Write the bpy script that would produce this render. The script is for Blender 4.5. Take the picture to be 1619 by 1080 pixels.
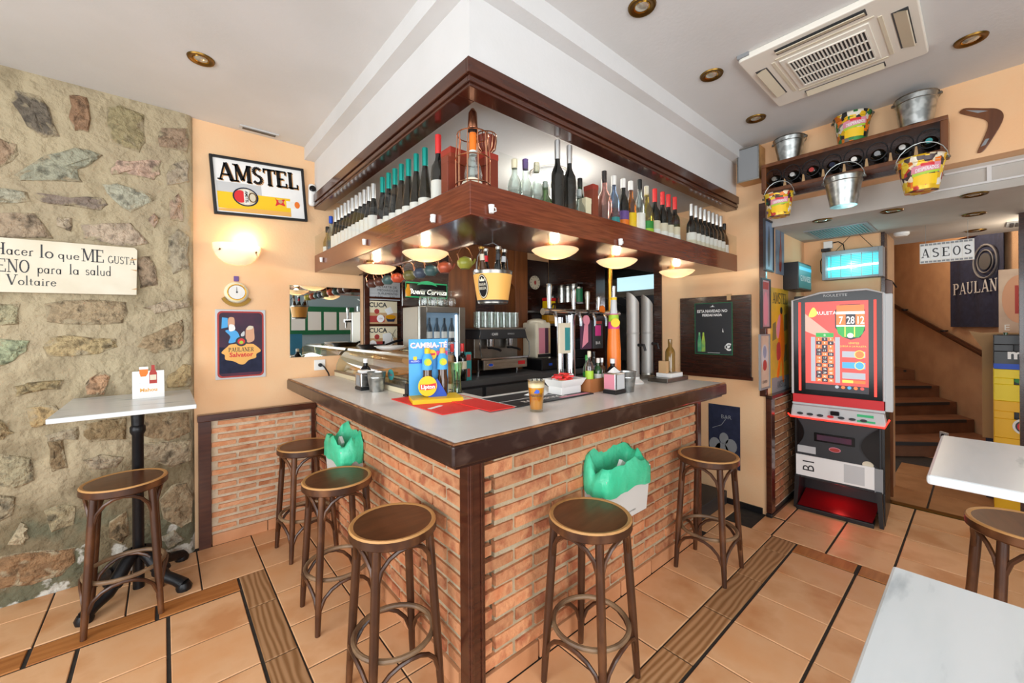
import bpy, math, random
from mathutils import Vector, Matrix
random.seed(7)
PI = math.pi
ORD = 'first second third fourth fifth sixth seventh eighth ninth tenth eleventh twelfth'.split()
for o in list(bpy.data.objects): bpy.data.objects.remove(o, do_unlink=True)
S = bpy.context.scene
C = S.collection

# ------------------------------------------------------------------ camera
F, CYP, PSI, ROLL, EYE = 639.5, 517.4, math.radians(49.27), -0.00623, 1.6
cam_d = bpy.data.cameras.new('camera'); cam = bpy.data.objects.new('camera', cam_d); C.objects.link(cam)
cam_d.sensor_fit = 'HORIZONTAL'; cam_d.sensor_width = 36; cam_d.lens = F / 1619 * 36
cam_d.shift_y = (CYP - 540) / 1619; cam_d.clip_start = 0.02
cam.matrix_world = Matrix.Translation((0, 0, EYE)) @ Matrix.Rotation(PSI - PI / 2, 4, 'Z') @ Matrix.Rotation(PI / 2, 4, 'X') @ Matrix.Rotation(ROLL, 4, 'Z')
S.camera = cam
# ------------------------------------------------------------------ world, lights, exposure
S.view_settings.view_transform = 'Standard'; S.view_settings.look = 'None'
S.view_settings.gamma = 1; S.view_settings.use_curve_mapping = False
S.view_settings.exposure = 0.7
W = bpy.data.worlds.new('daylight'); S.world = W; W.use_nodes = True
bg = W.node_tree.nodes['Background']; bg.inputs[0].default_value = (0.93, 0.97, 1.0, 1); bg.inputs[1].default_value = 0.9
def area(name, loc, target, sx, sy, power, col=(1, 1, 1)):
    d = bpy.data.lights.new(name, 'AREA'); d.shape = 'RECTANGLE'; d.size = sx; d.size_y = sy; d.energy = power; d.color = col
    o = bpy.data.objects.new(name, d); C.objects.link(o); o.location = loc
    o.rotation_euler = (Vector(target) - Vector(loc)).to_track_quat('-Z', 'Y').to_euler(); return o
def point(name, loc, power, col=(1, .78, .5), r=.03):
    d = bpy.data.lights.new(name, 'POINT'); d.energy = power; d.color = col; d.shadow_soft_size = r
    o = bpy.data.objects.new(name, d); C.objects.link(o); o.location = loc; return o
area('shopfront_daylight', (-.7, -2.44, 1.45), (-.5, 3, 1.35), 4.4, 2.1, 95, (.96, .98, 1))
area('side_window_daylight', (-2.94, .6, 1.45), (3, .6, 1.35), 3.4, 2.1, 75, (.96, .98, 1))
S.cycles.max_bounces = 8; S.cycles.diffuse_bounces = 4; S.cycles.glossy_bounces = 4; S.cycles.transparent_max_bounces = 16
S.cycles.use_denoising = True; S.cycles.caustics_reflective = False; S.cycles.caustics_refractive = False

# ------------------------------------------------------------------ helpers
_c, _s = math.cos(PSI), math.sin(PSI)
def at(px, py, X=None, Y=None, Z=None):
    """the world point a photograph pixel shows on a known plane"""
    u, v = px - 809.5, py - CYP
    cr, sr = math.cos(ROLL), math.sin(ROLL)
    u, v = u * cr + v * sr, -u * sr + v * cr
    k = u / F
    d = (_c + _s * k, _s - _c * k, -v / F)
    t = X / d[0] if X is not None else Y / d[1] if Y is not None else (Z - EYE) / d[2]
    return Vector((t * d[0], t * d[1], EYE + t * d[2]))
def lin(h):
    h = h.lstrip('#'); out = []
    for i in (0, 2, 4):
        c = int(h[i:i + 2], 16) / 255
        out.append(c / 12.92 if c <= .04045 else ((c + .055) / 1.055) ** 2.4)
    return tuple(out) + (1,)
MATS = {}
def mat(name, col, rough=.5, metal=0, col2=None, scale=6, stretch=(1, 1, 1), contrast=(.35, .65), detail=4, var=0, bump=0, bscale=40,
        coat=0, emit=0, wave=0, wdir='X', bdist=.02, alpha=None, spec=.5, col3=None):
    """principled material; col2 is blended in by stretched noise, var is a per-object brightness spread"""
    m = bpy.data.materials.new(name); m.use_nodes = True; N = m.node_tree.nodes; L = m.node_tree.links
    b = N['Principled BSDF']; b.inputs['Roughness'].default_value = rough; b.inputs['Metallic'].default_value = metal
    b.inputs['Specular IOR Level'].default_value = spec
    b.inputs['Coat Weight'].default_value = coat; b.inputs['Coat Roughness'].default_value = .08
    c1 = lin(col); b.inputs['Base Color'].default_value = c1
    if col2 or bump or var:
        tc = N.new('ShaderNodeTexCoord'); oi = N.new('ShaderNodeObjectInfo')
        mul = N.new('ShaderNodeVectorMath'); mul.operation = 'SCALE'; mul.inputs[0].default_value = (37, 53, 71); L.new(oi.outputs['Random'], mul.inputs['Scale'])
        add = N.new('ShaderNodeVectorMath'); L.new(tc.outputs['Object'], add.inputs[0]); L.new(mul.outputs[0], add.inputs[1])
        mp = N.new('ShaderNodeMapping'); mp.inputs['Scale'].default_value = stretch; L.new(add.outputs[0], mp.inputs[0])
    out = None
    if col2:
        if wave:
            nz = N.new('ShaderNodeTexWave'); nz.inputs['Scale'].default_value = scale; nz.inputs['Distortion'].default_value = wave
            nz.inputs['Detail'].default_value = 2; nz.inputs['Detail Scale'].default_value = .8; nz.bands_direction = wdir
        else:
            nz = N.new('ShaderNodeTexNoise'); nz.inputs['Scale'].default_value = scale; nz.inputs['Detail'].default_value = detail
        L.new(mp.outputs[0], nz.inputs['Vector'])
        r = N.new('ShaderNodeValToRGB'); L.new(nz.outputs[0], r.inputs[0])
        r.color_ramp.elements[0].position = contrast[0]; r.color_ramp.elements[0].color = c1
        r.color_ramp.elements[1].position = contrast[1]; r.color_ramp.elements[1].color = lin(col2)
        if col3:
            e = r.color_ramp.elements.new((contrast[0] + contrast[1]) / 2); e.color = lin(col3)
        out = r.outputs[0]
    if var:
        hsv = N.new('ShaderNodeHueSaturation')
        mr = N.new('ShaderNodeMapRange'); mr.inputs[3].default_value = 1 - var; mr.inputs[4].default_value = 1 + var
        L.new(oi.outputs['Random'], mr.inputs[0]); L.new(mr.outputs[0], hsv.inputs['Value'])
        if out: L.new(out, hsv.inputs['Color'])
        else: hsv.inputs['Color'].default_value = c1
        out = hsv.outputs[0]
    if out: L.new(out, b.inputs['Base Color'])
    if bump:
        nb = N.new('ShaderNodeTexNoise'); nb.inputs['Scale'].default_value = bscale; nb.inputs['Detail'].default_value = 5; L.new(mp.outputs[0], nb.inputs['Vector'])
        bp = N.new('ShaderNodeBump'); bp.inputs['Strength'].default_value = bump; bp.inputs['Distance'].default_value = bdist
        L.new(nb.outputs[0], bp.inputs['Height']); L.new(bp.outputs[0], b.inputs['Normal'])
    if emit:
        b.inputs['Emission Strength'].default_value = emit; b.inputs['Emission Color'].default_value = c1
    MATS[name] = m; return m
def glassy(name, col, rough=.03, gloss=.12, density=1.0):
    """thin clear glass: tinted see-through sheet with a fresnel sheen"""
    m = bpy.data.materials.new(name); m.use_nodes = True; N = m.node_tree.nodes; L = m.node_tree.links; N.clear()
    o = N.new('ShaderNodeOutputMaterial'); t = N.new('ShaderNodeBsdfTransparent'); g = N.new('ShaderNodeBsdfGlossy'); x = N.new('ShaderNodeMixShader')
    t.inputs[0].default_value = lin(col); g.inputs['Roughness'].default_value = rough; g.inputs[0].default_value = (1, 1, 1, 1)
    lw = N.new('ShaderNodeLayerWeight'); lw.inputs[0].default_value = .25
    mr = N.new('ShaderNodeMapRange'); mr.inputs[3].default_value = gloss * .5; mr.inputs[4].default_value = min(1, gloss * 5)
    L.new(lw.outputs['Facing'], mr.inputs[0]); L.new(mr.outputs[0], x.inputs[0]); L.new(t.outputs[0], x.inputs[1]); L.new(g.outputs[0], x.inputs[2]); L.new(x.outputs[0], o.inputs[0])
    MATS[name] = m; return m

class MB:
    """collects primitive shapes into one mesh"""
    def __init__(s): s.v = []; s.f = []
    def add(s, vs, fs):
        b = len(s.v); s.v += [tuple(p) for p in vs]; s.f += [tuple(i + b for i in f) for f in fs]; return s
    def box(s, x0, y0, z0, x1, y1, z1):
        return s.add([(x0, y0, z0), (x1, y0, z0), (x1, y1, z0), (x0, y1, z0), (x0, y0, z1), (x1, y0, z1), (x1, y1, z1), (x0, y1, z1)],
                     [(0, 3, 2, 1), (4, 5, 6, 7), (0, 1, 5, 4), (1, 2, 6, 5), (2, 3, 7, 6), (3, 0, 4, 7)])
    def cbox(s, c, d, rot=None):
        b = MB().box(-d[0] / 2, -d[1] / 2, -d[2] / 2, d[0] / 2, d[1] / 2, d[2] / 2)
        m = Matrix.Translation(c) @ (rot.to_4x4() if rot else Matrix())
        return s.add([m @ Vector(p) for p in b.v], b.f)
    def poly(s, pts): return s.add(pts, [tuple(range(len(pts)))])
    def prism(s, pts, y0, y1):
        """outline (x,z) seen from -y, extruded from y0 (front) to y1"""
        a = sum(pts[i][0] * pts[(i + 1) % len(pts)][1] - pts[(i + 1) % len(pts)][0] * pts[i][1] for i in range(len(pts)))
        if a < 0: pts = pts[::-1]
        n = len(pts)
        return s.add([(x, y0, z) for x, z in pts] + [(x, y1, z) for x, z in pts],
                     [tuple(range(n)), tuple(range(2 * n - 1, n - 1, -1))] + [((i + 1) % n, i, i + n, (i + 1) % n + n) for i in range(n)])
    def slab(s, pts, z0, z1):
        a = sum(pts[i][0] * pts[(i + 1) % len(pts)][1] - pts[(i + 1) % len(pts)][0] * pts[i][1] for i in range(len(pts)))
        if a < 0: pts = pts[::-1]
        n = len(pts)
        return s.add([(x, y, z0) for x, y in pts] + [(x, y, z1) for x, y in pts],
                     [tuple(range(n - 1, -1, -1)), tuple(range(n, 2 * n))] + [(i, (i + 1) % n, (i + 1) % n + n, i + n) for i in range(n)])
    def tube(s, pts, r, n=8, closed=False, caps=True):
        pts = [Vector(p) for p in pts]; m = len(pts); rs = r if isinstance(r, (list, tuple)) else [r] * m
        vs = []; up = None
        for i in range(m):
            a = pts[(i - 1) % m] if (closed or i) else pts[0]; b = pts[(i + 1) % m] if (closed or i < m - 1) else pts[-1]
            t = (b - a).normalized()
            if up is None: up = t.orthogonal().normalized()
            else:
                up = up - t * up.dot(t); up = up.normalized() if up.length > 1e-6 else t.orthogonal().normalized()
            w = t.cross(up)
            vs += [pts[i] + (up * math.cos(2 * PI * j / n) + w * math.sin(2 * PI * j / n)) * rs[i] for j in range(n)]
        fs = []
        for i in range(m if closed else m - 1):
            k = (i + 1) % m
            fs += [(i * n + j, i * n + (j + 1) % n, k * n + (j + 1) % n, k * n + j) for j in range(n)]
        if caps and not closed: fs += [tuple(range(n - 1, -1, -1)), tuple((m - 1) * n + j for j in range(n))]
        return s.add(vs, fs)
    def cyl(s, p, q, r0, r1=None, n=12): return s.tube([p, q], [r0, r0 if r1 is None else r1], n)
    def lathe(s, prof, n=16, c=(0, 0, 0), M=None, sy=1):
        vs = []; fs = []; rings = []
        for r, z in prof:
            if r < 1e-6: rings.append([len(vs)]); vs.append((0, 0, z))
            else:
                rings.append(list(range(len(vs), len(vs) + n)))
                vs += [(r * math.cos(2 * PI * j / n), r * sy * math.sin(2 * PI * j / n), z) for j in range(n)]
        for a, b in zip(rings, rings[1:]):
            for j in range(n):
                k = (j + 1) % n
                if len(a) == 1 and len(b) == 1: continue
                if len(a) == 1: fs.append((a[0], b[k], b[j]))
                elif len(b) == 1: fs.append((a[j], a[k], b[0]))
                else: fs.append((a[j], a[k], b[k], b[j]))
        m = Matrix.Translation(c) @ (M.to_4x4() if M else Matrix())
        return s.add([m @ Vector(p) for p in vs], fs)
    def disc(s, c, r, y0, y1, n=20, sz=1):
        return s.prism([(c[0] + r * math.cos(2 * PI * i / n), c[1] + sz * r * math.sin(2 * PI * i / n)) for i in range(n)], y0, y1)
    def mesh(s, name, smooth=True, angle=38):
        me = bpy.data.meshes.new(name); me.from_pydata(s.v, [], s.f); me.validate()
        if smooth:
            me.polygons.foreach_set('use_smooth', [True] * len(me.polygons)); me.set_sharp_from_angle(angle=math.radians(angle))
        me.update(); return me
    def build(s, name, m, parent=None, loc=None, smooth=True, angle=38, bevel=0, rz=0):
        me = s.mesh(name, smooth, angle)
        me.materials.append(MATS[m] if isinstance(m, str) else m)
        o = bpy.data.objects.new(name, me); C.objects.link(o)
        if parent: o.parent = parent
        if loc is not None: o.location = loc
        if rz: o.rotation_euler.z = rz
        if bevel:
            md = o.modifiers.new('edge', 'BEVEL'); md.width = bevel; md.segments = 2; md.limit_method = 'ANGLE'; md.angle_limit = math.radians(40)
        return o
def tag(o, label=None, cat=None, group=None, kind=None):
    if label: o['label'] = label
    if cat: o['category'] = cat
    if group: o['group'] = group
    if kind: o['kind'] = kind
    return o
def thing(name, label, cat, loc=(0, 0, 0), rz=0, group=None):
    o = bpy.data.objects.new(name, None); C.objects.link(o); o.location = loc; o.rotation_euler.z = rz; o.empty_display_size = .05
    return tag(o, label, cat, group)
def struct(name, mb, m, parent=None, loc=None, **k):
    o = mb.build(name, m, parent, loc, **k)
    if not parent: o['kind'] = 'structure'
    return o
def dup(root, loc, rz=None, label=None, group=None):
    r = root.copy(); C.objects.link(r); r.location = loc
    if rz is not None: r.rotation_euler.z = rz
    if label: r['label'] = label
    if group: r['group'] = group
    for ch in root.children:
        c = ch.copy(); C.objects.link(c); c.parent = r
        for g in ch.children:
            d = g.copy(); C.objects.link(d); d.parent = c
    return r
def text(body, size, m, parent, loc, right=(1, 0, 0), up=(0, 0, 1), name='lettering', align='CENTER', bold=0, sx=1, shear=0, depth=0):
    """writing laid flat on a surface: baseline at loc"""
    cu = bpy.data.curves.new(name, 'FONT'); cu.body = body; cu.size = size; cu.align_x = align; cu.resolution_u = 2; cu.offset = bold; cu.shear = shear
    if depth: cu.extrude = depth
    o = bpy.data.objects.new(name, cu); C.objects.link(o)
    me = bpy.data.meshes.new_from_object(o.evaluated_get(bpy.context.evaluated_depsgraph_get()))
    bpy.data.objects.remove(o); bpy.data.curves.remove(cu)
    R, U = Vector(right), Vector(up); Nn = R.cross(U); L = Vector(loc)
    for v in me.vertices: v.co = L + R * v.co.x * sx + U * v.co.y + Nn * v.co.z
    me.name = name; me.materials.clear(); me.materials.append(MATS[m] if isinstance(m, str) else m)
    t = bpy.data.objects.new(name, me); C.objects.link(t); t.parent = parent
    return t
def smooth_loop(P, k=4):
    n = len(P); r = []
    for i in range(n):
        a, b_, c, d = [Vector(P[(i + j) % n]) for j in (-1, 0, 1, 2)]
        for s in range(k):
            u = s / k; q = .5 * ((2 * b_) + (c - a) * u + (2 * a - 5 * b_ + 4 * c - d) * u * u + (3 * b_ - a - 3 * c + d) * u ** 3); r.append((q.x, q.y))
    return r
# a slab-serif stroke alphabet for painted signs: strokes as thick lines and arcs, cap height 1
def _gl(ch):
    T, t = .17, .075
    l = lambda *a: ('l',) + a
    G = {
     'A': (.9, [l(.1, 0, .42, 1, t), l(.44, 1, .78, 0, T), l(.22, .32, .66, .32, t)], [(.1, 0), (.78, 0)]),
     'M': (1.06, [l(.14, 0, .14, 1, t), l(.16, 1, .5, .1, T), l(.5, .1, .84, 1, t), l(.88, 0, .88, 1, T)], [(.14, 0), (.88, 0), (.1, 1), (.9, 1)]),
     'S': (.7, [('a', .34, .75, .22, .21, 30, 270, .1, .15), ('a', .34, .27, .25, .23, 90, -150, .1, .15)], []),
     'T': (.82, [l(.4, 0, .4, 1, T), l(.03, .96, .77, .96, t), l(.05, .74, .05, 1, t), l(.75, .74, .75, 1, t)], [(.4, 0)]),
     'E': (.76, [l(.16, 0, .16, 1, T), l(.1, .96, .64, .96, t), l(.16, .5, .5, .5, t), l(.1, .04, .68, .04, t), l(.62, .76, .62, 1, t), l(.66, 0, .66, .26, t)], [(.14, 0), (.14, 1)]),
     'L': (.74, [l(.18, 0, .18, 1, T), l(.1, .04, .66, .04, t), l(.64, 0, .64, .28, t)], [(.18, 1), (.16, 0)]),
     'P': (.76, [l(.18, 0, .18, 1, T), ('a', .4, .74, .24, .22, 90, -90, .075, .17), l(.14, .96, .42, .96, t), l(.2, .52, .42, .52, t)], [(.18, 0), (.14, 1)]),
     'R': (.86, [l(.18, 0, .18, 1, T), ('a', .4, .74, .24, .22, 90, -90, .075, .17), l(.14, .96, .42, .96, t), l(.2, .52, .42, .52, t), l(.42, .52, .7, 0, T)], [(.18, 0), (.74, 0)]),
     'U': (.9, [l(.18, .34, .18, 1, T), ('a', .44, .3, .28, .27, 180, 360, .085, .13), l(.72, .3, .72, 1, t)], [(.18, 1), (.72, 1)]),
     'N': (.92, [l(.16, 0, .16, 1, t), l(.16, .98, .74, .02, T), l(.76, 0, .76, 1, t)], [(.16, 0), (.1, 1), (.76, 1)]),
     'O': (.92, [('a', .45, .5, .35, .47, 0, 360, .075, .17)], []),
     'G': (.9, [('a', .45, .5, .35, .47, 50, 330, .075, .17), l(.76, .08, .76, .42, T)], [(.74, .42)]),
     'B': (.8, [l(.18, 0, .18, 1, T), ('a', .38, .75, .22, .21, 90, -90, .075, .15), ('a', .4, .27, .26, .24, 90, -90, .075, .16), l(.12, .96, .4, .96, t), l(.2, .52, .42, .52, t), l(.12, .04, .42, .04, t)], []),
     'H': (.96, [l(.18, 0, .18, 1, T), l(.76, 0, .76, 1, T), l(.2, .5, .76, .5, t)], [(.18, 0), (.18, 1), (.76, 0), (.76, 1)]),
     'V': (.86, [l(.12, 1, .43, 0, T), l(.43, 0, .74, 1, t)], [(.12, 1), (.74, 1)]),
     'a': (.56, [('a', .24, .24, .17, .22, 0, 360, .06, .11), l(.42, 0, .42, .46, .11)], []),
     'c': (.5, [('a', .26, .24, .19, .22, 50, 320, .06, .12)], []),
     'e': (.52, [('a', .26, .24, .19, .22, 10, 330, .06, .12), l(.1, .27, .44, .27, .06)], []),
     'r': (.44, [l(.14, 0, .14, .46, .11), ('a', .3, .3, .15, .16, 150, 60, .1, .08)], [(.14, 0)]),
     'l': (.3, [l(.15, 0, .15, .95, .12)], [(.15, 0)]),
     'o': (.54, [('a', .27, .24, .2, .22, 0, 360, .06, .12)], []),
     'q': (.56, [('a', .24, .24, .17, .22, 0, 360, .06, .11), l(.42, -.3, .42, .46, .11)], []),
     'u': (.58, [l(.13, .14, .13, .46, .11), ('a', .28, .17, .15, .16, 180, 360, .07, .08), l(.43, 0, .43, .46, .11)], []),
     'p': (.58, [l(.14, -.3, .14, .46, .11), ('a', .33, .24, .17, .22, 0, 360, .06, .11)], []),
     's': (.42, [('a', .2, .35, .12, .11, 20, 270, .07, .09), ('a', .2, .12, .14, .12, 90, -160, .07, .09)], []),
     'd': (.58, [('a', .24, .24, .17, .22, 0, 360, .06, .11), l(.42, 0, .42, .95, .11)], []),
     't': (.38, [l(.16, .06, .16, .64, .11), l(.03, .43, .32, .43, .06), l(.16, .04, .32, .04, .06)], []),
     'i': (.3, [l(.15, 0, .15, .46, .11), l(.15, .58, .15, .68, .11)], [(.15, 0)]),
     ' ': (.4, [], []),
    }
    return G.get(ch, G['o'])
def sign(body, size, m, parent, loc, name='lettering', sx=1, width=None, serif=.15, y=0, wt=1):
    """serif writing on the local xz plane, left baseline at loc"""
    mb = MB(); x = 0
    def q(a, b, w0, w1=None):
        w1 = w0 if w1 is None else w1
        w0 *= wt; w1 *= wt; d = Vector((b[0] - a[0], b[1] - a[1])); n = Vector((-d.y, d.x)).normalized()
        pts = [(a[0] - n.x * w0 / 2, a[1] - n.y * w0 / 2), (b[0] - n.x * w1 / 2, b[1] - n.y * w1 / 2), (b[0] + n.x * w1 / 2, b[1] + n.y * w1 / 2), (a[0] + n.x * w0 / 2, a[1] + n.y * w0 / 2)]
        mb.poly([((p[0] + x) * size * sx, y, p[1] * size) for p in pts])
    for ch in body:
        w, st, se = _gl(ch)
        for e in st:
            if e[0] == 'l': q((e[1], e[2]), (e[3], e[4]), e[5])
            else:
                _, cx, cy, rx, ry, a0, a1, th, tv = e; k = max(6, int(abs(a1 - a0) / 22))
                pr = None
                for i in range(k + 1):
                    a = math.radians(a0 + (a1 - a0) * i / k); p = (cx + rx * math.cos(a), cy + ry * math.sin(a)); ww = th + (tv - th) * abs(math.cos(a))
                    if pr: q(pr[0], p, pr[1], ww)
                    pr = (p, ww)
        low = ch.islower()
        for sx_, sy_ in se:
            k = serif * (.75 if low else 1); h = .06 if not low else .045
            yy = h / 2 if sy_ == 0 else sy_ - h / 2
            q((sx_ - k, yy), (sx_ + k, yy), h)
        x += w
    if width:
        k = width / (x * size * sx)
        mb.v = [(a * k, b, c) for a, b, c in mb.v]
    return mb.build(name, m, parent, loc, smooth=False)
# ------------------------------------------------------------------ materials
mat('peach_plaster', 'f2bd8c', .8, col2='efc79b', scale=2.2, bump=.08, bscale=60)
mat('white_plaster', 'dddcdb', .85, col2='d6d5d3', scale=2, bump=.05, bscale=50)
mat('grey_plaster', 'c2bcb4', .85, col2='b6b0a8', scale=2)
mat('tan_plaster', 'c9a27c', .9, col2='bb9572', scale=4, bump=.35, bscale=120)
mat('mahogany', '3f1e14', .24, col2='502819', scale=3, stretch=(2, 2, 14), coat=.35, bump=.02)
mat('mahogany_shelf', '5a2717', .2, col2='7a3a22', scale=5, stretch=(1.2, 1.2, 18), coat=.3, contrast=(.3, .7))
mat('dark_wood', '2c1610', .25, col2='3d2016', scale=4, stretch=(2, 2, 16), coat=.3)
mat('bar_edge_wood', '2f1a14', .28, col2='574238', scale=9, stretch=(1, 1, 1.5), contrast=(.52, .78), coat=.15)
mat('worn_edge', 'a8764c', .4, col2='6a3a22', scale=14, contrast=(.4, .6))
mat('cabinet_wood', '5c3115', .35, col2='75431f', scale=3, stretch=(7, 7, .7), coat=.2)
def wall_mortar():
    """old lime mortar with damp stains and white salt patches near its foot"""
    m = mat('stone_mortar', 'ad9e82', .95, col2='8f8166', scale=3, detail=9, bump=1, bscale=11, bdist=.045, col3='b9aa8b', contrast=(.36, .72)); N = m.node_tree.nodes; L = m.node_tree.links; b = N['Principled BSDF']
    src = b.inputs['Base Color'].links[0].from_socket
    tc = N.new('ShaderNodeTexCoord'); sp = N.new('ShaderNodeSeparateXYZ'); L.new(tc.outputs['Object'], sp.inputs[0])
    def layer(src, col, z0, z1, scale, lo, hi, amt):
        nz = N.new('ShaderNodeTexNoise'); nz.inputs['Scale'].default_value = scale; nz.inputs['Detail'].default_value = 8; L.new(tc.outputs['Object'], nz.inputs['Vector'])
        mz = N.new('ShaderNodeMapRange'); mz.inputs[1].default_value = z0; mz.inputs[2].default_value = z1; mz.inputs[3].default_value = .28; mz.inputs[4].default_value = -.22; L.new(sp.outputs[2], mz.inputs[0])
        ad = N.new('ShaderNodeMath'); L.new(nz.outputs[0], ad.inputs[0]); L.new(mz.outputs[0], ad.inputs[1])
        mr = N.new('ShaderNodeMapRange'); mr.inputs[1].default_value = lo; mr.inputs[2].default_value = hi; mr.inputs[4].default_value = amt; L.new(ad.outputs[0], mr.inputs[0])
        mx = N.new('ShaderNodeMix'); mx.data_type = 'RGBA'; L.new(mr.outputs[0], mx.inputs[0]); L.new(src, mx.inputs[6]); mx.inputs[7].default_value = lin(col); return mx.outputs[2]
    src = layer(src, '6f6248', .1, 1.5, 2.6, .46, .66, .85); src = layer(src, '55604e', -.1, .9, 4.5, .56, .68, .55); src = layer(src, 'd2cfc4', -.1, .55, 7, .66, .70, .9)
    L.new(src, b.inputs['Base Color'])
mat('mortar', 'c3b294', .95, col2='b5a283', scale=14, bump=.4, bscale=60)
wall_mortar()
mat('pale_mortar', 'd9c8ae', .95, col2='cbb698', scale=14, bump=.4, bscale=60)
mat('brick', 'c67a50', .9, col2='ad6544', scale=9, var=.2, bump=.4, bscale=50, col3='d29468')
mat('pale_brick', 'd08c60', .9, col2='bd7850', scale=9, var=.14, bump=.4, bscale=50, col3='d9a078')
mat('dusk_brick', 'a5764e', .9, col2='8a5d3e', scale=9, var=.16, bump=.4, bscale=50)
mat('terracotta_tile', 'e2a876', .42, col2='d29462', scale=3.4, var=.06, contrast=(.3, .7), bump=.03, col3='e6b486')
mat('skirting_tile', 'd69c72', .45, col2='c58a60', scale=5, var=.06)
mat('plank_tile', 'bd9066', .5, col2='94683f', scale=11, wave=7, wdir='Y', stretch=(.22, 1, 1), var=.1, contrast=(.1, .95))
mat('plank_tile_b', 'bd9066', .5, col2='94683f', scale=11, wave=7, stretch=(1, .22, 1), var=.1, contrast=(.1, .95))
mat('band_tile', 'bd7a40', .45, col2='a7652f', scale=7, stretch=(.6, 5, 1), var=.07)
mat('grout', '37302a', .95, col2='2b2723', scale=20)
mat('counter_stone', 'f0efec', .3, col2='e6e4e0', scale=3, detail=8, spec=.35)
mat('marble', 'dde2e4', .24, col2='98a2a9', scale=4.5, detail=10, stretch=(.8, 3.6, 1), contrast=(.46, .76), col3='d8dee0')
mat('black_iron', '17171a', .4, metal=.3, bump=.1)
mat('black_plastic', '161618', .35); mat('black_gloss', '0d0d10', .14, spec=.3); mat('charcoal', '2c2d30', .5); mat('matt_black', '18181a', .8, spec=.2)
mat('dark_grey', '4b4c4e', .5); mat('mid_grey', '8e9092', .5); mat('light_grey', 'c9cbcc', .45)
mat('white', 'f1f1ee', .45); mat('off_white', 'e6ddc8', .6, col2='dcd2ba', scale=6); mat('cream', 'efe3c2', .55)
mat('paper', 'f4f4f2', .8); mat('steel', 'b4b1aa', .36, 1, col2='9b988f', scale=4, stretch=(1, 1, 10))
mat('brushed_tube', 'a9a6a1', .5, .55); mat('chrome', 'bcbcbe', .14, 1); mat('dim_steel', '8d8a84', .3, 1, col2='77746e', scale=5)
mat('galvanised', 'bfc2c0', .33, 1, col2='9da09e', scale=26, detail=1, contrast=(.42, .6)); mat('brass', 'b8862f', .25, 1)
mat('old_brass', '7a5c2b', .35, 1); mat('copper_wire', 'd79a78', .25, 1)
mat('seat_wood', '54301a', .34, col2='6b3f24', scale=5, stretch=(1.2, 9, 1), contrast=(.3, .75), coat=.2)
mat('bentwood', '3a2012', .38, col2='74492a', scale=9, detail=7, stretch=(1, 1, .5), coat=.15, col3='4a2a17', contrast=(.36, .7))
mat('rim_wood', 'c6935a', .4, col2='8a5a2c', scale=6, contrast=(.58, .78))
mat('ring_wood', '96795a', .5, col2='5c4330', scale=6)
mat('red', 'd8232a', .5); mat('bright_red', 'ee3a34', .6); mat('dull_red', 'b03a34', .6); mat('pink', 'e08ea0', .6); mat('hot_pink', 'd6378a', .5)
mat('orange', 'f07a1e', .35); mat('amber', 'd9951d', .2); mat('yellow', 'f4c70f', .5); mat('crate_yellow', 'f2b705', .45); mat('crate_lemon', 'f3d614', .45)
mat('label_yellow', 'eeb35b', .5); mat('green', '2f8f3a', .5); mat('lime', 'a8cf3a', .5); mat('forest', '0f6b43', .5); mat('teal', '2f8b8c', .45)
mat('blue', '1e4fc0', .5); mat('sky_blue', '4aa8e6', .5); mat('navy', '1b2038', .85, col2='242a44', scale=20); mat('fridge_back_glow', '5c7388', .5, emit=.3); mat('fridge_bottle', '1d2833', .15, col2='33475a', scale=14); mat('fridge_steel', 'a39a8b', .5, .4); mat('front_blue', '93a9b4', .7)
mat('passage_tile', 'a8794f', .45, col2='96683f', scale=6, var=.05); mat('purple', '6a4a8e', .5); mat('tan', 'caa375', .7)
mat('skin_tone', 'd9a685', .7); mat('cardboard', 'a58661', .85); mat('plum', '5c2c44', .7, col2='3a2a3c', scale=4)
mat('capsule_teal', '179a8e', .3, .5); mat('capsule_silver', 'd6d6d4', .28, .8); mat('capsule_red', 'd9302f', .35); mat('capsule_black', '141414', .35)
mat('wine_glass_dark', '0f1210', .06, coat=.5); mat('green_bottle', '1c4a22', .08, coat=.4); mat('brown_bottle', '4a2a0c', .08, coat=.4); mat('amber_bottle', '7d5c1f', .08, coat=.4)
mat('label_white', 'ece9e2', .6); mat('label_cream', 'ddd3bb', .6); mat('foam', 'f6ecd2', .7); mat('beer', 'e09a16', .15, coat=.3)
mat('green_bag', '3fc795', .35, col2='57d8a8', scale=7, bump=.5, bscale=14); mat('bin_plastic', 'dcdcd8', .5)
mat('leather_red', '8d3a22', .5, col2='7a2e1a', scale=4); mat('red_box', 'a03424', .4)
mat('bulb', 'ffe2ae', .4, emit=14); mat('uv_tube', 'd6f6ff', .4, emit=3.0); mat('led_red', 'ff3326', .4, emit=1.1); mat('tray_red', '6a1016', .35)
mat('scr_red', 'c8453d', .3, emit=.55); mat('scr_pale', 'c9a08f', .3, emit=.5); mat('scr_white', 'eeeae6', .3, emit=.7); mat('scr_black', '24202a', .3, emit=.2); mat('scr_green', '1f9a3c', .3, emit=.55)
mat('scr_orange', 'f06a2a', .3, emit=.7); mat('scr_yellow', 'f3c24a', .3, emit=.7); mat('scr_blue', '3f9ad0', .3, emit=.6); mat('scr_grey', 'a7adb5', .3, emit=.45)
mat('trap_glow', '3fb7be', .4, emit=.6); mat('lightbox_glow', '2f9fc0', .4, emit=.5); mat('fridge_light', 'dff0ff', .4, emit=1.6); mat('neon_green', '1d8f58', .4, emit=.35); mat('neon_white', 'f0ece0', .4, emit=.5)
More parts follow.
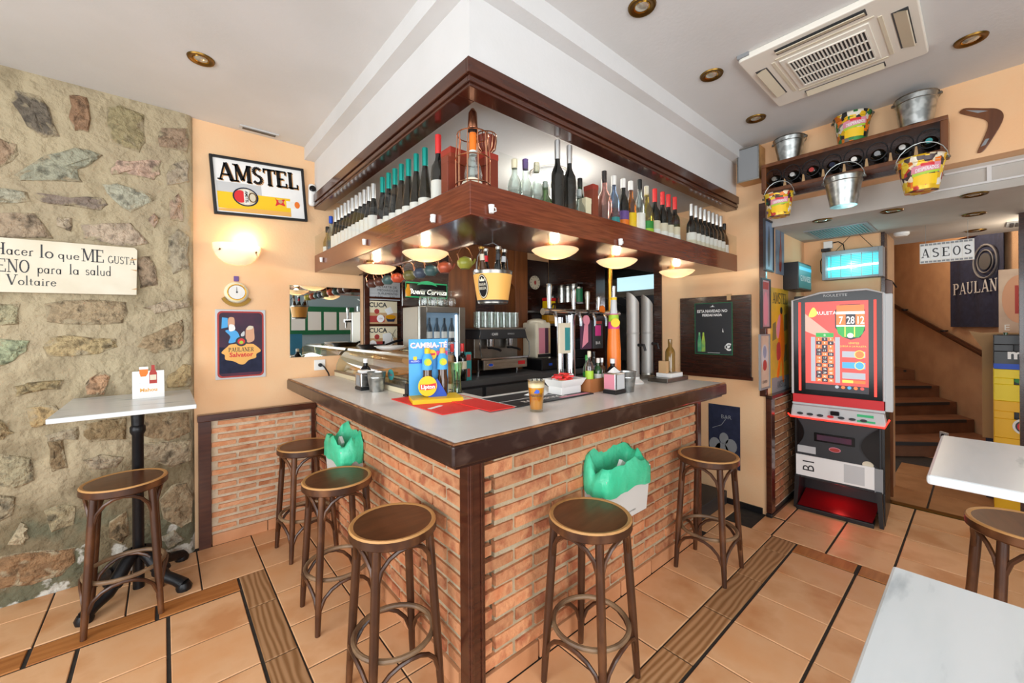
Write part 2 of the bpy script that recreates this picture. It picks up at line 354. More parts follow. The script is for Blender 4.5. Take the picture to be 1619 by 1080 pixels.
mat('lamp_diffuser', 'fff4df', .4, emit=3); mat('hood_light', 'a9cbd6', .4, emit=.8)
def opal(name, col, dif=.4):
    m = bpy.data.materials.new(name); m.use_nodes = True; N = m.node_tree.nodes; L = m.node_tree.links; N.clear()
    o = N.new('ShaderNodeOutputMaterial'); t = N.new('ShaderNodeBsdfTranslucent'); d = N.new('ShaderNodeBsdfPrincipled'); x = N.new('ShaderNodeMixShader')
    t.inputs[0].default_value = lin(col); d.inputs['Base Color'].default_value = lin(col); d.inputs['Roughness'].default_value = .2; x.inputs[0].default_value = dif
    L.new(t.outputs[0], x.inputs[1]); L.new(d.outputs[0], x.inputs[2]); L.new(x.outputs[0], o.inputs[0]); MATS[name] = m
opal('opal_glass', 'fff5e0'); opal('white_opal', 'f3ecdf', .72)
glassy('clear_glass', 'f3f6f4', gloss=.1); glassy('pane_glass', 'fafbfa', gloss=.012); glassy('bottle_clear', 'dfe8e6', gloss=.14); glassy('bottle_pink', 'eec6c0', gloss=.14)
glassy('bottle_green', '9cc08e', gloss=.14); glassy('bottle_amber', 'd6a052', gloss=.14); glassy('bottle_blue', 'b9cde6', gloss=.14); glassy('case_glass', 'f4ecd8', gloss=.09)
glassy('green_tumbler', 'dcf0da', gloss=.16); glassy('beer_glass', 'f6f2e6', gloss=.1); glassy('bottle_yellow', 'e3d57e', gloss=.14)
m = bpy.data.materials.new('mirror'); m.use_nodes = True; m.node_tree.nodes['Principled BSDF'].inputs['Metallic'].default_value = 1
m.node_tree.nodes['Principled BSDF'].inputs['Roughness'].default_value = .01; m.node_tree.nodes['Principled BSDF'].inputs['Base Color'].default_value = (.86, .9, .88, 1); MATS['mirror'] = m

def patchwork(name, cols, scale=26):
    """printed tin: hard edged blotches of several inks"""
    m = mat(name, cols[0], .35, .2); N = m.node_tree.nodes; L = m.node_tree.links
    tc = N.new('ShaderNodeTexCoord'); v = N.new('ShaderNodeTexVoronoi'); v.inputs['Scale'].default_value = scale; L.new(tc.outputs['Object'], v.inputs['Vector'])
    sp = N.new('ShaderNodeSeparateColor'); L.new(v.outputs['Color'], sp.inputs[0]); r = N.new('ShaderNodeValToRGB'); r.color_ramp.interpolation = 'CONSTANT'; L.new(sp.outputs[0], r.inputs[0])
    r.color_ramp.elements[0].color = lin(cols[0]); r.color_ramp.elements[1].position = 1 / len(cols); r.color_ramp.elements[1].color = lin(cols[1])
    for i, c in enumerate(cols[2:], 2): e = r.color_ramp.elements.new(i / len(cols)); e.color = lin(c)
    L.new(r.outputs[0], N['Principled BSDF'].inputs['Base Color'])
patchwork('print_yellow', ('e8b820', 'efe0c0', 'd8741e', 'f0d040', '4a3a3a', 'c03a30', 'f2ead8', 'e8b820'), 34)
patchwork('print_green', ('2f7a3c', 'e8b820', '302c2c', 'd8741e', 'e8e0d0', '7a7468', '2a2a2a', '3f8a44'), 34)
# ------------------------------------------------------------------ setting: floor and its tiles
YW, XR, CEIL = 3.74, 3.852, 3.137
floor = struct('floor', MB().box(-3.2, -2.6, -.12, 7, 4.0, -.006), 'grout', smooth=False)
_tile_mesh = {}
def tile(x0, x1, y0, y1, m='terracotta_tile', g=.004, name='tile', z=0):
    x0 += g; x1 -= g; y0 += g; y1 -= g
    k = (round(x1 - x0, 3), round(y1 - y0, 3), m)
    if k not in _tile_mesh:
        w, h = k[0] / 2, k[1] / 2; b = .003
        mb = MB().add([(-w, -h, -.02), (w, -h, -.02), (w, h, -.02), (-w, h, -.02), (-w, -h, -b), (w, -h, -b), (w, h, -b), (-w, h, -b),
                       (-w + b, -h + b, 0), (w - b, -h + b, 0), (w - b, h - b, 0), (-w + b, h - b, 0)],
                      [(0, 1, 5, 4), (1, 2, 6, 5), (2, 3, 7, 6), (3, 0, 4, 7), (4, 5, 9, 8), (5, 6, 10, 9), (6, 7, 11, 10), (7, 4, 8, 11), (8, 9, 10, 11)])
        me = mb.mesh(name, False); me.materials.append(MATS[m]); _tile_mesh[k] = me
    o = bpy.data.objects.new(name, _tile_mesh[k]); C.objects.link(o); o.parent = floor
    o.location = ((x0 + x1) / 2, (y0 + y1) / 2, z + random.uniform(-.0008, .0008))
def grid(xs, ys, g=.004, **k):
    for x0, x1 in zip(xs, xs[1:]):
        for y0, y1 in zip(ys, ys[1:]): tile(x0, x1, y0, y1, g=g, **k)
# planks that frame the bar
px_ = [.505, .945, 1.415, 1.883, 2.336, 2.811, 3.277, 3.508]
for a, b in zip(px_, px_[1:]): tile(a, b, .893, 1.05, 'plank_tile', .004, 'plank')
py_ = [.898, 1.30, 1.77, 2.251, 2.74, 3.132]
for a, b in zip(py_, py_[1:]): tile(.357, .505, a, b, 'plank_tile_b', .004, 'plank')
# tiles between the planks and the brick fronts
xs = [.505 + .335 * i - .015 for i in range(1, 9)] + [3.51]
grid([.505, .82, 1.16, 1.50, 1.838, 2.177, 2.512, 2.85, 3.19, 3.51], [1.05, 1.40])
grid([3.19, 3.51, 3.87], [1.40, 1.76])
grid([.505, .84], [1.40, 1.73, 2.076, 2.43, 2.785, 3.132])
grid([.505, .84, 1.0], [3.132, 3.49, 3.74])
grid([.84, .99], [1.40, 1.73, 2.076, 2.43, 2.785, 3.132])
grid([-1.9, -1.55, -1.2, -.86, -.51, -.17, .172, .505], [3.132, 3.49, 3.70])
# brown band along the stone wall and the field of tiles in front of it
for a, b in ((-1.97, -1.49), (-1.48, -1.01), (-1.0, -.521), (-.509, -.041), (-.029, .351)): tile(a, b, 2.975, 3.128, 'band_tile', .003, 'plank')
for a, b in ((-1.75, -1.41), (-1.40, -1.055), (-1.045, -.695), (-.685, -.340), (-.329, .006), (.017, .349)):
    for c, d in ((2.612, 2.965), (2.264, 2.61), (1.92, 2.262), (1.57, 1.915), (1.22, 1.56)): tile(a, b, c, d, g=.0032)
# the room in front of the long bar side
for c, d in ((.539, .884), (.196, .531), (-.14, .188), (-.49, -.15), (-.84, -.50), (-1.19, -.85)):
    for i in range(8):
        x = .615 + .343 * i
        tile(x, x + .343, c, d, g=.0032)
tile(3.366, 3.512, .544, .888, 'band_tile', .004, 'plank'); tile(3.366, 3.512, .205, .53, 'band_tile', .004, 'plank'); tile(3.366, 3.512, -.13, .19, 'band_tile', .004, 'plank'); tile(3.366, 3.512, -.49, -.15, 'band_tile', .004, 'plank'); tile(3.366, 3.512, -.84, -.5, 'band_tile', .004, 'plank')
for x0, x1 in ((3.515, 3.84), (3.84, 4.20), (4.20, 4.55), (4.55, 4.93)):
    for y0, y1 in ((.725, 1.055), (.385, .72), (.04, .38), (-.31, .035), (-.66, -.315), (-1.01, -.665)): tile(x0, x1, y0, y1, 'skirting_tile' if x0 > 4.6 else 'terracotta_tile')
tile(3.515, 3.85, 1.06, 1.2); tile(3.87, 4.93, 1.06, 1.19)
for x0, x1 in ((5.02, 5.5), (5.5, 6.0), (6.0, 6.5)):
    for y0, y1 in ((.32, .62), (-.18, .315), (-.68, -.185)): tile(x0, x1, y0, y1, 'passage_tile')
o = MB().box(4.945, -.7, -.004, 5.01, .6, .006).build('threshold_strip', 'old_brass', floor)

# ------------------------------------------------------------------ walls and ceiling
wall_back = struct('wall_back', MB().box(.16, YW, 0, 4.2, YW + .2, CEIL), 'peach_plaster', smooth=False)
struct('ceiling', MB().box(-3.0, -2.5, CEIL, XR + .2, 4.0, CEIL + .12), 'white_plaster', smooth=False)
# white bulkhead over the bar with a small stepped cornice
struct('wall_bulkhead', MB().box(.99, 1.415, 2.737, XR, YW, CEIL), 'white_plaster', smooth=False)
b = MB().box(.91, 1.335, 3.03, XR, 1.415, CEIL).box(.91, 1.415, 3.03, .99, YW, CEIL)
struct('trim_1', b, 'white_plaster', smooth=False)
# mahogany moulding hung round the foot of the bulkhead
b = MB()
for (x0, y0, x1, y1) in ((.985, 1.41, XR, 1.50), (.985, 1.50, 1.075, YW)): b.box(x0, y0, 2.625, x1, y1, 2.737)
for (x0, y0, x1, y1) in ((.968, 1.393, XR, 1.41), (.968, 1.41, .985, YW)): b.box(x0, y0, 2.672, x1, y1, 2.737)
for (x0, y0, x1, y1) in ((.976, 1.401, XR, 1.41), (.976, 1.41, .985, YW)): b.box(x0, y0, 2.640, x1, y1, 2.664)
struct('trim_2', b, 'mahogany', smooth=False, bevel=.003)
struct('ceiling_bar', MB().box(1.075, 1.50, 2.715, XR, YW, 2.736), 'white_plaster', smooth=False)
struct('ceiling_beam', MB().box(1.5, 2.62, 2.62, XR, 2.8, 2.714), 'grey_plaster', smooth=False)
# right wall: pier beside the passage, header over it, frame round the kitchen hatch
struct('wall_right', MB().box(XR, 1.19, 0, XR + .14, 2.13, CEIL).box(XR, 2.13, 2.6, XR + .14, YW + .2, CEIL).box(XR, 2.13, 0, XR + .14, 3.0, 1.06).box(XR, 3.0, 0, XR + .14, YW + .2, 2.6)
       .box(XR, -2.5, 2.637, XR + .14, 1.19, CEIL), 'peach_plaster', smooth=False)
b = MB().box(XR - .02, 2.125, 1.02, XR + .15, 2.205, 2.6).box(XR - .02, 2.94, 1.02, XR + .15, 3.07, 2.6).box(XR - .015, 3.07, 1.2, XR, YW - .03, 2.6).box(XR - .02, 2.205, 1.02, XR + .15, 2.94, 1.07)
struct('trim_3', b, 'dark_wood', smooth=False)
# kitchen seen through the hatch
struct('wall_kitchen', MB().box(5.7, 1.35, 0, 5.8, 3.9, 2.7).box(XR + .14, 3.8, 0, 5.7, 3.9, 2.7).box(XR + .14, 1.31, 0, 5.7, 1.36, 2.7).box(XR + .14, 1.36, 2.6, 5.7, 3.8, 2.7), 'mid_grey', smooth=False)
# passage to the lavatories
struct('wall_passage', MB().box(XR + .14, 1.19, 0, 5.06, 1.31, 2.66), 'peach_plaster', smooth=False)
struct('wall_passage_end', MB().box(5.0, .60, 0, 5.12, 1.19, 2.66), 'peach_plaster', smooth=False)
struct('trim_4', MB().box(4.985, .575, 0, 5.12, .60, 2.45), 'dark_wood', smooth=False)
struct('wall_column', MB().box(5.12, .57, 0, 5.55, .70, 2.45), 'tan_plaster', smooth=False)
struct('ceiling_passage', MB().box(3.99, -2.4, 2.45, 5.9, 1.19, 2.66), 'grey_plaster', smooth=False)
b = MB().box(3.975, -.8, 2.60, 3.99, .16, 2.612).box(3.975, -.8, 2.50, 3.99, .30, 2.512).box(3.975, -.045, 2.512, 3.99, -.025, 2.60)
struct('trim_5', b, 'white_plaster', smooth=False)
# stair wall runs away at an angle
SA, SB = Vector((7.30, -.36, 0)), Vector((10.6, 1.33, 0)); SD = (SB - SA).normalized(); SN = Vector((-SD.y, SD.x, 0))
def at_stair(px, py, off=0):
    o = Vector((0, 0, EYE)); d = at(px, py, X=5) - o; n = SN; P0 = SA + SN * off
    return o + d * ((P0 - o).dot(n) / d.dot(n))
q = MB(); e = SN * -.15
q.slab([(p.x, p.y) for p in (SA - SD * .3, SB, SB + e, SA - SD * .3 + e)], -.1, 3.6)
struct('wall_stairs', q, 'tan_plaster', smooth=False)
struct('wall_stairwell', MB().box(6.9, 1.5, 0, 11, 1.6, 3.6).box(10.6, 1.2, 0, 10.8, 1.6, 3.6).box(6.2, -2.4, 0, 6.35, -.30, 2.6), 'tan_plaster', smooth=False)
struct('ceiling_stairwell', MB().box(5.9, -2.4, 3.4, 11, 1.7, 3.5), 'tan_plaster', smooth=False)
struct('floor_stairfoot', MB().box(7.0, -2.5, -.12, 11, 1.7, -.003), 'skirting_tile', smooth=False)
# stone wall with its field stones
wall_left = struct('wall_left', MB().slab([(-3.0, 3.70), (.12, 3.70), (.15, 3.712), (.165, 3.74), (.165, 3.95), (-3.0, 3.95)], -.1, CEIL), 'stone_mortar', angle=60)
def outline(sc, ox, oy, pts): return [at(ox + x / sc, oy + y / sc, Y=3.70) for x, y in pts]
STONES = [
 (4.697, 0, 100, '4d463f', [(110, 200), (300, 240), (370, 330), (445, 550), (330, 560), (200, 470), (80, 290)]),
 (4.697, 0, 100, '7d5a40', [(510, 230), (650, 250), (668, 330), (665, 520), (560, 510), (510, 400)]),
 (4.697, 0, 100, '867a55', [(785, 320), (900, 310), (1075, 380), (1085, 590), (1040, 670), (830, 600), (795, 450)]),
 (4.697, 0, 100, '88705a', [(1195, 480), (1390, 480), (1405, 560), (1390, 665), (1180, 620), (1170, 560)]),
 (4.697, 0, 100, '8b8f7c', [(90, 830), (330, 680), (560, 620), (765, 680), (700, 740), (580, 790), (620, 890), (400, 880), (150, 875)]),
 (4.697, 0, 100, 'b39482', [(810, 780), (870, 720), (1040, 720), (1200, 720), (1190, 830), (1150, 870), (960, 830), (830, 830)]),
 (4.697, 0, 100, '9a8c78', [(1260, 760), (1390, 715), (1405, 780), (1405, 880), (1240, 910), (1230, 830)]),
 (2.7, 0, 100, '9ea08e', [(430, 515), (500, 510), (600, 545), (675, 580), (560, 640), (490, 590)]),
 (2.7, 0, 100, '6e6159', [(140, 550), (300, 575), (440, 575), (465, 605), (430, 630), (200, 600), (150, 580)]),
 (2.7, 0, 100, '9c9c8a', [(-60, 535), (0, 530), (120, 550), (135, 590), (0, 600), (-60, 595)]),
 (2.7, 0, 100, '967b62', [(-70, 320), (0, 320), (70, 345), (85, 390), (0, 450), (-70, 440)]),
 (2.7, 0, 100, 'b09c88', [(340, 690), (560, 680), (640, 770), (560, 785), (350, 750)]),
 (2.7, 0, 100, 'a08470', [(722, 590), (760, 555), (788, 600), (783, 680), (725, 670)]),
 (2.7, 0, 100, 'a58a78', [(625, 670), (660, 640), (685, 660), (660, 705)]),
 (2.7, 0, 100, '928873', [(720, 740), (760, 705), (808, 740), (810, 880), (740, 905), (712, 850)]),
 (2.7, 0, 100, '8a7660', [(580, 830), (640, 820), (670, 880), (675, 950), (600, 965), (590, 900)]),
 (2.7, 0, 100, '937f69', [(-50, 640), (150, 640), (230, 750), (-50, 745)]),
 (2.7, 0, 100, 'a5957f', [(245, 655), (305, 660), (302, 722), (240, 695)]),
 (4.5, 0, 460, '989474', [(-60, 85), (140, 90), (130, 240), (-60, 240)]),
 (4.5, 0, 460, '917e60', [(310, 90), (500, 60), (900, 80), (920, 150), (880, 230), (560, 240), (330, 220)]),
 (4.5, 0, 460, 'a08f78', [(1010, 120), (1200, 60), (1355, 70), (1360, 110), (1100, 165)]),
 (4.5, 0, 460, 'a08b60', [(300, 400), (350, 330), (480, 310), (830, 340), (840, 400), (700, 450), (330, 470)]),
 (4.5, 0, 460, '8d7656', [(970, 400), (1010, 330), (1150, 270), (1300, 200), (1310, 320), (1280, 410), (1100, 450)]),
 (4.5, 0, 460, '8c9a78', [(-60, 330), (220, 350), (190, 430), (100, 500), (-60, 550)]),
 (4.5, 0, 460, '85754e', [(90, 680), (200, 650), (460, 630), (440, 700), (250, 720), (110, 755)]),
 (4.5, 0, 460, 'a77c5a', [(600, 680), (640, 620), (740, 560), (790, 600), (740, 740), (610, 745)]),
 (4.5, 0, 460, '9f8456', [(180, 830), (400, 810), (430, 900), (300, 960), (220, 970)]),
 (4.5, 0, 460, 'a58c60', [(1190, 600), (1300, 520), (1360, 530), (1360, 680), (1190, 690)]),
 (4.5, 0, 460, '887450', [(-40, 900), (50, 950), (100, 1010), (20, 1060), (-40, 1050)]),
 (4.5, 0, 460, '76603f', [(600, 940), (900, 900), (900, 1060), (640, 1080), (590, 1030)]),
 (4.5, 0, 460, '7d6648', [(1010, 880), (1355, 860), (1360, 1000), (1200, 1070), (1010, 1030)]),
 (4.5, 0, 460, '8f836c', [(320, 1030), (560, 960), (560, 1060), (330, 1075)]),
 (4.0, 0, 690, '6b5638', [(300, 30), (400, 10), (430, 200), (330, 230), (310, 150)]),
 (4.0, 0, 690, '8a7c66', [(520, 150), (640, 110), (780, 130), (740, 200), (560, 210)]),
 (4.0, 0, 690, '857a5c', [(280, 470), (380, 430), (480, 440), (470, 560), (320, 610)]),
 (4.0, 0, 690, '9c9074', [(40, 690), (130, 540), (180, 570), (185, 640), (150, 690)]),
 (4.0, 0, 690, '75502f', [(-60, 770), (250, 720), (480, 700), (480, 790), (390, 880), (200, 940), (-60, 975)]),
 (4.0, 0, 690, '695234', [(690, 540), (800, 470), (820, 620), (770, 680), (690, 640)]),
 (4.0, 0, 690, '7c6649', [(1010, 400), (1080, 310), (1180, 290), (1220, 380), (1215, 540), (1150, 580), (1030, 520)]),
 (4.0, 0, 690, '887860', [(890, 40), (1210, 20), (1215, 150), (1080, 200), (900, 130)]),
 (4.0, 0, 690, '8d8468', [(-50, 100), (200, 130), (220, 280), (100, 330), (-50, 300)]),
 (4.0, 0, 690, '857b62', [(-50, 360), (100, 380), (80, 500), (-50, 560)]),
 (4.0, 0, 690, '8d8878', [(1000, 640), (1100, 590), (1170, 650), (1060, 710)]),
]
_sm = {}
def smear(m):
    """mortar dragged over the rim of a stone, with a ragged limit"""
    N = m.node_tree.nodes; L = m.node_tree.links; b = N['Principled BSDF']; src = b.inputs['Base Color'].links[0].from_socket
    tc = N.new('ShaderNodeTexCoord'); sp = N.new('ShaderNodeSeparateXYZ'); L.new(tc.outputs['Object'], sp.inputs[0]); nz = N.new('ShaderNodeTexNoise'); nz.inputs['Scale'].default_value = 18; nz.inputs['Detail'].default_value = 6
    gm = N.new('ShaderNodeNewGeometry'); L.new(gm.outputs['Position'], nz.inputs['Vector'])
    ml = N.new('ShaderNodeMath'); ml.operation = 'MULTIPLY_ADD'; ml.inputs[1].default_value = .034; ml.inputs[2].default_value = -.017; L.new(nz.outputs[0], ml.inputs[0])
    ad = N.new('ShaderNodeMath'); L.new(sp.outputs[1], ad.inputs[0]); L.new(ml.outputs[0], ad.inputs[1]); mr = N.new('ShaderNodeMapRange'); mr.inputs[1].default_value = -.010; mr.inputs[2].default_value = -.003; L.new(ad.outputs[0], mr.inputs[0])
    mx = N.new('ShaderNodeMix'); mx.data_type = 'RGBA'; L.new(mr.outputs[0], mx.inputs[0]); L.new(src, mx.inputs[6]); mx.inputs[7].default_value = lin('a99a7d'); L.new(mx.outputs[2], b.inputs['Base Color'])
_rs = random.Random(12); _extra = []
for iz in range(10):                                  # the wall goes on to the left of the picture
    z_ = .18 + iz * .3; x_ = -.93 - _rs.uniform(0, .1)
    while x_ > -2.85:
        w_ = _rs.uniform(.18, .38); h_ = _rs.uniform(.12, .2)
        _extra.append((None, 0, 0, _rs.choice(STONES)[3], [Vector((x_ - w_ / 2 + w_ / 2 * math.cos(a_) * _rs.uniform(.8, 1.05), 3.70, z_ + _rs.uniform(-.01, .01) + h_ / 2 * math.sin(a_) * _rs.uniform(.8, 1.1))) for a_ in [k_ * PI / 4 for k_ in range(8)]]))
        x_ -= w_ + _rs.uniform(.05, .12)
for sc, ox, oy, colr, pts in STONES + _extra:
    if colr not in _sm:
        import colorsys
        r, g, bb = [int(colr[i:i + 2], 16) / 255 * .72 + k_ * .28 for i, k_ in ((0, .62), (2, .56), (4, .47))]
        d2 = ''.join('%02x' % int(255 * max(0, min(1, c * .74))) for c in (r, g, bb)); d3 = ''.join('%02x' % int(255 * min(1, c * 1.15 + .02)) for c in (r, g, bb))
        _sm[colr] = mat('field_stone', ''.join('%02x' % int(255 * c_) for c_ in (r, g, bb)), .92, col2=d2, col3=d3, scale=15, detail=9, contrast=(.36, .68), bump=1.0, bscale=26, bdist=.04)
        smear(_sm[colr])
    P = outline(sc, ox, oy, pts) if sc else pts; c = sum(P, Vector()) / len(P); ring = []
    for i, p in enumerate(P):                       # subdivide and roughen the outline
        n = P[(i + 1) % len(P)]; ring.append(p); ring.append((p + n) / 2 + Vector((random.uniform(-.008, .008), 0, random.uniform(-.008, .008))))
    N_ = len(ring); out = []
    for k, (s, y) in enumerate(((1.02, .008), (.96, -.006), (.8, -.013), (.45, -.017))):
        for p in ring: out.append(((p.x - c.x) * s + random.uniform(-.003, .003) * k, y + random.uniform(-.005, .005) * min(k, 2), (p.z - c.z) * s))
    fs = [((k) * N_ + i, k * N_ + (i + 1) % N_, (k + 1) * N_ + (i + 1) % N_, (k + 1) * N_ + i) for k in range(3) for i in range(N_)]
    out.append((0, -.018, 0)); fs += [(3 * N_ + i, 3 * N_ + (i + 1) % N_, len(out) - 1) for i in range(N_)]
    MB().add(out, [f[::-1] for f in fs] if False else fs).build('stone', _sm[colr], wall_left, (c.x, 3.70, c.z), angle=50)

# ------------------------------------------------------------------ brickwork
_bm = {}
def brick_mesh(L, h, m, k):
    key = (round(L, 3), h, m, k)
    if key not in _bm:
        j = lambda a: a + random.uniform(-.0035, .0035)
        x, z = L / 2, h / 2
        v = [(j(-x), .02, j(-z)), (j(x), .02, j(-z)), (j(x), .02, j(z)), (j(-x), .02, j(z))]
        f = [(a * .985, -.006 + random.uniform(-.003, .002), c * .95) for a, _, c in v]
        me = MB().add(v + f, [(4, 5, 6, 7), (0, 1, 5, 4), (1, 2, 6, 5), (2, 3, 7, 6), (3, 0, 4, 7)]).mesh('brick', False)
        me.materials.append(MATS[m]); _bm[key] = me
    return _bm[key]
def bricks(parent, length, z0, z1, pitch, joint, L, m, shift=0.0):
    """running bond on the parent's local xz plane, faces towards -y"""
    n = int(round((z1 - z0) / pitch)); pitch = (z1 - z0) / n
    for r in range(n):
        x = -(L + joint) * ((.5 if r % 2 else 0) + shift)
        while x < length - .03:
            a, b2 = max(0, x), min(length, x + L)
            if b2 - a > .035:
                w = L if b2 - a > L - .002 else round(b2 - a, 2)
                o = bpy.data.objects.new('brick', brick_mesh(w, round(pitch - joint, 4), m, random.randint(0, 2) if w == L else 0)); C.objects.link(o)
                o.parent = parent; o.location = ((a + b2) / 2, random.uniform(-.002, .002), z0 + (r + .5) * pitch)
            x += L + joint
BX, BY = .985, 1.415
f1 = thing('brick_bar_front', 'long brick bar front facing the room under the counter, with skirting tiles and corner post', 'bar front', (BX, BY, 0))
MB().box(.125, .004, 0, 2.05, .12, 1.085).build('mortar_bed', 'mortar', f1, smooth=False)
bricks(f1, 2.05, .09, 1.085, .07, .021, .225, 'brick')
MB().box(-.115 + .075, -.035, 0, .045, .03, 1.085).box(-.035, -.045, 0, -.02, -.03, 1.085).box(.02, -.042, 0, .03, -.03, 1.085).build('corner_post', 'mahogany', f1, smooth=False, bevel=.003)
MB().box(2.05, -.02, 0, 2.11, .12, 1.085).build('end_post', 'mahogany', f1, smooth=False, bevel=.003)
for i in range(6):
    MB().box(-.16 + i * .34 + .006 + .2, -.016, 0, -.16 + i * .34 + .334 + .2 if i < 5 else 2.045, .004, .088).build('skirting_tile', 'skirting_tile', f1, smooth=False, bevel=.003)
f2 = thing('brick_bar_front', 'short brick bar front facing the stone wall, behind three bar stools', 'bar front', (BX, YW, 0), -PI / 2)
LL = YW - BY - .035
MB().box(0.001, .004, 0, LL - .0, .12, 1.085).build('mortar_bed', 'mortar', f2, smooth=False)
bricks(f2, LL, .09, 1.085, .07, .021, .225, 'brick', .3)
for i in range(7):
    MB().box(i * .34 + .003, -.016, 0, min(i * .34 + .337, LL - .05), .004, .088).build('skirting_tile', 'skirting_tile', f2, smooth=False, bevel=.003)
# wainscot on the back wall, left of the bar
f3 = thing('brick_wainscot', 'brick wainscot on the peach wall with dark wooden post and cap rail', 'wainscot', (.185, YW - .03, 0))
MB().box(.07, .006, .08, .79, .03, .925).build('mortar_bed', 'pale_mortar', f3, smooth=False)
bricks(f3, .70, .095, .925, .0535, .019, .24, 'pale_brick', .35)
for ch in f3.children:
    if ch.name.startswith('brick'): ch.location.x += .078
MB().box(0, -.02, 0, .075, .03, .93).build('side_post', 'mahogany', f3, smooth=False, bevel=.003)
MB().box(-.005, -.035, .925, .79, .03, .975).build('cap_rail', 'mahogany', f3, smooth=False, bevel=.005)
MB().box(.755, -.02, .05, .785, .006, .93).build('end_post', 'mahogany', f3, smooth=False, bevel=.003)
for i, (a, c) in enumerate(((.08, .43), (.436, .785))): MB().box(a, -.012, 0, c, .006, .082).build('skirting_tile', 'skirting_tile', f3, smooth=False, bevel=.003)
# wainscot in the passage behind the slot machine
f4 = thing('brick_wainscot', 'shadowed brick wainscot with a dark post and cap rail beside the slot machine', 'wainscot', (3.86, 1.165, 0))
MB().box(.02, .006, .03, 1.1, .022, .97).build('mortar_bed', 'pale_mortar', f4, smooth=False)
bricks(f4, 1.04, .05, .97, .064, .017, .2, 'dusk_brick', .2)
for ch in f4.children:
    if ch.name.startswith('brick'): ch.location.x += .06
MB().box(-.03, -.02, .03, .055, .022, .985).build('side_post', 'mahogany', f4, smooth=False, bevel=.003)
MB().box(-.035, -.028, .985, 1.12, .022, 1.015).build('cap_rail', 'dark_wood', f4, smooth=False, bevel=.004)
MB().box(-.05, -.026, 0, 1.12, .02, .03).build('foot_rail', 'black_plastic', f4, smooth=False, bevel=.006)
struct('trim_6', MB().box(XR - .012, 1.185, 1.0, XR + .03, 1.235, 2.637), 'mahogany', smooth=False, bevel=.004)
struct('baseboard_right', MB().box(XR - .012, 1.22, 0, XR, 2.13, .05), 'black_plastic', smooth=False)
# front wall with the notice board the mirror shows
struct('wall_front', MB().box(1.6, -2.62, 0, 4.0, -2.5, CEIL).box(-3, -2.62, 2.55, 1.6, -2.5, CEIL).box(-3, -2.62, 0, 1.6, -2.5, .35).box(-3, -2.62, .35, -2.92, -2.5, 2.55), 'front_blue', smooth=False)
struct('wall_side', MB().box(-3.12, -2.5, 0, -3, -1.15, CEIL).box(-3.12, 2.35, 0, -3, 3.7, CEIL).box(-3.12, -1.15, 2.55, -3, 2.35, CEIL).box(-3.12, -1.15, 0, -3, 2.35, .35), 'front_blue', smooth=False)
# ------------------------------------------------------------------ counter top and overhead shelf
YI, XI = 1.955, 1.45
ct = thing('counter_top', 'pale stone bar top with a worn dark wooden edge, wrapping the corner of the bar', 'counter', (.767, 1.213, 1.08))
MB().slab([(.03, .03), (2.34, .03), (2.34, YI - 1.213), (XI - .767, YI - 1.213), (XI - .767, YW - 1.24), (.03, YW - 1.216)], .075, .104).build('stone_slab', 'counter_stone', ct, smooth=False, bevel=.003)
MB().slab([(0, 0), (2.34, 0), (2.34, .03), (.03, .03), (.03, YW - 1.215), (0, YW - 1.215)], .022, .1).build('wooden_edge', 'bar_edge_wood', ct, smooth=False, bevel=.008)
MB().slab([(.006, .006), (2.335, .006), (2.335, .022), (.022, .022), (.022, YW - 1.216), (.006, YW - 1.216)], .099, .1065).build('edge_bead', 'worn_edge', ct, smooth=False, bevel=.003)
MB().slab([(.03, .03), (2.33, .03), (2.33, .6), (.66, .6), (.66, YW - 1.217), (.03, YW - 1.217)], .004, .075).build('underside', 'dark_wood', ct, smooth=False)
sh = thing('overhead_shelf', 'mahogany shelf hung over the bar corner, carrying rows of bottles', 'shelf', (.985, 1.41, 2.08))
WX, WY = XR - .985 - .004, YW - 1.41 - .004
MB().slab([(0, 0), (WX, 0), (WX, .022), (.022, .022), (.022, WY), (0, WY)], 0, .145).build('fascia', 'mahogany_shelf', sh, smooth=False, bevel=.003)
MB().slab([(.022, .022), (WX, .022), (WX, .52), (.40, .52), (.40, WY), (.022, WY)], .004, .032).build('board', 'mahogany', sh, smooth=False)
MB().box(.024, .024, .145 - .12, .034, .034, .148).build('corner_bead', 'off_white', sh)
MB().box(.165, .004, .146, WX, .010, .31).build('glass_guard', 'pane_glass', sh, smooth=False)
MB().box(.004, .18, .146, .010, WY, .31).build('glass_guard', 'pane_glass', sh, smooth=False)
# little white mug hooks stuck on the fascia
hk = thing('mug_hook', 'small white mug shaped hook on the shelf front, right of the corner', 'hook', (0, 0, 0), 0, 'mug hooks on the shelf')
MB().lathe([(0, -.018), (.011, -.018), (.014, .018), (0, .018)], 12, (0, -.004, 0)).build('cup', 'white', hk)
MB().tube([(.012, -.004, .011), (.024, -.004, .009), (.026, -.004, -.004), (.012, -.004, -.010)], .003, 6).build('handle', 'white', hk)
p = at(776, 331, Y=1.4005); hk.location = p
for px0, py0, X_, lab in ((980, 383, None, 'small white mug shaped hook on the long shelf front, above the brass pole'),
                          (686, 346, 1, 'small white mug shaped hook on the short shelf front, nearest the corner'),
                          (577, 383, 1, 'small white mug shaped hook at the middle of the short shelf front'),
                          (509, 411, 1, 'small white mug shaped hook at the wall end of the short shelf front')):
    if X_: dup(hk, at(px0, py0, X=.9755), -PI / 2, lab).scale.x = -1
    else: dup(hk, at(px0, py0, Y=1.4005), 0, lab)
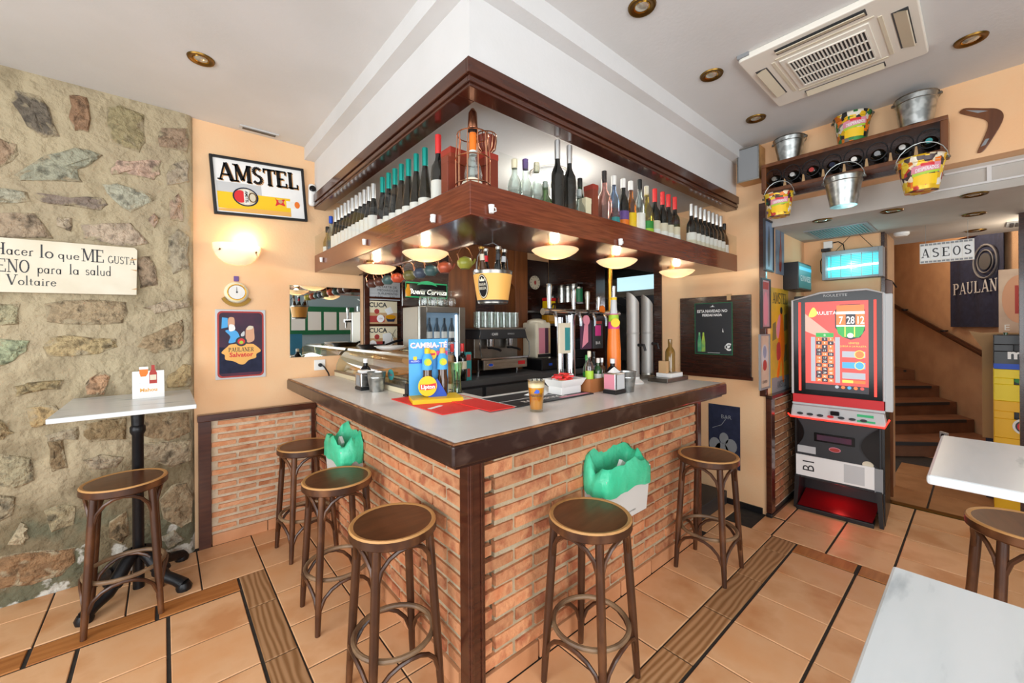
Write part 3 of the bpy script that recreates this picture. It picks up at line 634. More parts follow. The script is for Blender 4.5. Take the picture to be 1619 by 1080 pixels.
# glass bowl lamps under the shelf
lamp = thing('bowl_lamp', 'lit glass bowl lamp under the short shelf, nearer the corner', 'lamp', (1.19, 2.17, 2.083), 0, 'glass bowl lamps under the shelf')
MB().lathe([(.001, -.088), (.05, -.083), (.09, -.07), (.12, -.053), (.137, -.036), (.134, -.033), (.117, -.047), (.088, -.063), (.05, -.075), (.001, -.080)], 28).build('shade', 'opal_glass', lamp)
MB().lathe([(0, 0), (.028, 0), (.028, -.008), (.012, -.014), (0, -.014)], 14, (.0, .05, 0)).tube([(0, .05, -.01), (0, .045, -.03), (0, .05, -.05), (0, .06, -.074)], .005, 6).build('bracket', 'old_brass', lamp)
MB().lathe([(0, -.073), (.014, -.068), (.02, -.052), (.016, -.034), (.009, -.024), (0, -.022)], 12).build('bulb', 'bulb', lamp)
for i, (x, y, lab) in enumerate(((1.19, 2.17, None), (1.19, 2.90, 'lit glass bowl lamp under the short shelf, nearer the peach wall'), (1.73, 1.62, 'lit glass bowl lamp under the long shelf, nearest the hanging ice bucket'),
                  (2.34, 1.62, 'lit glass bowl lamp under the long shelf, over the brass pole'), (3.17, 1.62, 'lit glass bowl lamp under the long shelf, at the far wall end'))):
    if i: dup(lamp, (x, y, 2.083), PI / 2 if i < 2 else 0, lab)
    point('lamp_light', (x, y, 2.052), 8, (1, .88, .7), .02)

# ------------------------------------------------------------------ behind the bar
p = at(868, 273, Z=2.714); t = thing('ceiling_lamp', 'round lit ceiling lamp behind the bar, seen above the bottles', 'ceiling light', p)
MB().lathe([(.13, -.001), (.135, -.02), (.125, -.03), (.12, -.02)], 28).build('ring', 'light_grey', t); MB().lathe([(.122, -.022), (.1, -.045), (.0, -.055)], 28).build('diffuser', 'lamp_diffuser', t)
point('ceiling_lamp_light', (p.x, p.y, 2.52), 9, (1, .95, .86), .1)
bw = thing('back_bar_panelling', 'dark wooden panelling behind the bar with posters on it', 'panelling', (1.40, YW, 0))
MB().box(0, -.02, 1.2, 2.44, -.001, 2.45).build('panel', 'dark_wood', bw, smooth=False)
for x in (0, .37, .66): MB().box(x, -.034, 1.2, x + .05, -.02, 2.07).build('stile', 'mahogany', bw, smooth=False, bevel=.003)
for z in (1.36, 1.62, 1.875): MB().box(.05, -.03, z, .37, -.02, z + .02).build('rail', 'mahogany', bw, smooth=False)
bc = thing('back_counter', 'low dark back counter carrying fridge and coffee machine', 'counter', (1.5, 2.8, 0))
MB().box(0, 0, 1.10, 2.33, .88, 1.15).build('worktop', 'dark_grey', bc, smooth=False, bevel=.004)
MB().box(.02, .03, 0, 2.33, .88, 1.10).build('body', 'charcoal', bc, smooth=False)
for i in range(4): MB().box(.06 + i * .56, .012, .5, .58 + i * .56, .03, 1.08).build('door', 'dark_grey', bc, smooth=False, bevel=.004)
# wooden niche for the coffee machine
cb = thing('wooden_niche', 'brown wooden cabinet niche around the coffee machine, reaching the shelf', 'cabinet', (2.02, 3.25, 1.15))
MB().box(0, 0, 0, .31, .44, 1.5).build('side_panel', 'cabinet_wood', cb, smooth=False, bevel=.004)
MB().box(.83, 0, 0, 1.01, .44, 1.5).build('side_panel', 'cabinet_wood', cb, smooth=False, bevel=.004)
MB().box(.31, .36, 0, .83, .44, 1.5).build('back_panel', 'dark_wood', cb, smooth=False)
MB().box(-.46, .0, .64, -.001, .02, 1.3).build('sign_board', 'dark_wood', cb, smooth=False)
MB().prism([(.31, 1.5), (.31, .86)] + [(.57 - .26 * math.cos(PI * i / 10), .86 + .1 * math.sin(PI * i / 10)) for i in range(11)] + [(.83, 1.5)], .01, .05).build('arch', 'cabinet_wood', cb, smooth=False)
# display fridge
fr = thing('display_fridge', 'small steel display fridge with a lit glass door', 'fridge', (1.563, 2.95, 1.15))
MB().box(0, .035, 0, .437, .31, .625).build('body', 'fridge_steel', fr, smooth=False, bevel=.006)
b = MB().box(0, 0, 0, .06, .033, .625).box(.377, 0, 0, .437, .033, .625).box(.06, 0, .575, .377, .033, .625).box(.06, 0, 0, .377, .033, .06)
b.build('door_frame', 'dim_steel', fr, smooth=False, bevel=.003)
MB().box(.06, .030, .06, .377, .034, .575).build('door_back', 'fridge_back_glow', fr, smooth=False)  # back panel glows faintly, standing in for light inside the fridge
MB().box(.06, .006, .06, .377, .010, .575).build('glass_pane', 'pane_glass', fr, smooth=False)
MB().box(.35, .018, .07, .368, .026, .56).build('light_strip', 'fridge_light', fr, smooth=False)
for i in range(4):
    for r in range(2):
        MB().lathe([(0, 0), (.027, 0), (.028, .11), (.012, .155), (.011, .2), (0, .2)], 10, (.095 + i * .072, .021, .07 + r * .262), sy=.3).build('fridge_bottle', 'fridge_bottle', fr); MB().lathe([(.0285, .03), (.0288, .085)], 10, (.095 + i * .072, .021, .07 + r * .262), sy=.3).build('bottle_label', 'light_grey', fr)
MB().box(.06, .018, .325, .377, .030, .331).build('wire_shelf', 'chrome', fr, smooth=False)
text('Buena', .055, 'white', fr, (.24, -.002 + .006, .30), name='lettering', shear=.3); text('Cerveza', .062, 'white', fr, (.225, .004, .245), name='lettering', shear=.3)
# glasses upside down on the fridge
gl = thing('stem_glass', 'upturned stem glass on the fridge, in the front row', 'glass', (1.64, 3.02, 1.7755), 0, 'glasses on the fridge')
MB().lathe([(.040, 0), (.047, .035), (.040, .085), (.008, .10), (.007, .125), (.035, .135), (.035, .139), (0, .139)], 14).build('bowl', 'clear_glass', gl)
for x, y, lab in ((1.72, 3.0, 'upturned stem glass on the fridge, second in the front row'), (1.80, 3.02, 'upturned stem glass on the fridge, third in the front row'), (1.69, 3.12, 'upturned stem glass on the fridge, first in the back row'), (1.77, 3.13, 'upturned stem glass on the fridge, middle of the back row'), (1.85, 3.12, 'upturned stem glass on the fridge, back row beside the wooden niche'), (1.90, 3.02, 'upturned stem glass on the fridge, front row beside the wooden niche')): dup(gl, (x, y, 1.7755), 0, lab)
# posters behind the bar
def flat_board(name, label, cat, c, w, h, m, rz=0, th=.006, group=None, frame=None, fw=.012):
    """a thin board or poster whose back touches the wall; local x right, z up, front at -th"""
    t = thing(name, label, cat, c, rz, group)
    MB().box(-w / 2, -th, -h / 2, w / 2, 0, h / 2).build('sheet', m, t, smooth=False)
    if frame:
        b = MB().box(-w / 2 - fw, -th - .008, -h / 2 - fw, -w / 2, 0, h / 2 + fw).box(w / 2, -th - .008, -h / 2 - fw, w / 2 + fw, 0, h / 2 + fw)
        b.box(-w / 2, -th - .008, -h / 2 - fw, w / 2, 0, -h / 2).box(-w / 2, -th - .008, h / 2, w / 2, 0, h / 2 + fw); b.build('frame', frame, t, smooth=False)
    return t
YP = YW - .0205
t = flat_board('poster', 'grey notice behind the bar, above the two tapas posters', 'poster', (1.60, YP, 1.96), .31, .19, 'light_grey')
text('A PARTIR DE\nMEDIANOCHE\nSUPLEMENTO', .032, 'charcoal', t, (.03, -.0065, .02)); MB().box(-.14, -.0065, -.035, .14, -.006, -.033).build('rule', 'mid_grey', t); text('+ 0,50        0,20', .03, 'charcoal', t, (0, -.0065, -.075))
for zc, lab, bowl in ((1.745, 'tapas poster with a yellow bowl, upper of two behind the bar', 1), (1.505, 'tapas poster with a white card, lower of two behind the bar', 0)):
    t = flat_board('poster', lab, 'poster', (1.575, YP, zc), .295, .22, 'cream', group='tapas posters behind the bar')
    MB().box(-.147, -.0064, -.11, .147, -.006, -.0).build('wood_print', 'tan', t, smooth=False)
    text('CUCA', .062, 'charcoal', t, (-.13, -.0068, .052), align='LEFT', bold=.0015)
    MB().disc((-.055, .012), .024, -.0072, -.006).build('red_badge', 'dull_red', t); MB().box(-.135, -.007, -.09, .02, -.0065, -.03).build('red_panel', 'dull_red', t, smooth=False)
    MB().disc((-.02 if bowl else -.095, -.055), .036, -.0078, -.006).build('price_disc', 'paper', t); text('3,50', .022, 'dull_red', t, (-.02 if bowl else -.095, -.0082, -.063))
    if bowl:
        MB().prism([(.03, -.04), (.135, -.04), (.115, -.085), (.05, -.085)], -.0076, -.006).build('bowl_print', 'navy', t); MB().disc((.082, -.04), .052, -.008, -.006, sz=.42).build('food_print', 'amber', t)
        MB().prism([(.02, .03), (.08, .06), (.11, -.0), (.05, -.02)], -.007, -.006).build('card_print', 'paper', t)
    else:
        MB().prism([(-.0, .04), (.08, .05), (.12, -.05), (.03, -.10), (.0, -.09)], -.007, -.006).build('card_print', 'paper', t)
        MB().tube([(.13, -.0075, .08), (.1, -.0075, .03), (.09, -.0075, -.02), (.11, -.0075, -.08)], .002, 4).tube([(.06, -.0075, .06), (.1, -.0075, .03), (.12, -.0075, .0)], .002, 4).build('branch_print', 'charcoal', t)
# sign with green outline over the fridge
p0, p1 = at(641, 446, Y=3.22), at(706, 472, Y=3.22); w, h = p1.x - p0.x, p0.z - p1.z
t = thing('neon_sign', 'black sign with green outline and white script above the fridge', 'sign', ((p0.x + p1.x) / 2, 3.238, (p0.z + p1.z) / 2))
MB().box(-w / 2, -.02, -h / 2, w / 2, 0, h / 2).build('panel', 'black_gloss', t, smooth=False)
MB().tube([(-w / 2, -.024, -h / 2), (w / 2, -.024, -h / 2), (w / 2, -.024, h / 2), (-w / 2, -.024, h / 2)], .006, 6, closed=True).build('outline', 'neon_green', t, smooth=False)
MB().prism([(-.10, h / 2 - .02), (-.06, h / 2 + .012), (.0, h / 2 + .022), (.06, h / 2 + .012), (.10, h / 2 - .02), (.05, h / 2 - .01), (-.05, h / 2 - .01)], -.03, -.02).build('banner', 'neon_green', t)
text('Buena Cerveza', .062, 'neon_white', t, (.01, -.026, -.035), shear=.3, bold=.0015)
MB().lathe([(0, -.05), (.024, -.05), (.026, 0), (.014, .03), (.012, .055), (0, .055)], 10, (-w / 2 + .02, -.026, -.01), sy=.3).build('bottle_print', 'amber', t)
# teapots under the shelf
pot = thing('hanging_teapot', 'yellow green teapot hanging under the shelf, nearest the ice bucket', 'teapot', (0, 0, 0), 0, 'teapots under the shelf')
MB().lathe([(0, -.078), (.028, -.078), (.044, -.058), (.047, -.038), (.038, -.018), (.018, -.008), (.008, -.004), (0, -.003)], 14).build('body', 'lime', pot)
MB().tube([(-.04, 0, -.035), (-.052, 0, .005), (-.025, 0, .045), (0, 0, .052), (.025, 0, .045), (.052, 0, .005), (.04, 0, -.035)], .0035, 6).build('bail', 'copper_wire', pot)
MB().tube([(.04, 0, -.05), (.062, 0, -.035), (.074, 0, -.012)], [.011, .009, .006], 8).build('spout', 'lime', pot)
mat('pot_yellow', '98993a', .35); mat('pot_rust', '96472e', .35); mat('pot_teal', '3f5c5c', .35); mat('pot_slate', '454f5e', .35); mat('pot_olive', '70693a', .35); mat('pot_red', 'b24a2c', .35); mat('pot_brown', '5c3428', .35)
seq = [(735, 412, 'pot_yellow', None), (703, 420, 'pot_rust', 'rust coloured teapot hanging next to the yellow green teapot'), (681, 424, 'pot_teal', 'dark teal teapot hanging between rust and slate teapots'),
       (664, 428, 'pot_slate', 'slate blue teapot hanging next to the olive teapot'), (647, 432, 'pot_olive', 'olive teapot hanging above the grey notice edge'), (628, 434, 'pot_red', 'orange red teapot hanging in front of the grey notice'),
       (613, 440, 'pot_teal', 'grey teal teapot hanging beside the orange red one'), (600, 446, 'pot_brown', 'dark brown teapot hanging over the grey notice'), (588, 450, 'pot_brown', 'dark brown teapot hanging last in the row by the peach wall')]
for i, (x, y, mm, lab) in enumerate(seq):
    q = at(x, y, X=1.36); q.z = 2.027
    r = pot if i == 0 else dup(pot, q, None, lab)
    r.location = q
    for ch in r.children:
        if not ch.name.startswith('bail'): ch.data = ch.data.copy(); ch.data.materials[0] = MATS[mm]
MB().box(1.35, 1.9, 2.078, 1.37, 3.7, 2.084).build('teapot_rail', 'dark_wood'); tag(bpy.data.objects['teapot_rail'], 'thin dark rail under the shelf that the teapots hang from', 'rail')
# hanging ice bucket with bottles
ib = thing('ice_bucket', 'yellow beer bucket with a black oval badge hanging under the shelf corner', 'bucket', (1.33, 1.70, 1.725))
MB().lathe([(0, 0), (.079, 0), (.105, .17), (.108, .172), (.103, .168), (.077, .004), (0, .004)], 28).build('pail', 'dim_steel', ib)
MB().lathe([(.0832, .018), (.1037, .152)], 28).build('label_wrap', 'label_yellow', ib); MB().lathe([(.0817, .008), (.0838, .022)], 28).build('foot_band', 'charcoal', ib)
MB().tube([(-.106, 0, .165), (-.1, 0, .24), (-.06, 0, .305), (0, 0, .325), (.06, 0, .305), (.1, 0, .24), (.106, 0, .165)], .004, 6).build('bail', 'chrome', ib)
MB().tube([(0, 0, .325), (0, 0, .357)], .003, 6).build('hook', 'chrome', ib)
for a in (0, PI): MB().lathe([(0, -.01), (.012, -.008), (.012, .008), (0, .01)], 8, (.108 * math.cos(a), 0, .165)).build('lug', 'chrome', ib)
# oval badge wraps the pail on the side that faces the room
A0 = math.radians(199); ng = 24
def onpail(u, v, off=.0012):
    z = .085 + v; r = .0835 + (z - .018) / .134 * .0205 + off; a = A0 + u / r
    return (r * math.cos(a), r * math.sin(a), z)
for k, (su, sv, mm, off) in enumerate(((.031, .062, 'matt_black', .0012), (.028, .058, 'label_cream', .0018), (.025, .054, 'matt_black', .0024))):
    rings = [[onpail(su * f * math.cos(2 * PI * i / ng), sv * f * math.sin(2 * PI * i / ng), off) for i in range(ng)] for f in (1, .8, .6, .4, .2)]
    bb = MB().add(sum(rings, []) + [onpail(0, 0, off)], [(k2 * ng + i, k2 * ng + (i + 1) % ng, (k2 + 1) * ng + (i + 1) % ng, (k2 + 1) * ng + i) for k2 in range(4) for i in range(ng)] + [(4 * ng + i, 4 * ng + (i + 1) % ng, 5 * ng) for i in range(ng)])
    bb.build('oval_badge', mm, ib)
bb = MB()
for s, u0, v0, hh in (('MID', -.018, .0, .016), ('NIK', -.018, -.022, .016)): pass
def wraptext(body, size, u0, v0, m, parent):
    o = text(body, size, m, parent, (0, 0, 0))
    for v in o.data.vertices: v.co = onpail(v.co.x + u0, v.co.z + v0, .0034)
    return o
wraptext('BEER', .02, 0, .004, 'label_cream', ib); wraptext('BEER', .02, 0, -.016, 'label_cream', ib)
bb = MB().poly([onpail(*p_, .0034) for p_ in ((-.014, .026), (.014, .026), (.017, .044), (.008, .034), (0, .048), (-.008, .034), (-.017, .044))]); bb.build('crown_mark', 'label_cream', ib)
def mini(parent, x, y, z, tilt, m, cap, k=1.0):
    R = Matrix.Rotation(tilt, 3, 'Y')
    MB().lathe([(0, 0), (.03, 0), (.03, .1), (.012, .15), (.011, .2), (0, .2)], 10, (x, y, z), R).build('bottle', m, parent)
for i, (x, y, tl, m_, cp) in enumerate(((-.042, .008, -.09, 'brown_bottle', 'label_cream'), (-.012, .044, 0, 'wine_glass_dark', 'red'), (-.002, -.044, .02, 'wine_glass_dark', 'charcoal'), (.034, -.012, .14, 'wine_glass_dark', 'light_grey'), (.04, .03, .11, 'brown_bottle', 'label_cream'))):
    bt = thing('beer_bottle', ['brown beer bottle at one side of the hanging ice bucket, light label', 'black bottle with a red top in the hanging ice bucket', 'black bottle standing at the middle of the hanging ice bucket', 'black bottle leaning in the hanging ice bucket', 'brown bottle at the far rim of the hanging ice bucket'][i], 'bottle', (1.33 + x, 1.70 + y, 1.735), 0, 'bottles in the ice bucket')
    R = Matrix.Rotation(tl, 3, 'Y')
    MB().lathe([(0, 0), (.026, 0), (.028, .16), (.012, .22), (.011, .275), (0, .275)], 12, (0, 0, 0), R).build('glass', m_, bt)
    MB().lathe([(.0115, .272), (.014, .276), (.014, .288), (0, .29)], 12, (0, 0, 0), R).build('crown_cap', 'old_brass' if i in (0, 4) else 'steel', bt)
    MB().lathe([(.0135, .218), (.0122, .25)], 12, (0, 0, 0), R).build('neck_label', cp, bt)
# coffee machine
cm = thing('coffee_machine', 'two group steel espresso machine on the back counter', 'coffee machine', (2.17, 2.98, 1.15))
MB().box(.03, .06, .05, .57, .25, .16).box(.03, .12, .16, .57, .25, .36).build('body', 'dim_steel', cm, smooth=False, bevel=.004)
MB().prism([(0, .34), (.6, .34), (.57, .43), (.02, .43)], .0, .25).build('top_case', 'charcoal', cm, smooth=False, bevel=.006)
MB().box(.05, -.002, .055, .59, .02, .145).build('front_panel', 'steel', cm, smooth=False, bevel=.003)
MB().box(.02, -.01, .15, .6, .14, .165).build('drip_grid', 'chrome', cm, smooth=False)
MB().box(0.0, .0, .43, .58, .24, .445).build('cup_tray', 'steel', cm, smooth=False)
MB().disc((.13, .1), .04, -.006, 0, sz=.5).build('oval_badge', 'chrome', cm); MB().disc((.13, .1), .026, -.008, 0, sz=.5).build('blue_badge', 'blue', cm)
MB().box(.47, -.006, .085, .56, 0, .12).build('red_badge', 'red', cm, smooth=False)
MB().disc((.18, .385), .05, -.004, .02, sz=.35).build('name_plate', 'dark_grey', cm); text('CAFE', .03, 'white', cm, (.18, -.006, .375)); text('ESPRESSO', .02, 'light_grey', cm, (.38, -.004, .38))
for x in (.18, .42):
    g = MB().cyl((x, .06, .34), (x, .06, .27), .04, .035, 14).build('group_head', 'chrome', cm)
    MB().cyl((x, .06, .262), (x, .06, .245), .036, .03, 14).tube([(x, .03, .252), (x, -.05, .245), (x, -.09, .235)], [.009, .011, .012], 8).build('filter_handle', 'black_plastic', g)
MB().tube([(.59, .02, .36), (.62, -.0, .3), (.625, 0, .2), (.62, .01, .14)], .005, 6).tube([(.02, .02, .33), (.01, -.0, .25), (.03, 0, .17)], .005, 6).build('steam_wand', 'chrome', cm)
for x in (.06, .54): MB().cyl((x, .1, 0), (x, .1, .05), .015, .015, 10).build('foot', 'chrome', cm)
tum = thing('tumbler', 'clear tumbler on top of the coffee machine', 'glass', (2.2, 3.02, 1.5955), 0, 'tumblers on the coffee machine')
MB().lathe([(0, .004), (.024, .004), (.027, .0), (.031, .15), (.029, .15), (.025, .008), (0, .008)], 14).build('cup', 'clear_glass', tum)
for i in range(14):
    lab = '%s clear tumbler in the %s row on the coffee machine, counted from the fridge' % (ORD[i % 7], 'front' if i < 7 else 'back')
    if i: dup(tum, (2.2 + (i % 7) * .075 + (.03 if i > 6 else 0), 3.02 + (i // 7) * .08, 1.5955), 0, lab)
    else: tum['label'] = lab
# corner shelves right of the niche
cs = thing('corner_shelf', 'dark corner shelves behind the bar with tins and jars', 'shelf', (3.05, 3.40, 1.5))
for z in (.12, .27): MB().box(0, .02, z, .79, .3, z + .02).build('shelf_board', 'dim_steel', cs, smooth=False)
MB().box(.55, -.36, .37, .79, .02, .39).build('shelf_board', 'dark_wood', cs, smooth=False)
MB().box(.55, -.36, .60, .79, .3, .62).build('shelf_board', 'dark_wood', cs, smooth=False)
p = at(845, 447, Y=3.62)
ck = thing('wall_plate', 'pale round dial with a red centre mark behind the bar', 'plate', (p.x, 3.62, p.z))
MB().disc((0, 0), .085, -.012, .0, 28).build('face', 'label_cream', ck); MB().disc((0, 0), .017, -.016, 0, 10, 1.6).build('centre_mark', 'dull_red', ck)
for i in range(12): MB().cbox((.07 * math.sin(i * PI / 6), -.0135, .07 * math.cos(i * PI / 6)), (.006, .003, .014), Matrix.Rotation(i * PI / 6, 3, 'Y')).build('hour_mark', 'charcoal', ck)
MB().box(-.04, 0, -.085, .04, .05, -.07).build('stand', 'dark_wood', ck)
p = at(868, 470, Y=3.5); tin = thing('tin', 'red and yellow tin on the corner shelf', 'tin', (p.x, 3.5, 1.79))
MB().box(-.07, -.05, 0, .07, .05, .13).build('body', 'yellow', tin, smooth=False, bevel=.008); MB().box(-.072, -.052, .13, .072, .052, .17).build('lid', 'red', tin, smooth=False, bevel=.006); MB().prism([(-.04, .02), (.0, .1), (.02, .1), (-.01, .02)], -.052, -.049).prism([(.02, .02), (.05, .1), (.06, .08), (.04, .02)], -.052, -.049).build('print_mark', 'navy', tin)
p = at(868, 495, Y=3.5); tn = thing('tin', 'dull gold box on the lower corner shelf', 'tin', (p.x, 3.5, 1.64)); MB().box(-.08, -.05, 0, .08, .05, .13).build('body', 'amber', tn, smooth=False, bevel=.006); MB().box(-.05, -.052, .03, .05, -.05, .1).build('print_mark', 'label_yellow', tn, smooth=False)
for i, (yy, mm, hh, lab) in enumerate(((3.36, 'galvanised', .2, 'steel canister on the dark side shelf, nearest the corner'), (3.26, 'galvanised', .19, 'steel canister in the middle of the dark side shelf'), (3.17, 'galvanised', .21, 'steel canister with a lid next to the striped tin'), (3.09, 'forest', .17, 'red and green striped tin on the dark side shelf'))):
    cn = thing('canister', lab, 'canister', (3.7, yy, 1.891), 0, 'canisters on the side shelf')
    MB().lathe([(0, 0), (.048, 0), (.048, hh), (0, hh)], 18).build('body', mm, cn); MB().lathe([(.05, hh - .015), (.05, hh + .006), (0, hh + .01)], 18).build('lid', 'dim_steel', cn)
    if mm == 'forest':
        MB().lathe([(.0485, .0), (.0485, hh)], 18).build('red_stripe', 'dull_red', cn); ch = [c for c in cn.children if c.name.startswith('red')][0]
        ch.data = ch.data  # full wrap is trimmed below
        bmv = [v.co for v in ch.data.vertices]; keep = [p_ for p_ in ch.data.polygons if sum(bmv[i].y for i in p_.vertices) / 4 > .0]
        me = bpy.data.meshes.new('red_stripe'); me.from_pydata([tuple(v) for v in bmv], [], [tuple(k.vertices) for k in keep]); me.materials.append(MATS['dull_red']); ch.data = me
wg = thing('wine_glass', 'wine glass hanging upside down over the side shelf', 'glass', (3.72, 3.1, 2.095), 0, 'hanging wine glasses')
MB().lathe([(.032, .024), (.03, .021), (.005, .015), (.004, -.05), (.02, -.06), (.036, -.09), (.034, -.13), (.032, -.13), (.034, -.09), (.018, -.063), (0, -.055)], 14).build('bowl', 'clear_glass', wg)
for k in range(6):
    lab = '%s wine glass hanging upside down over the canisters, counted from the kitchen hatch' % ORD[k]
    if k: dup(wg, (3.72, 3.1 + k * .085, 2.095), 0, lab)
    else: wg['label'] = lab
# drink dispenser
p = at(856, 590, Y=3.05)
dd = thing('drink_dispenser', 'beige drink dispenser with a spotted front panel on the back counter', 'dispenser', (p.x + .01, 3.03, 1.15))
MB().box(-.1, .0, .12, .12, .22, .5).build('body', 'off_white', dd, smooth=False, bevel=.02); MB().lathe([(.115, .48), (.10, .52), (.04, .54), (0, .54)], 20, (.01, .11, 0)).build('top_dome', 'off_white', dd)
MB().box(-.065, -.004, .17, .025, .0, .44).build('spotted_panel', 'pink', dd, smooth=False); MB().box(.028, -.004, .17, .075, 0, .44).build('picture_panel', 'plum', dd, smooth=False); MB().box(.08, -.004, .17, .105, 0, .44).build('side_panel', 'tan', dd, smooth=False)
MB().box(-.08, -.004, .13, .11, .0, .165).build('tap_row', 'black_plastic', dd, smooth=False)
MB().tube([(.07, -.02, .13), (.065, -.03, .06), (.09, -.05, .02)], [.012, .016, .03], 8).build('pedestal', 'off_white', dd)
MB().box(-.12, -.1, 0, .2, .2, .12).build('base', 'black_plastic', dd, smooth=False, bevel=.01); MB().box(-.02, -.102, .05, .03, -.1, .075).build('blue_display', 'blue', dd, smooth=False)
# dark till beside it
p = at(893, 560, Y=2.9); tl = thing('cash_register', 'black cash register with drawers behind the beer taps', 'cash register', (p.x + .17, 2.84, 1.15))
for i in range(3): MB().box(-.14, -.01, .02 + i * .1, .14, .01, .11 + i * .1).build('drawer', 'black_plastic', tl, smooth=False, bevel=.004)
MB().box(-.15, .01, 0, .15, .3, .33).build('body', 'black_gloss', tl, smooth=False, bevel=.006)
# wine bottles and box on the back counter are set with the other bottles
p = at(739, 599, Y=2.87); bx = thing('carton', 'slim blue carton on the back counter beside the wine bottles', 'carton', (p.x, 2.87, 1.15))
MB().box(-.028, -.02, 0, .028, .02, .24).build('body', 'teal', bx, smooth=False); MB().box(-.022, -.0215, .17, .022, -.02, .22).box(-.015, -.0215, .03, .015, -.02, .1).build('print_mark', 'dull_red', bx, smooth=False)
# kitchen hood in the hatch
hd = thing('extractor_hood', 'steel kitchen extractor hood with dark filters seen through the hatch', 'hood', (4.35, 2.0, 1.85))
MB().add([(0, 0, .35), (.9, 0, .75), (.9, 1.7, .75), (0, 1.7, .35), (0, 0, .12), (.9, 0, .12), (.9, 1.7, .12), (0, 1.7, .12)], [(0, 1, 2, 3), (0, 4, 5, 1), (1, 5, 6, 2), (2, 6, 7, 3), (3, 7, 4, 0)]).build('canopy', 'steel', hd, smooth=False)
MB().box(-.012, .50, .19, -.002, 1.0, .36).build('light_panel', 'hood_light', hd, smooth=False)
for i in range(7): MB().add([(.05, .06 + i * .23, .12), (.05, .26 + i * .23, .12), (.75, .26 + i * .23, -.06), (.75, .06 + i * .23, -.06)], [(0, 1, 2, 3), (3, 2, 1, 0)]).build('filter', 'dark_grey', hd, smooth=False)
MB().box(.8, -.3, -.75, .95, 1.75, .1).build('splashback', 'dim_steel', hd, smooth=False)
point('kitchen_light', (4.6, 2.4, 1.95), 6, (.95, .95, 1), .15)
# ------------------------------------------------------------------ bar stools
def arch(a, b, z0, z1, bulge, n=9):
    out = []
    for i in range(n):
        t = i / (n - 1); s = math.sin(PI * t)
        p = Vector(a).lerp(Vector(b), t); d = Vector((p.x, p.y, 0)); d = d.normalized() if d.length > 1e-5 else Vector((1, 0, 0))
        p = p + d * bulge * s; out.append((p.x, p.y, z0 + (z1 - z0) * s ** .62))
    return out
stool = thing('bar_stool', 'bentwood bar stool at the marble table by the stone wall', 'stool', (-.17, 3.18, 0), 0, 'bentwood bar stools')
MB().lathe([(0, .742), (.168, .742), (.168, .748), (0, .748)], 36).build('seat', 'seat_wood', stool)
MB().lathe([(.166, .748), (.172, .7515), (.181, .7515), (.186, .744), (.166, .744)], 36).build('rim', 'rim_wood', stool)
MB().lathe([(0, .704), (.178, .704), (.187, .712), (.187, .744), (.16, .7435)], 36).build('seat_frame', 'bentwood', stool)
feet = [(sx * .152, sy * .152) for sx, sy in ((-1, -1), (1, -1), (1, 1), (-1, 1))]; tops = [(x * .76, y * .76) for x, y in feet]
def leg_at(i, z):
    f = 1 - z / .71; return (tops[i][0] + (feet[i][0] - tops[i][0]) * f, tops[i][1] + (feet[i][1] - tops[i][1]) * f, z)
for i in range(4):
    MB().tube([leg_at(i, z) for z in (0, .1, .3, .55, .71)], [.0135, .016, .0185, .019, .018], 10).build('leg', 'bentwood', stool)
MB().tube([(.168 * math.cos(2 * PI * i / 32), .168 * math.sin(2 * PI * i / 32), .262) for i in range(32)], .0115, 8, closed=True).build('foot_ring', 'ring_wood', stool)
for i in range(4):
    j = (i + 1) % 4
    MB().tube(arch(leg_at(i, .54), leg_at(j, .54), .54, .70, .035), .0095, 7).build('top_brace', 'bentwood', stool)
    MB().tube(arch(leg_at(i, .10), leg_at(j, .10), .10, .25, .03), .0095, 7).build('lower_brace', 'bentwood', stool)
for x, y, rz, lab in ((.785, 3.235, .1, 'bentwood bar stool nearest the brick wainscot, beside the bar'), (.75, 2.41, .0, 'bentwood bar stool in front of the small green bin bag, middle of three'),
                      (.765, 1.70, -.05, 'large looking bentwood bar stool beside the bar corner post, facing the stone wall'), (1.463, 1.165, .12, 'bentwood bar stool under the long bar side, by the white wall bin'),
                      (2.735, 1.19, .04, 'bentwood bar stool at the far end of the long bar side'), (2.76, -.13, .3, 'dark bentwood stool cut by the picture edge, between the marble tables')):
    dup(stool, (x, y, 0), rz, lab)
# ------------------------------------------------------------------ marble tables on iron pedestals
def iron_base(t, h, r, ox=0, oy=0):
    MB().lathe([(0, .0), (.028, .0), (.028, h - .2), (.038, h - .18), (.038, h - .15), (.030, h - .14), (.034, h - .04), (.06, h - .02), (.06, h), (0, h)], 14, (ox, oy, .0)).build('column', 'black_iron', t)
    MB().box(-.22 + ox, -.03 + oy, h - .012, .22 + ox, .03 + oy, h).box(-.03 + ox, -.22 + oy, h - .012, .03 + ox, .22 + oy, h).build('top_spider', 'black_iron', t, smooth=False)
    for k in range(4):
        a = PI / 4 + k * PI / 2; c_, s_ = math.cos(a), math.sin(a)
        pts = [(.02, .23), (.07, .2), (.12, .135), (.18, .075), (.25, .055), (r, .032)]
        f = MB().tube([(c_ * u + ox, s_ * u + oy, z) for u, z in pts], [.03, .036, .036, .032, .03, .034], 10).build('foot', 'black_iron', t)
        MB().lathe([(0, 0), (.038, 0), (.042, .02), (.03, .045), (0, .052)], 10, (c_ * r + ox, s_ * r + oy, 0)).build('paw', 'black_iron', f)
        MB().lathe([(0, -.05), (.02, -.046), (.026, 0), (.02, .046), (0, .05)], 10, (c_ * .15 + ox, s_ * .15 + oy, .115), Matrix.Rotation(a, 3, 'Z') @ Matrix.Rotation(PI / 2, 3, 'X')).build('scroll', 'black_iron', f)
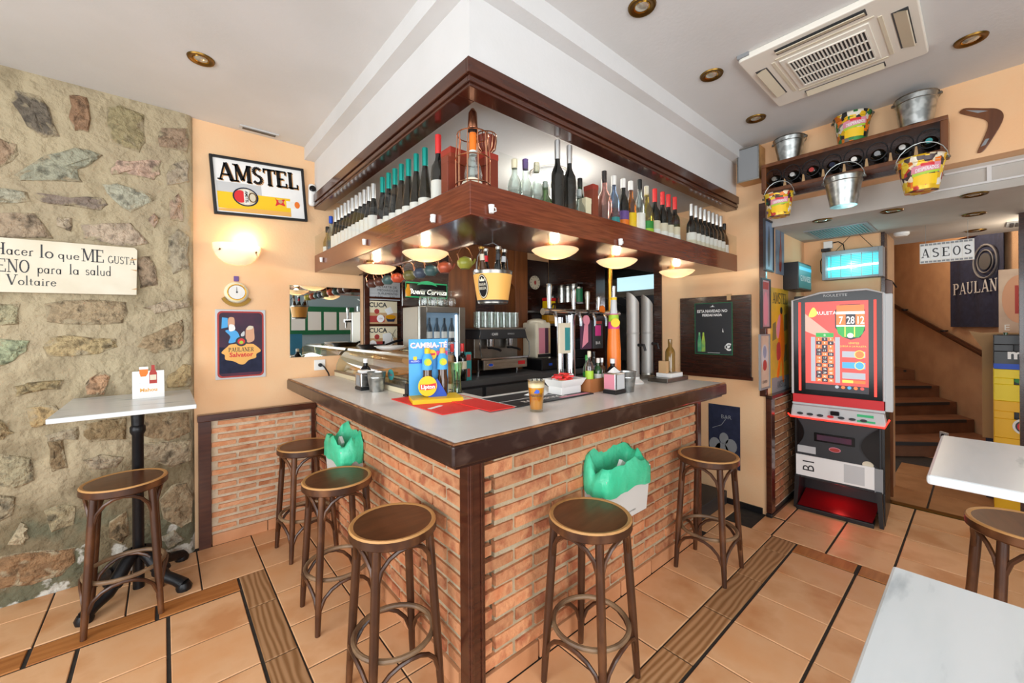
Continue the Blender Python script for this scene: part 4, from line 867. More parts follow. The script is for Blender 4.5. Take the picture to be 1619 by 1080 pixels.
t = thing('marble_table', 'small marble topped table against the stone wall', 'table', (-.145, 3.30, 0))
MB().box(-.285, -.385, 1.148, .285, .385, 1.173).build('tabletop', 'marble', t, smooth=False, bevel=.004); iron_base(t, 1.148, .30, .02, .12)
t2 = thing('marble_table', 'white marble table cut by the bottom of the picture, nearest the viewer', 'table', (.66, -.28, 0), 0)
MB().box(-.32, -.385, 1.148, .32, .385, 1.173).build('tabletop', 'marble', t2, smooth=False, bevel=.004); iron_base(t2, 1.148, .30)
t3 = thing('marble_table', 'white marble table with rounded corner near the lavatory passage', 'table', (1.964, -.28, 0), 0)
MB().box(-.32, -.385, 1.145, .32, .385, 1.173).build('tabletop', 'marble', t3, smooth=False, bevel=.008); iron_base(t3, 1.145, .30)
# menu card on the left table
mc = thing('table_card', 'white tent card with a beer glass and bottle print on the marble table', 'table card', (-.075, 3.44, 1.173), .05)
MB().add([(-.075, -.04, 0), (.075, -.04, 0), (.075, -.005, .165), (-.075, -.005, .165), (-.075, .04, 0), (.075, .04, 0), (-.075, -.037, 0), (.075, -.037, 0), (.075, -.002, .165), (-.075, -.002, .165), (-.075, .037, 0), (.075, .037, 0)],
         [(0, 1, 2, 3), (5, 4, 3, 2), (7, 6, 9, 8), (10, 11, 8, 9), (0, 6, 7, 1), (4, 5, 11, 10), (0, 3, 9, 6), (1, 7, 8, 2), (3, 4, 10, 9), (2, 8, 11, 5)]).build('card', 'paper', mc, smooth=False)
U = Vector((0, .035, .165)).normalized()
def oncard(x, h, off=.001): return Vector((x, -.04, 0)) + U * h + Vector((0, -U.z, U.y)) * off
MB().poly([oncard(x, h) for x, h in ((-.042, .155), (-.036, .135), (-.012, .135), (-.002, .155), (-.002, .185), (-.042, .185))]).build('beer_print', 'orange', mc)
MB().poly([oncard(x, h, .0015) for x, h in ((-.043, .18), (-.001, .18), (-.001, .196), (-.043, .196))]).build('foam_print', 'paper', mc)
MB().poly([oncard(x, h, .0015) for x, h in ((.004, .088), (.04, .088), (.04, .155), (.03, .18), (.03, .205), (.014, .205), (.014, .18), (.004, .155))]).build('bottle_print', 'dull_red', mc)
MB().poly([oncard(x, h, .002) for x, h in ((.007, .11), (.037, .11), (.037, .143), (.007, .143))]).build('label_print', 'label_cream', mc)
text('Mahou', .03, 'label_yellow', mc, oncard(-.0, .04, .0012), up=U, bold=.0008); text('MAESTRA', .011, 'light_grey', mc, oncard(-.02, .088, .0012), up=U)
# ------------------------------------------------------------------ wall bins with green bags
def bin_(name, lab, loc, rz, w=.27, h=.27, d=.15):
    t = thing(name, lab, 'bin', loc, rz, 'wall bins under the bar')
    b = MB().add([(-w / 2, -d, h), (w / 2, -d, h), (w / 2, 0, h), (-w / 2, 0, h), (-w / 2 + .012, -d + .02, 0), (w / 2 - .012, -d + .02, 0), (w / 2 - .012, 0, 0), (-w / 2 + .012, 0, 0)],
                 [(4, 5, 6, 7), (0, 4, 7, 3), (1, 2, 6, 5), (0, 1, 5, 4), (2, 3, 7, 6)])
    b.build('tub', 'bin_plastic', t, smooth=False)
    text('LAVAR ANTES DE USAR PAPELERA', .011, 'charcoal', t, (0, -d + .0155, .03), up=(0, -.07, 1), sx=.95)
    # bag: a crumpled skirt folded over the rim and a sagging inner sheet
    n = 44; vs = []; R = random.Random(5 if rz else 9)
    peri = []
    for i in range(n):
        a = 2 * PI * i / n; cx, cy = math.cos(a), math.sin(a); k = max(abs(cx), abs(cy)); peri.append((cx / k * (.75 + .25 * k), cy / k * (.75 + .25 * k)))
    rows = [(1.10, -.075, .008), (1.12, -.03, .006), (1.10, .015, .006), (1.03, .055, .008), (.93, .068, .008), (.8, .02, .012), (.55, -.05, .012), (.2, -.08, .01)]
    for k, (s, z, j) in enumerate(rows):
        for i, (x, y) in enumerate(peri):
            a = 2 * PI * i / n; w_ = (.016 * math.sin(3 * a + .6) + .012 * math.sin(5 * a + 2) + .006 * math.sin(9 * a + k * .4)) * (1 if k in (3, 4) else .55 if k < 3 else .2)
            vs.append((x * w / 2 * s + R.uniform(-j, j) * .5, -d / 2 + y * d / 2 * s * 1.06 + R.uniform(-j, j) * .4, h - .015 + z + R.uniform(-j, j) + w_ + (.055 * max(0, y) ** 1.5 if 2 <= k <= 5 else 0)))
    vs = [(x, min(y, -.001), z) for x, y, z in vs]
    fs = [(k * n + i, k * n + (i + 1) % n, (k + 1) * n + (i + 1) % n, (k + 1) * n + i) for k in range(len(rows) - 1) for i in range(n)]
    fs.append(tuple((len(rows) - 1) * n + i for i in range(n)))
    MB().add(vs, fs).build('bin_bag', 'green_bag', t, angle=80)
    MB().cbox((.01, -d * .62, h + .02), (.06, .02, .05), Matrix.Rotation(.6, 3, 'Y')).build('paper_scrap', 'paper', t)
    return t
bin_('wall_bin', 'white wall bin with green bag hung on the long brick side of the bar', (1.93, 1.4105, .54), 0, .42, .26, .15)
bin_('wall_bin', 'white wall bin with green bag hung on the short brick side, behind the stools', (.979, 2.80, .56), -PI / 2, .34, .26, .14)
# ------------------------------------------------------------------ bottles on the overhead shelf (they stand on the board, z 2.112)
ZB = 2.1125
def bottle(name, lab, loc, shape, glass, cap, label=None, group=None, cat='bottle', H=None, lz=None, band=None):
    """shape: wine, hock, spirit, square; the capsule, glass and label are separate parts"""
    t = thing(name, lab, cat, loc, random.uniform(-.5, .5), group)
    if shape == 'wine':
        H = H or .43; r = .037; P = [(0, 0), (r, .004), (r, H * .60), (r * .93, H * .655), (.017, H * .73), (.0145, H * .77), (.0145, H), (0, H)]; cz, L0, L1 = H * .80, H * .16, H * .50
    elif shape == 'hock':
        H = H or .45; r = .037; P = [(0, 0), (r, .004), (r, H * .46), (r * .8, H * .58), (.019, H * .73), (.0145, H * .8), (.0145, H), (0, H)]; cz, L0, L1 = H * .79, H * .12, H * .40
    elif shape == 'spirit':
        H = H or .40; r = .036; P = [(0, 0), (r, .004), (r, H * .62), (r * .8, H * .70), (.015, H * .78), (.0145, H * .92), (.0145, H), (0, H)]; cz, L0, L1 = H * .87, H * .18, H * .52
    else:
        H = H or .36; r = .045 if H > .4 else .036; P = [(0, 0), (r, .004), (r * 1.03, H * .55), (r * .9, H * .64), (.017, H * .74), (.016, H * .9), (.016, H), (0, H)]; cz, L0, L1 = H * .86, H * .15, H * .46
    if lz: L0, L1 = lz
    MB().lathe(P, 16).build('glass', glass, t)
    MB().lathe([(.0155, cz), (.0162, cz + .004), (.0162, H + .002), (.012, H + .005), (0, H + .005)], 12).build('capsule', cap, t)
    if label: MB().lathe([(r + .0008, L0), (r + .0012, L0 + .003), (r + .0012, L1 - .003), (r + .0008, L1)], 16).build('label', label, t)
    if band: MB().lathe([(r + .0018, L0 + (L1 - L0) * .35), (r + .0018, L0 + (L1 - L0) * .62)], 16).build('label_print', band, t)
    return t
def cpy(src, loc, lab): 
    r = dup(src, loc, random.uniform(-.6, .6), lab); return r
# short shelf, from the wall to the corner
G1, G2 = 'white capsule wine bottles on the short shelf', 'teal capsule bottles on the short shelf'
XA = 1.075
b0 = bottle('wine_bottle', 'silver capsule wine bottle on the short shelf, first from the teal capsules', (XA, 2.67, ZB), 'hock', 'wine_glass_dark', 'capsule_silver', 'label_white', G1, H=.455, lz=(.06, .24))
for i in range(1, 11): cpy(b0, (XA, 2.67 + .079 * i, ZB), 'silver capsule wine bottle on the short shelf, %s from the teal capsules' % ORD[i])
t0 = bottle('wine_bottle', 'teal capsule bottle on the short shelf, first from the red capsule bottle', (XA, 1.96, ZB), 'hock', 'wine_glass_dark', 'capsule_teal', 'label_white', G2, H=.455)
for i, y in enumerate((2.06, 2.155, 2.245, 2.335, 2.425, 2.52)): cpy(t0, (XA, y, ZB), 'teal capsule bottle on the short shelf, %s from the red capsule bottle' % ORD[i + 1])
bottle('wine_bottle', 'dark wine bottle with red capsule and pale label near the shelf corner', (XA, 1.822, ZB), 'wine', 'wine_glass_dark', 'capsule_red', 'label_white', H=.475)
bottle('spirit_bottle', 'clear bottle with blue cap and blue label at the wall end of the short shelf', (XA, 3.585, ZB), 'spirit', 'bottle_clear', 'blue', 'bottle_blue', H=.43)
bottle('spirit_bottle', 'slim pale yellow bottle at the wall end of the short shelf, beside the blue cap', (XA + .0, 3.68, ZB), 'spirit', 'bottle_yellow', 'capsule_black', 'label_white', H=.36)
# corner: boxes and a bottle in a wire cage
def carton(name, lab, loc, w, d, h, m, m2=None, rz=0):
    t = thing(name, lab, 'box', loc, rz); MB().box(-w / 2, -d / 2, 0, w / 2, d / 2, h).build('body', m, t, smooth=False, bevel=.003)
    MB().box(-w / 2 - .001, -d / 2 - .001, h - .03, w / 2 + .001, d / 2 + .001, h + .001).build('lid', m2 or m, t, smooth=False, bevel=.002)
    return t
c1 = carton('gift_box', 'red leather look gift box beside the caged bottle at the shelf corner', (1.12, 1.735, ZB), .11, .09, .375, 'leather_red', 'red_box', .0)
MB().box(-.062, -.03, .1, -.06, .03, .25).build('print_mark', 'copper_wire', c1, smooth=False)
carton('gift_box', 'brown gift box behind the caged bottle, on the long shelf side', (1.24, 1.63, ZB), .085, .085, .355, 'leather_red', 'red_box')
carton('gift_box', 'rounded brown red box left of the caged bottle', (1.045, 1.67, ZB), .055, .055, .30, 'leather_red', 'leather_red')
cage = thing('caged_bottle', 'bottle with copper cap in a copper wire cage on the shelf corner', 'bottle', (1.10, 1.55, ZB))
MB().lathe([(0, 0), (.044, .004), (.044, .2), (.038, .235), (.02, .285), (.0165, .32), (.0165, .40), (0, .40)], 18).build('glass', 'bottle_clear', cage)
MB().lathe([(.0175, .31), (.0175, .36), (.017, .395)], 14).build('neck_foil', 'orange', cage); MB().lathe([(.018, .29), (.018, .312)], 14).build('neck_band', 'label_white', cage)
MB().lathe([(.0, .40), (.02, .40), (.02, .415), (.024, .42), (.02, .49), (.008, .51), (0, .515)], 12).build('cap', 'copper_wire', cage)
MB().lathe([(.017, .398), (.022, .402), (.022, .416), (.017, .418)], 12).build('cap_ring', 'black_gloss', cage)
b = MB()
d_ = Vector((-.67, -.74, 0)); R = Matrix.Rotation(math.atan2(-.67, .74), 3, 'Z')
b.add([(R @ Vector((.052 * math.cos(2 * PI * i / 20), -.047, .12 + .055 * math.sin(2 * PI * i / 20))))[:] for i in range(20)], [tuple(range(20))])
b.build('round_label', 'label_cream', cage)
b = MB()
for i in range(10): a = 2 * PI * i / 10; b.tube([(.078 * math.cos(a), .078 * math.sin(a), .0), (.08 * math.cos(a), .08 * math.sin(a), .27), (.072 * math.cos(a), .072 * math.sin(a), .385)], .0028, 5)
for z, r in ((.01, .079), (.15, .0805), (.27, .081), (.385, .073)): b.tube([(r * math.cos(2 * PI * i / 24), r * math.sin(2 * PI * i / 24), z) for i in range(24)], .003, 5, closed=True)
b.build('wire_cage', 'copper_wire', cage)
wb = thing('wire_bowl', 'small copper wire bowl on top of the brown gift box', 'bowl', (1.24, 1.63, ZB + .357))
b = MB()
for i in range(12): a = 2 * PI * i / 12; b.tube([(.02 * math.cos(a), .02 * math.sin(a), .004), (.045 * math.cos(a), .045 * math.sin(a), .03), (.052 * math.cos(a), .052 * math.sin(a), .075), (.05 * math.cos(a), .05 * math.sin(a), .1)], .0025, 5)
for z, r in ((.004, .02), (.1, .05)): b.tube([(r * math.cos(2 * PI * i / 20), r * math.sin(2 * PI * i / 20), z) for i in range(20)], .003, 5, closed=True)
b.build('wires', 'copper_wire', wb); MB().lathe([(0, .006), (.018, .008), (.042, .035), (.047, .09), (.044, .09), (.04, .04), (0, .012)], 18).build('inner_cup', 'leather_red', wb)
# long shelf
YB = 1.505
for x, shp, gl_, cp_, lb_, H_, lab in (
    (1.345, 'spirit', 'bottle_clear', 'cream', 'bottle_clear', .33, 'small clear bottle with a cream stopper on the long shelf, nearest the corner'),
    (1.42, 'square', 'bottle_clear', 'purple', 'bottle_clear', .35, 'clear swing top bottle with purple stopper on the long shelf'),
    (1.50, 'square', 'bottle_clear', 'cream', 'bottle_clear', .355, 'clear round bottle with cream cap on the long shelf'),
    (1.565, 'square', 'bottle_green', 'light_grey', None, .27, 'short dark green bottle with pale cap left of the two black bottles')):
    bottle('liquor_bottle', lab, (x, YB + .03, ZB), shp, gl_, cp_, lb_, H=H_)
bk = bottle('wine_bottle', 'tall black bottle with silver capsule on the long shelf, left one of the pair', (1.63, YB, ZB), 'wine', 'wine_glass_dark', 'capsule_silver', None, H=.50)
cpy(bk, (1.728, YB, ZB), 'tall black bottle with silver capsule on the long shelf, right one of the pair')
for x, shp, gl_, cp_, lb_, bd_, H_, lab in (
    (1.81, 'square', 'bottle_clear', 'light_grey', None, None, .27, 'small clear glass decanter right of the two black bottles'),
    (2.048, 'square', 'bottle_pink', 'capsule_black', None, None, .435, 'pink gin bottle with black stopper on the long shelf'),
    (2.146, 'spirit', 'bottle_blue', 'label_white', 'bottle_pink', 'teal', .43, 'pale bottle with white and teal cap beside the pink gin'),
    (2.249, 'spirit', 'wine_glass_dark', 'label_white', 'purple', 'orange', .435, 'dark bottle with purple label on the long shelf'),
    (2.335, 'spirit', 'bottle_amber', 'label_white', 'yellow', None, .44, 'liqueur bottle with yellow label and white cap'),
    (2.441, 'spirit', 'bottle_clear', 'capsule_black', 'label_white', None, .475, 'slender clear bottle with black cap and white label'),
    (2.528, 'square', 'bottle_yellow', 'label_white', 'green', 'lime', .45, 'bottle with green label and white cap left of the red capsules')):
    bottle('liquor_bottle', lab, (x, YB, ZB), shp, gl_, cp_, lb_, H=H_, band=bd_)
carton('gift_box', 'slim brown upright box on the long shelf left of the pink gin', (1.945, YB + .02, ZB), .05, .07, .33, 'leather_red', 'red_box')
carton('gift_box', 'small cream box beside the slim brown box on the long shelf', (1.885, YB + .02, ZB), .05, .06, .24, 'cream', 'cream')
bottle('liquor_bottle', 'dark green bottle with black cap behind the slim brown box', (1.975, YB + .13, ZB), 'spirit', 'green_bottle', 'capsule_black', None, H=.41)
for i, (x, lab) in enumerate(((2.635, 'first of four red capsule wine bottles, beside the green label'), (2.74, 'second of four red capsule wine bottles from the corner'), (2.825, 'third of four red capsule wine bottles from the corner'), (2.92, 'fourth red capsule wine bottle, beside the gap in the row'))):
    bottle('wine_bottle', lab, (x, YB, ZB), 'wine', 'wine_glass_dark', 'capsule_red', 'label_cream', 'red capsule wine bottles on the long shelf', H=.455, band='label_white')
bottle('liquor_bottle', 'short pale green bottle in the gap of the long shelf row', (3.02, YB + .04, ZB), 'square', 'bottle_green', 'label_white', 'label_white', H=.27)
s0 = bottle('wine_bottle', 'silver capsule wine bottle, first of eight after the gap on the long shelf', (3.187, YB, ZB), 'wine', 'wine_glass_dark', 'capsule_silver', 'label_white', 'silver capsule wine bottles on the long shelf', H=.455, band='label_cream')
for i in range(1, 8): cpy(s0, (3.187 + .079 * i, YB, ZB), 'silver capsule wine bottle, %s of eight after the gap on the long shelf' % ORD[i])
bottle('liquor_bottle', 'small brown bottle with white label at the very end of the long shelf', (3.815, YB, ZB), 'spirit', 'brown_bottle', 'capsule_black', 'label_white', H=.40)
# bottles on the back counter
for i, (px0, cap_, lab) in enumerate(((694, 'capsule_silver', 'dark wine bottle with silver capsule on the back counter, behind the drink display'), (715, 'capsule_red', 'dark wine bottle with red capsule and pale label behind the counter, nearer the display'), (731, 'capsule_red', 'dark wine bottle with red capsule and pale label behind the counter, beside the blue carton'))):
    p = at(px0, 590, Y=2.87); bottle('wine_bottle', lab, (p.x, 2.87, 1.1505), 'wine', 'wine_glass_dark', cap_, 'label_cream', 'wine bottles on the back counter', H=.31, lz=(.1, .165))
# ------------------------------------------------------------------ things standing on the bar
ZC = 1.185
bottle('sauce_bottle', 'black pump bottle with white cap behind the small steel bucket', (1.06, 2.79, ZC), 'spirit', 'black_gloss', 'white', None, H=.20)
bk = thing('small_bucket', 'small galvanised bucket on the bar in front of the glass display case', 'bucket', (1.06, 2.60, ZC))
MB().lathe([(0, 0), (.044, 0), (.0595, .125), (.062, .128), (.058, .126), (.042, .004), (0, .004)], 26).build('pail', 'galvanised', bk); MB().lathe([(.0535, .088), (.0565, .091), (.056, .096)], 24).build('ridge', 'galvanised', bk)
nd = thing('napkin_dispenser', 'chrome napkin dispenser with black base beside the small bucket by the display case', 'napkin dispenser', (1.03, 2.735, ZC), -PI / 2)
MB().box(-.055, -.045, .0, .055, .045, .02).build('base', 'black_plastic', nd, smooth=False, bevel=.003); MB().box(-.053, -.043, .02, .053, .043, .115).build('case', 'chrome', nd, smooth=False, bevel=.006)
MB().box(-.04, -.03, .115, .04, .03, .13).build('napkins', 'paper', nd, smooth=False); MB().box(-.03, -.0445, .03, .03, -.043, .1).build('dark_slot', 'mid_grey', nd, smooth=False)
# mats
m1 = thing('bar_mat', 'red bar mat under the tea display, nearest the short bar side', 'mat', (1.14, 1.95, ZC)); MB().box(-.14, -.28, 0, .14, .29, .004).build('sheet', 'bright_red', m1, smooth=False)
m2 = thing('bar_mat', 'red bar mat beside the black mats, with a pale printed corner', 'mat', (1.285, 1.82, ZC + .0045)); MB().box(-.085, -.26, 0, .075, .25, .004).build('sheet', 'bright_red', m2, smooth=False)
MB().box(-.06, .08, .004, .06, .22, .0048).build('print_patch', 'label_cream', m2, smooth=False); text('BARRA', .03, 'dull_red', m2, (0, .12, .0052), up=(0, 1, 0))
m3 = thing('bar_mat', 'black rubber bar mat with white borders and lettering', 'mat', (1.69, 1.73, ZC)); MB().box(-.32, -.165, 0, .32, .155, .006).build('sheet', 'charcoal', m3, smooth=False)
b = MB()
for y in (-.02, .148): b.box(-.32, y - .003, .006, .32, y + .003, .0068)
b.box(-.32, -.165, .006, -.314, .155, .0068); b.build('border_line', 'white', m3, smooth=False)
text('BAR SERVICE', .06, 'white', m3, (-.04, -.115, .0068), up=(0, 1, 0), bold=.001); MB().box(.05, -.15, .006, .3, -.12, .0068).build('pink_stripe', 'pink', m3, smooth=False)
cl = thing('folded_cloth', 'folded white paper menu lying on the black bar mat', 'paper', (1.77, 1.79, ZC + .007), .5)
MB().add([(-.14, -.05, 0), (.14, -.05, 0), (.14, .06, .004), (-.14, .06, .004), (-.14, .0, .028), (.14, .01, .03)], [(0, 1, 5, 4), (4, 5, 2, 3), (0, 4, 3), (1, 2, 5)]).build('sheet', 'paper', cl, smooth=False)
b = MB()
for k in range(4): b.box(-.11, -.04 + k * .02, .03, .02, -.034 + k * .02, .0306)
tp = thing('paper_slip', 'small white paper slip on the red mat in front of the tea display', 'paper', (1.06, 1.84, ZC + .0045), .4); MB().box(-.05, -.012, 0, .05, .012, .0015).build('sheet', 'paper', tp, smooth=False)
# beer glass
bg_ = thing('beer_glass', 'glass of beer with foam standing on the bar near its edge', 'beer', (1.393, 1.437, ZC))
MB().lathe([(0, .004), (.030, .004), (.032, 0), (.036, .06), (.044, .155), (.0425, .155), (.034, .062), (.030, .012), (0, .012)], 28).build('glass', 'beer_glass', bg_)
MB().lathe([(0, .0125), (.0295, .0125), (.0335, .062), (.0395, .118), (0, .118)], 28).build('beer', 'beer', bg_); MB().lathe([(.0, .1185), (.0395, .1185), (.0412, .142), (0, .144)], 28).build('foam', 'foam', bg_)
b = MB(); A1 = math.atan2(-1.437, -1.393)
o = text('MAHOU', .018, 'navy', bg_, (0, 0, 0)); o2 = text('CINCO', .012, 'dull_red', bg_, (0, 0, 0))
for ob, z0 in ((o, .075), (o2, .06)):
    for v in ob.data.vertices: r = .0375 + (v.co.z + z0 - .06) * .09; a = A1 + v.co.x / r; v.co = (r * math.cos(a), r * math.sin(a), v.co.z + z0)
MB().prism([(-.012, .095), (.0, .112), (.014, .108), (.016, .096), (.004, .092)], -.0405, -.0395).build('print_mark', 'blue', bg_, rz=A1 + PI / 2)
# cardboard tea display with two bottles and a round logo
ld = thing('tea_display', 'blue and yellow cardboard tea display with two bottles on the bar corner', 'display stand', (1.155, 2.03, ZC + .0045), math.radians(-20))
MB().box(-.125, -.10, 0, .15, .09, .022).build('base', 'yellow', ld, smooth=False); MB().box(-.125, .07, .022, .10, .08, .345).build('back_panel', 'sky_blue', ld, smooth=False)
text('CAMBIA-TÉ', .042, 'white', ld, (-.012, .0685, .295), bold=.0014); text('CAMBIA-TÉ', .042, 'hot_pink', ld, (-.010, .0692, .2935), bold=.0016, name='lettering_shadow')
MB().box(-.125, .068, .205, -.05, .0695, .228).build('blue_ribbon', 'blue', ld, smooth=False); text('NUEVO', .014, 'white', ld, (-.09, .0675, .212)); MB().box(-.10, .067, .225, -.08, .0695, .245).build('ribbon_bow', 'yellow', ld, smooth=False)
for k, x in enumerate((-.025, .062)):
    MB().lathe([(0, 0), (.029, 0), (.031, .09), (.026, .12), (.027, .18), (.022, .2), (0, .2)], 14, (x, .04, .022)).build('bottle_body', 'brown_bottle', ld)
    MB().lathe([(.0325, .148), (.0335, .152), (.030, .215), (.020, .235), (.018, .24)], 14, (x, .04, .022)).build('bottle_label', 'sky_blue', ld)
    MB().lathe([(.0145, .225), (.0165, .235), (.0165, .268), (.012, .272), (0, .272)], 12, (x, .04, .022)).build('bottle_cap', 'yellow' if k == 0 else 'label_yellow', ld)
    MB().disc((x - .003, .215), .021, .004, .0075, 18).build('label_disc', 'lime', ld); MB().disc((x + .003, .213), .015, .002, .0045, 18).build('label_sun', 'yellow', ld); MB().box(x - .012, .001, .209, .014, .0025, .219) if False else None
MB().disc((-.0, .255), .03, .05, .053, 20).build('yellow_badge', 'yellow', ld); MB().prism([(-.015, .248), (.022, .252), (.022, .264), (-.013, .262)], .0485, .0505).build('red_banner', 'red', ld)
MB().box(.03, .055, .25, .095, .06, .275).build('pink_tag', 'hot_pink', ld, smooth=False); text('SIN', .02, 'white', ld, (.062, .0545, .256))
MB().disc((-.035, .085), .052, -.03, -.026, 28, 1.08).build('round_logo', 'yellow', ld); MB().prism([(-.078, .068), (-.035, .064), (.008, .072), (.01, .1), (-.035, .094), (-.076, .096)], -.034, -.0305).build('red_banner', 'red', ld)
text('Lipton', .03, 'white', ld, (-.034, -.0345, .072), bold=.0012)
MB().prism([(-.03, .022), (.075, .022), (.07, .04), (.02, .125), (-.0, .1)], -.02, -.016).build('blue_wedge', 'blue', ld)
# green tinted tumblers stacked behind the display
gt = thing('green_tumbler', 'green tinted glass vase of tumblers behind the tea display', 'glass', (1.42, 2.20, ZC)); MB().lathe([(0, .004), (.035, .004), (.033, .02), (.03, .1), (.042, .19), (.04, .19), (.028, .1), (.03, .02), (0, .012)], 18).build('cup', 'green_tumbler', gt)
MB().lathe([(0, 0), (.05, 0), (.05, .004), (0, .004)], 18).build('saucer', 'black_gloss', gt)
ps = thing('card_stand', 'small black stand at the end of the display case, beside the tea display', 'stand', (1.12, 2.27, ZC)); MB().box(-.02, -.03, 0, .02, .03, .012).box(-.012, -.022, .012, .012, .022, .075).build('body', 'black_plastic', ps, smooth=False, bevel=.002)
# glass tapas case
vc = thing('display_case', 'curved glass tapas display case on the short side of the bar', 'display case', (1.13, 2.34, ZC))
LV = 1.36
MB().box(0, 0, .0, .36, LV, .035).build('base', 'cream', vc, smooth=False, bevel=.004); MB().box(.0, -.0, .035, .012, LV, .05).build('front_rail', 'steel', vc, smooth=False)
cv = [(.012, .05), (.02, .10), (.045, .16), (.085, .205), (.13, .225)]
b = MB(); b.add([(x, y, z) for x, z in cv for y in (0, LV)], [(2 * i, 2 * i + 2, 2 * i + 3, 2 * i + 1) for i in range(len(cv) - 1)]); b.build('curved_glass', 'case_glass', vc)
MB().box(.12, 0, .222, .36, LV, .236).build('top_shelf', 'case_glass', vc, smooth=False); MB().box(.115, 0, .215, .135, LV, .232).build('top_rail', 'steel', vc, smooth=False)
for y in (0, LV - .012): MB().slab([(0, 0)], 0, 0) if False else MB().add([(x, y, z) for x, z in cv + [(.36, .225), (.36, .035), (.012, .035)]] + [(x, y + .012, z) for x, z in cv + [(.36, .225), (.36, .035), (.012, .035)]], [tuple(range(8)), tuple(range(15, 7, -1))] + [(i, (i + 1) % 8, (i + 1) % 8 + 8, i + 8) for i in range(8)]).build('end_panel', 'label_cream' if y else 'case_glass', vc, smooth=False)
MB().box(.345, 0, .035, .36, LV, .225).build('back_panel', 'tan', vc, smooth=False)
tr = thing('food_tray', 'pale tray inside the glass display case, nearest the peach wall', 'tray', (1.31, 3.35, ZC + .036), 0, 'trays in the display case'); MB().box(-.13, -.2, 0, .13, .2, .03).build('dish', 'cream', tr, smooth=False, bevel=.006); MB().box(-.11, -.18, .03, .11, .18, .05).build('filling', 'label_yellow', tr, smooth=False, bevel=.01)
dup(tr, (1.31, 2.90, ZC + .036), 0, 'pale tray in the middle of the glass display case')
for ch in [dup(tr, (1.31, 2.52, ZC + .036), 0, 'metal tray inside the glass display case, nearest the tea display')]:
    for c in ch.children: c.data = c.data.copy(); c.data.materials[0] = MATS['galvanised']; c.scale.y = .8
MB().disc((.0, .0), .045, -.003, 0, 24, .8).build('round_sticker', 'teal', vc, (.012, .22, .105), rz=-PI / 2); text('Coca', .03, 'dull_red', vc, (.008, .22, .097), right=(0, -1, 0))
pl = thing('plate_stack', 'white plates on top of the glass display case', 'plate', (1.37, 3.06, ZC + .2365)); MB().lathe([(0, .004), (.05, .0), (.075, .004), (.115, .022), (.117, .025), (.075, .01), (0, .009)], 28).build('plate', 'white', pl)
dup(pl, (1.36, 3.08, ZC + .2475), 1, 'upper white plate of the two on top of the display case'); pl['label'] = 'lower white plate of the two on top of the display case'
pn = thing('frying_pan', 'black frying pan on top of the display case near the mirror', 'pan', (1.35, 3.38, ZC + .2365)); MB().lathe([(0, 0), (.10, 0), (.125, .035), (.129, .036), (.103, .004), (0, .004)], 28).build('body', 'black_plastic', pn); MB().tube([(.11, 0, .03), (.2, 0, .06), (.27, 0, .07)], [.009, .011, .011], 8).build('handle', 'black_plastic', pn)
# napkins, bottles and taps on the long side
wc = thing('bottle_carrier', 'copper coloured box holding five small bottles on the bar', 'box', (2.11, 1.66, ZC), .0); 
b = MB()
for q0 in ((-.095, -.065, 0, .095, -.058, .085), (-.095, .058, 0, .095, .065, .085), (-.095, -.058, 0, -.088, .058, .085), (.088, -.058, 0, .095, .058, .085), (-.088, -.058, 0, .088, .058, .006)): b.box(*q0)
b.build('box', 'label_yellow', wc, smooth=False); wc.children[0].data.materials[0] = mat('copper_board', 'bd7a4a', .45, .2)
for x, y, H_, g_, cp_, lb_, lab in ((-.06, -.03, .25, 'bottle_pink', 'label_cream', 'lime', 'small bottle with pink neck and green label in the copper box'), (-.015, .025, .22, 'green_bottle', 'green', 'green', 'green beer bottle in the copper box'), (.03, -.03, .2, 'green_bottle', 'label_white', 'label_white', 'short dark green bottle in the copper box'), (.065, .03, .24, 'wine_glass_dark', 'black_gloss', 'charcoal', 'dark bottle with black top at the back of the copper box'), (.07, -.03, .2, 'brown_bottle', 'capsule_silver', 'label_white', 'brown bottle with silver top in the copper box')):
    bt = bottle('small_bottle', lab, (2.11 + x, 1.66 + y, ZC + .0065), 'spirit', g_, cp_, lb_, 'small bottles in the copper box', H=H_)
    bt.scale = (.72, .72, 1)
n2 = thing('napkin_dispenser', 'chrome napkin dispenser with a printed side on the long bar side', 'napkin dispenser', (2.125, 1.495, ZC), .02)
MB().box(-.05, -.045, 0, .06, .05, .022).build('base', 'black_plastic', n2, smooth=False, bevel=.003); MB().box(-.049, -.043, .022, .058, .048, .13).build('case', 'chrome', n2, smooth=False, bevel=.008); MB().box(-.0505, -.035, .03, -.049, .04, .12).build('printed_side', 'pink', n2, smooth=False)
MB().box(-.035, -.0445, .03, .045, -.043, .12).build('front_plate', 'light_grey', n2, smooth=False); MB().add([(-.03, -.02, .13), (.04, -.02, .13), (.04, .03, .13), (-.03, .03, .13), (.0, .0, .165), (.02, .01, .15)], [(0, 1, 4), (1, 5, 4), (1, 2, 5), (2, 3, 5), (3, 4, 5), (3, 0, 4)]).build('napkins', 'paper', n2, smooth=False)
sb = bottle('sauce_bottle', 'small dark sauce bottle with white top behind the chrome napkin dispenser', (2.235, 1.585, ZC), 'spirit', 'black_gloss', 'white', None, H=.2)
b2 = dup(bk, (2.245, 1.485, ZC), 0, 'small galvanised bucket beside the chrome napkin dispenser on the long bar side')
cx = thing('sweet_tray', 'white tray heaped with red wrapped sweets on a white box', 'tray', (1.895, 1.70, ZC))
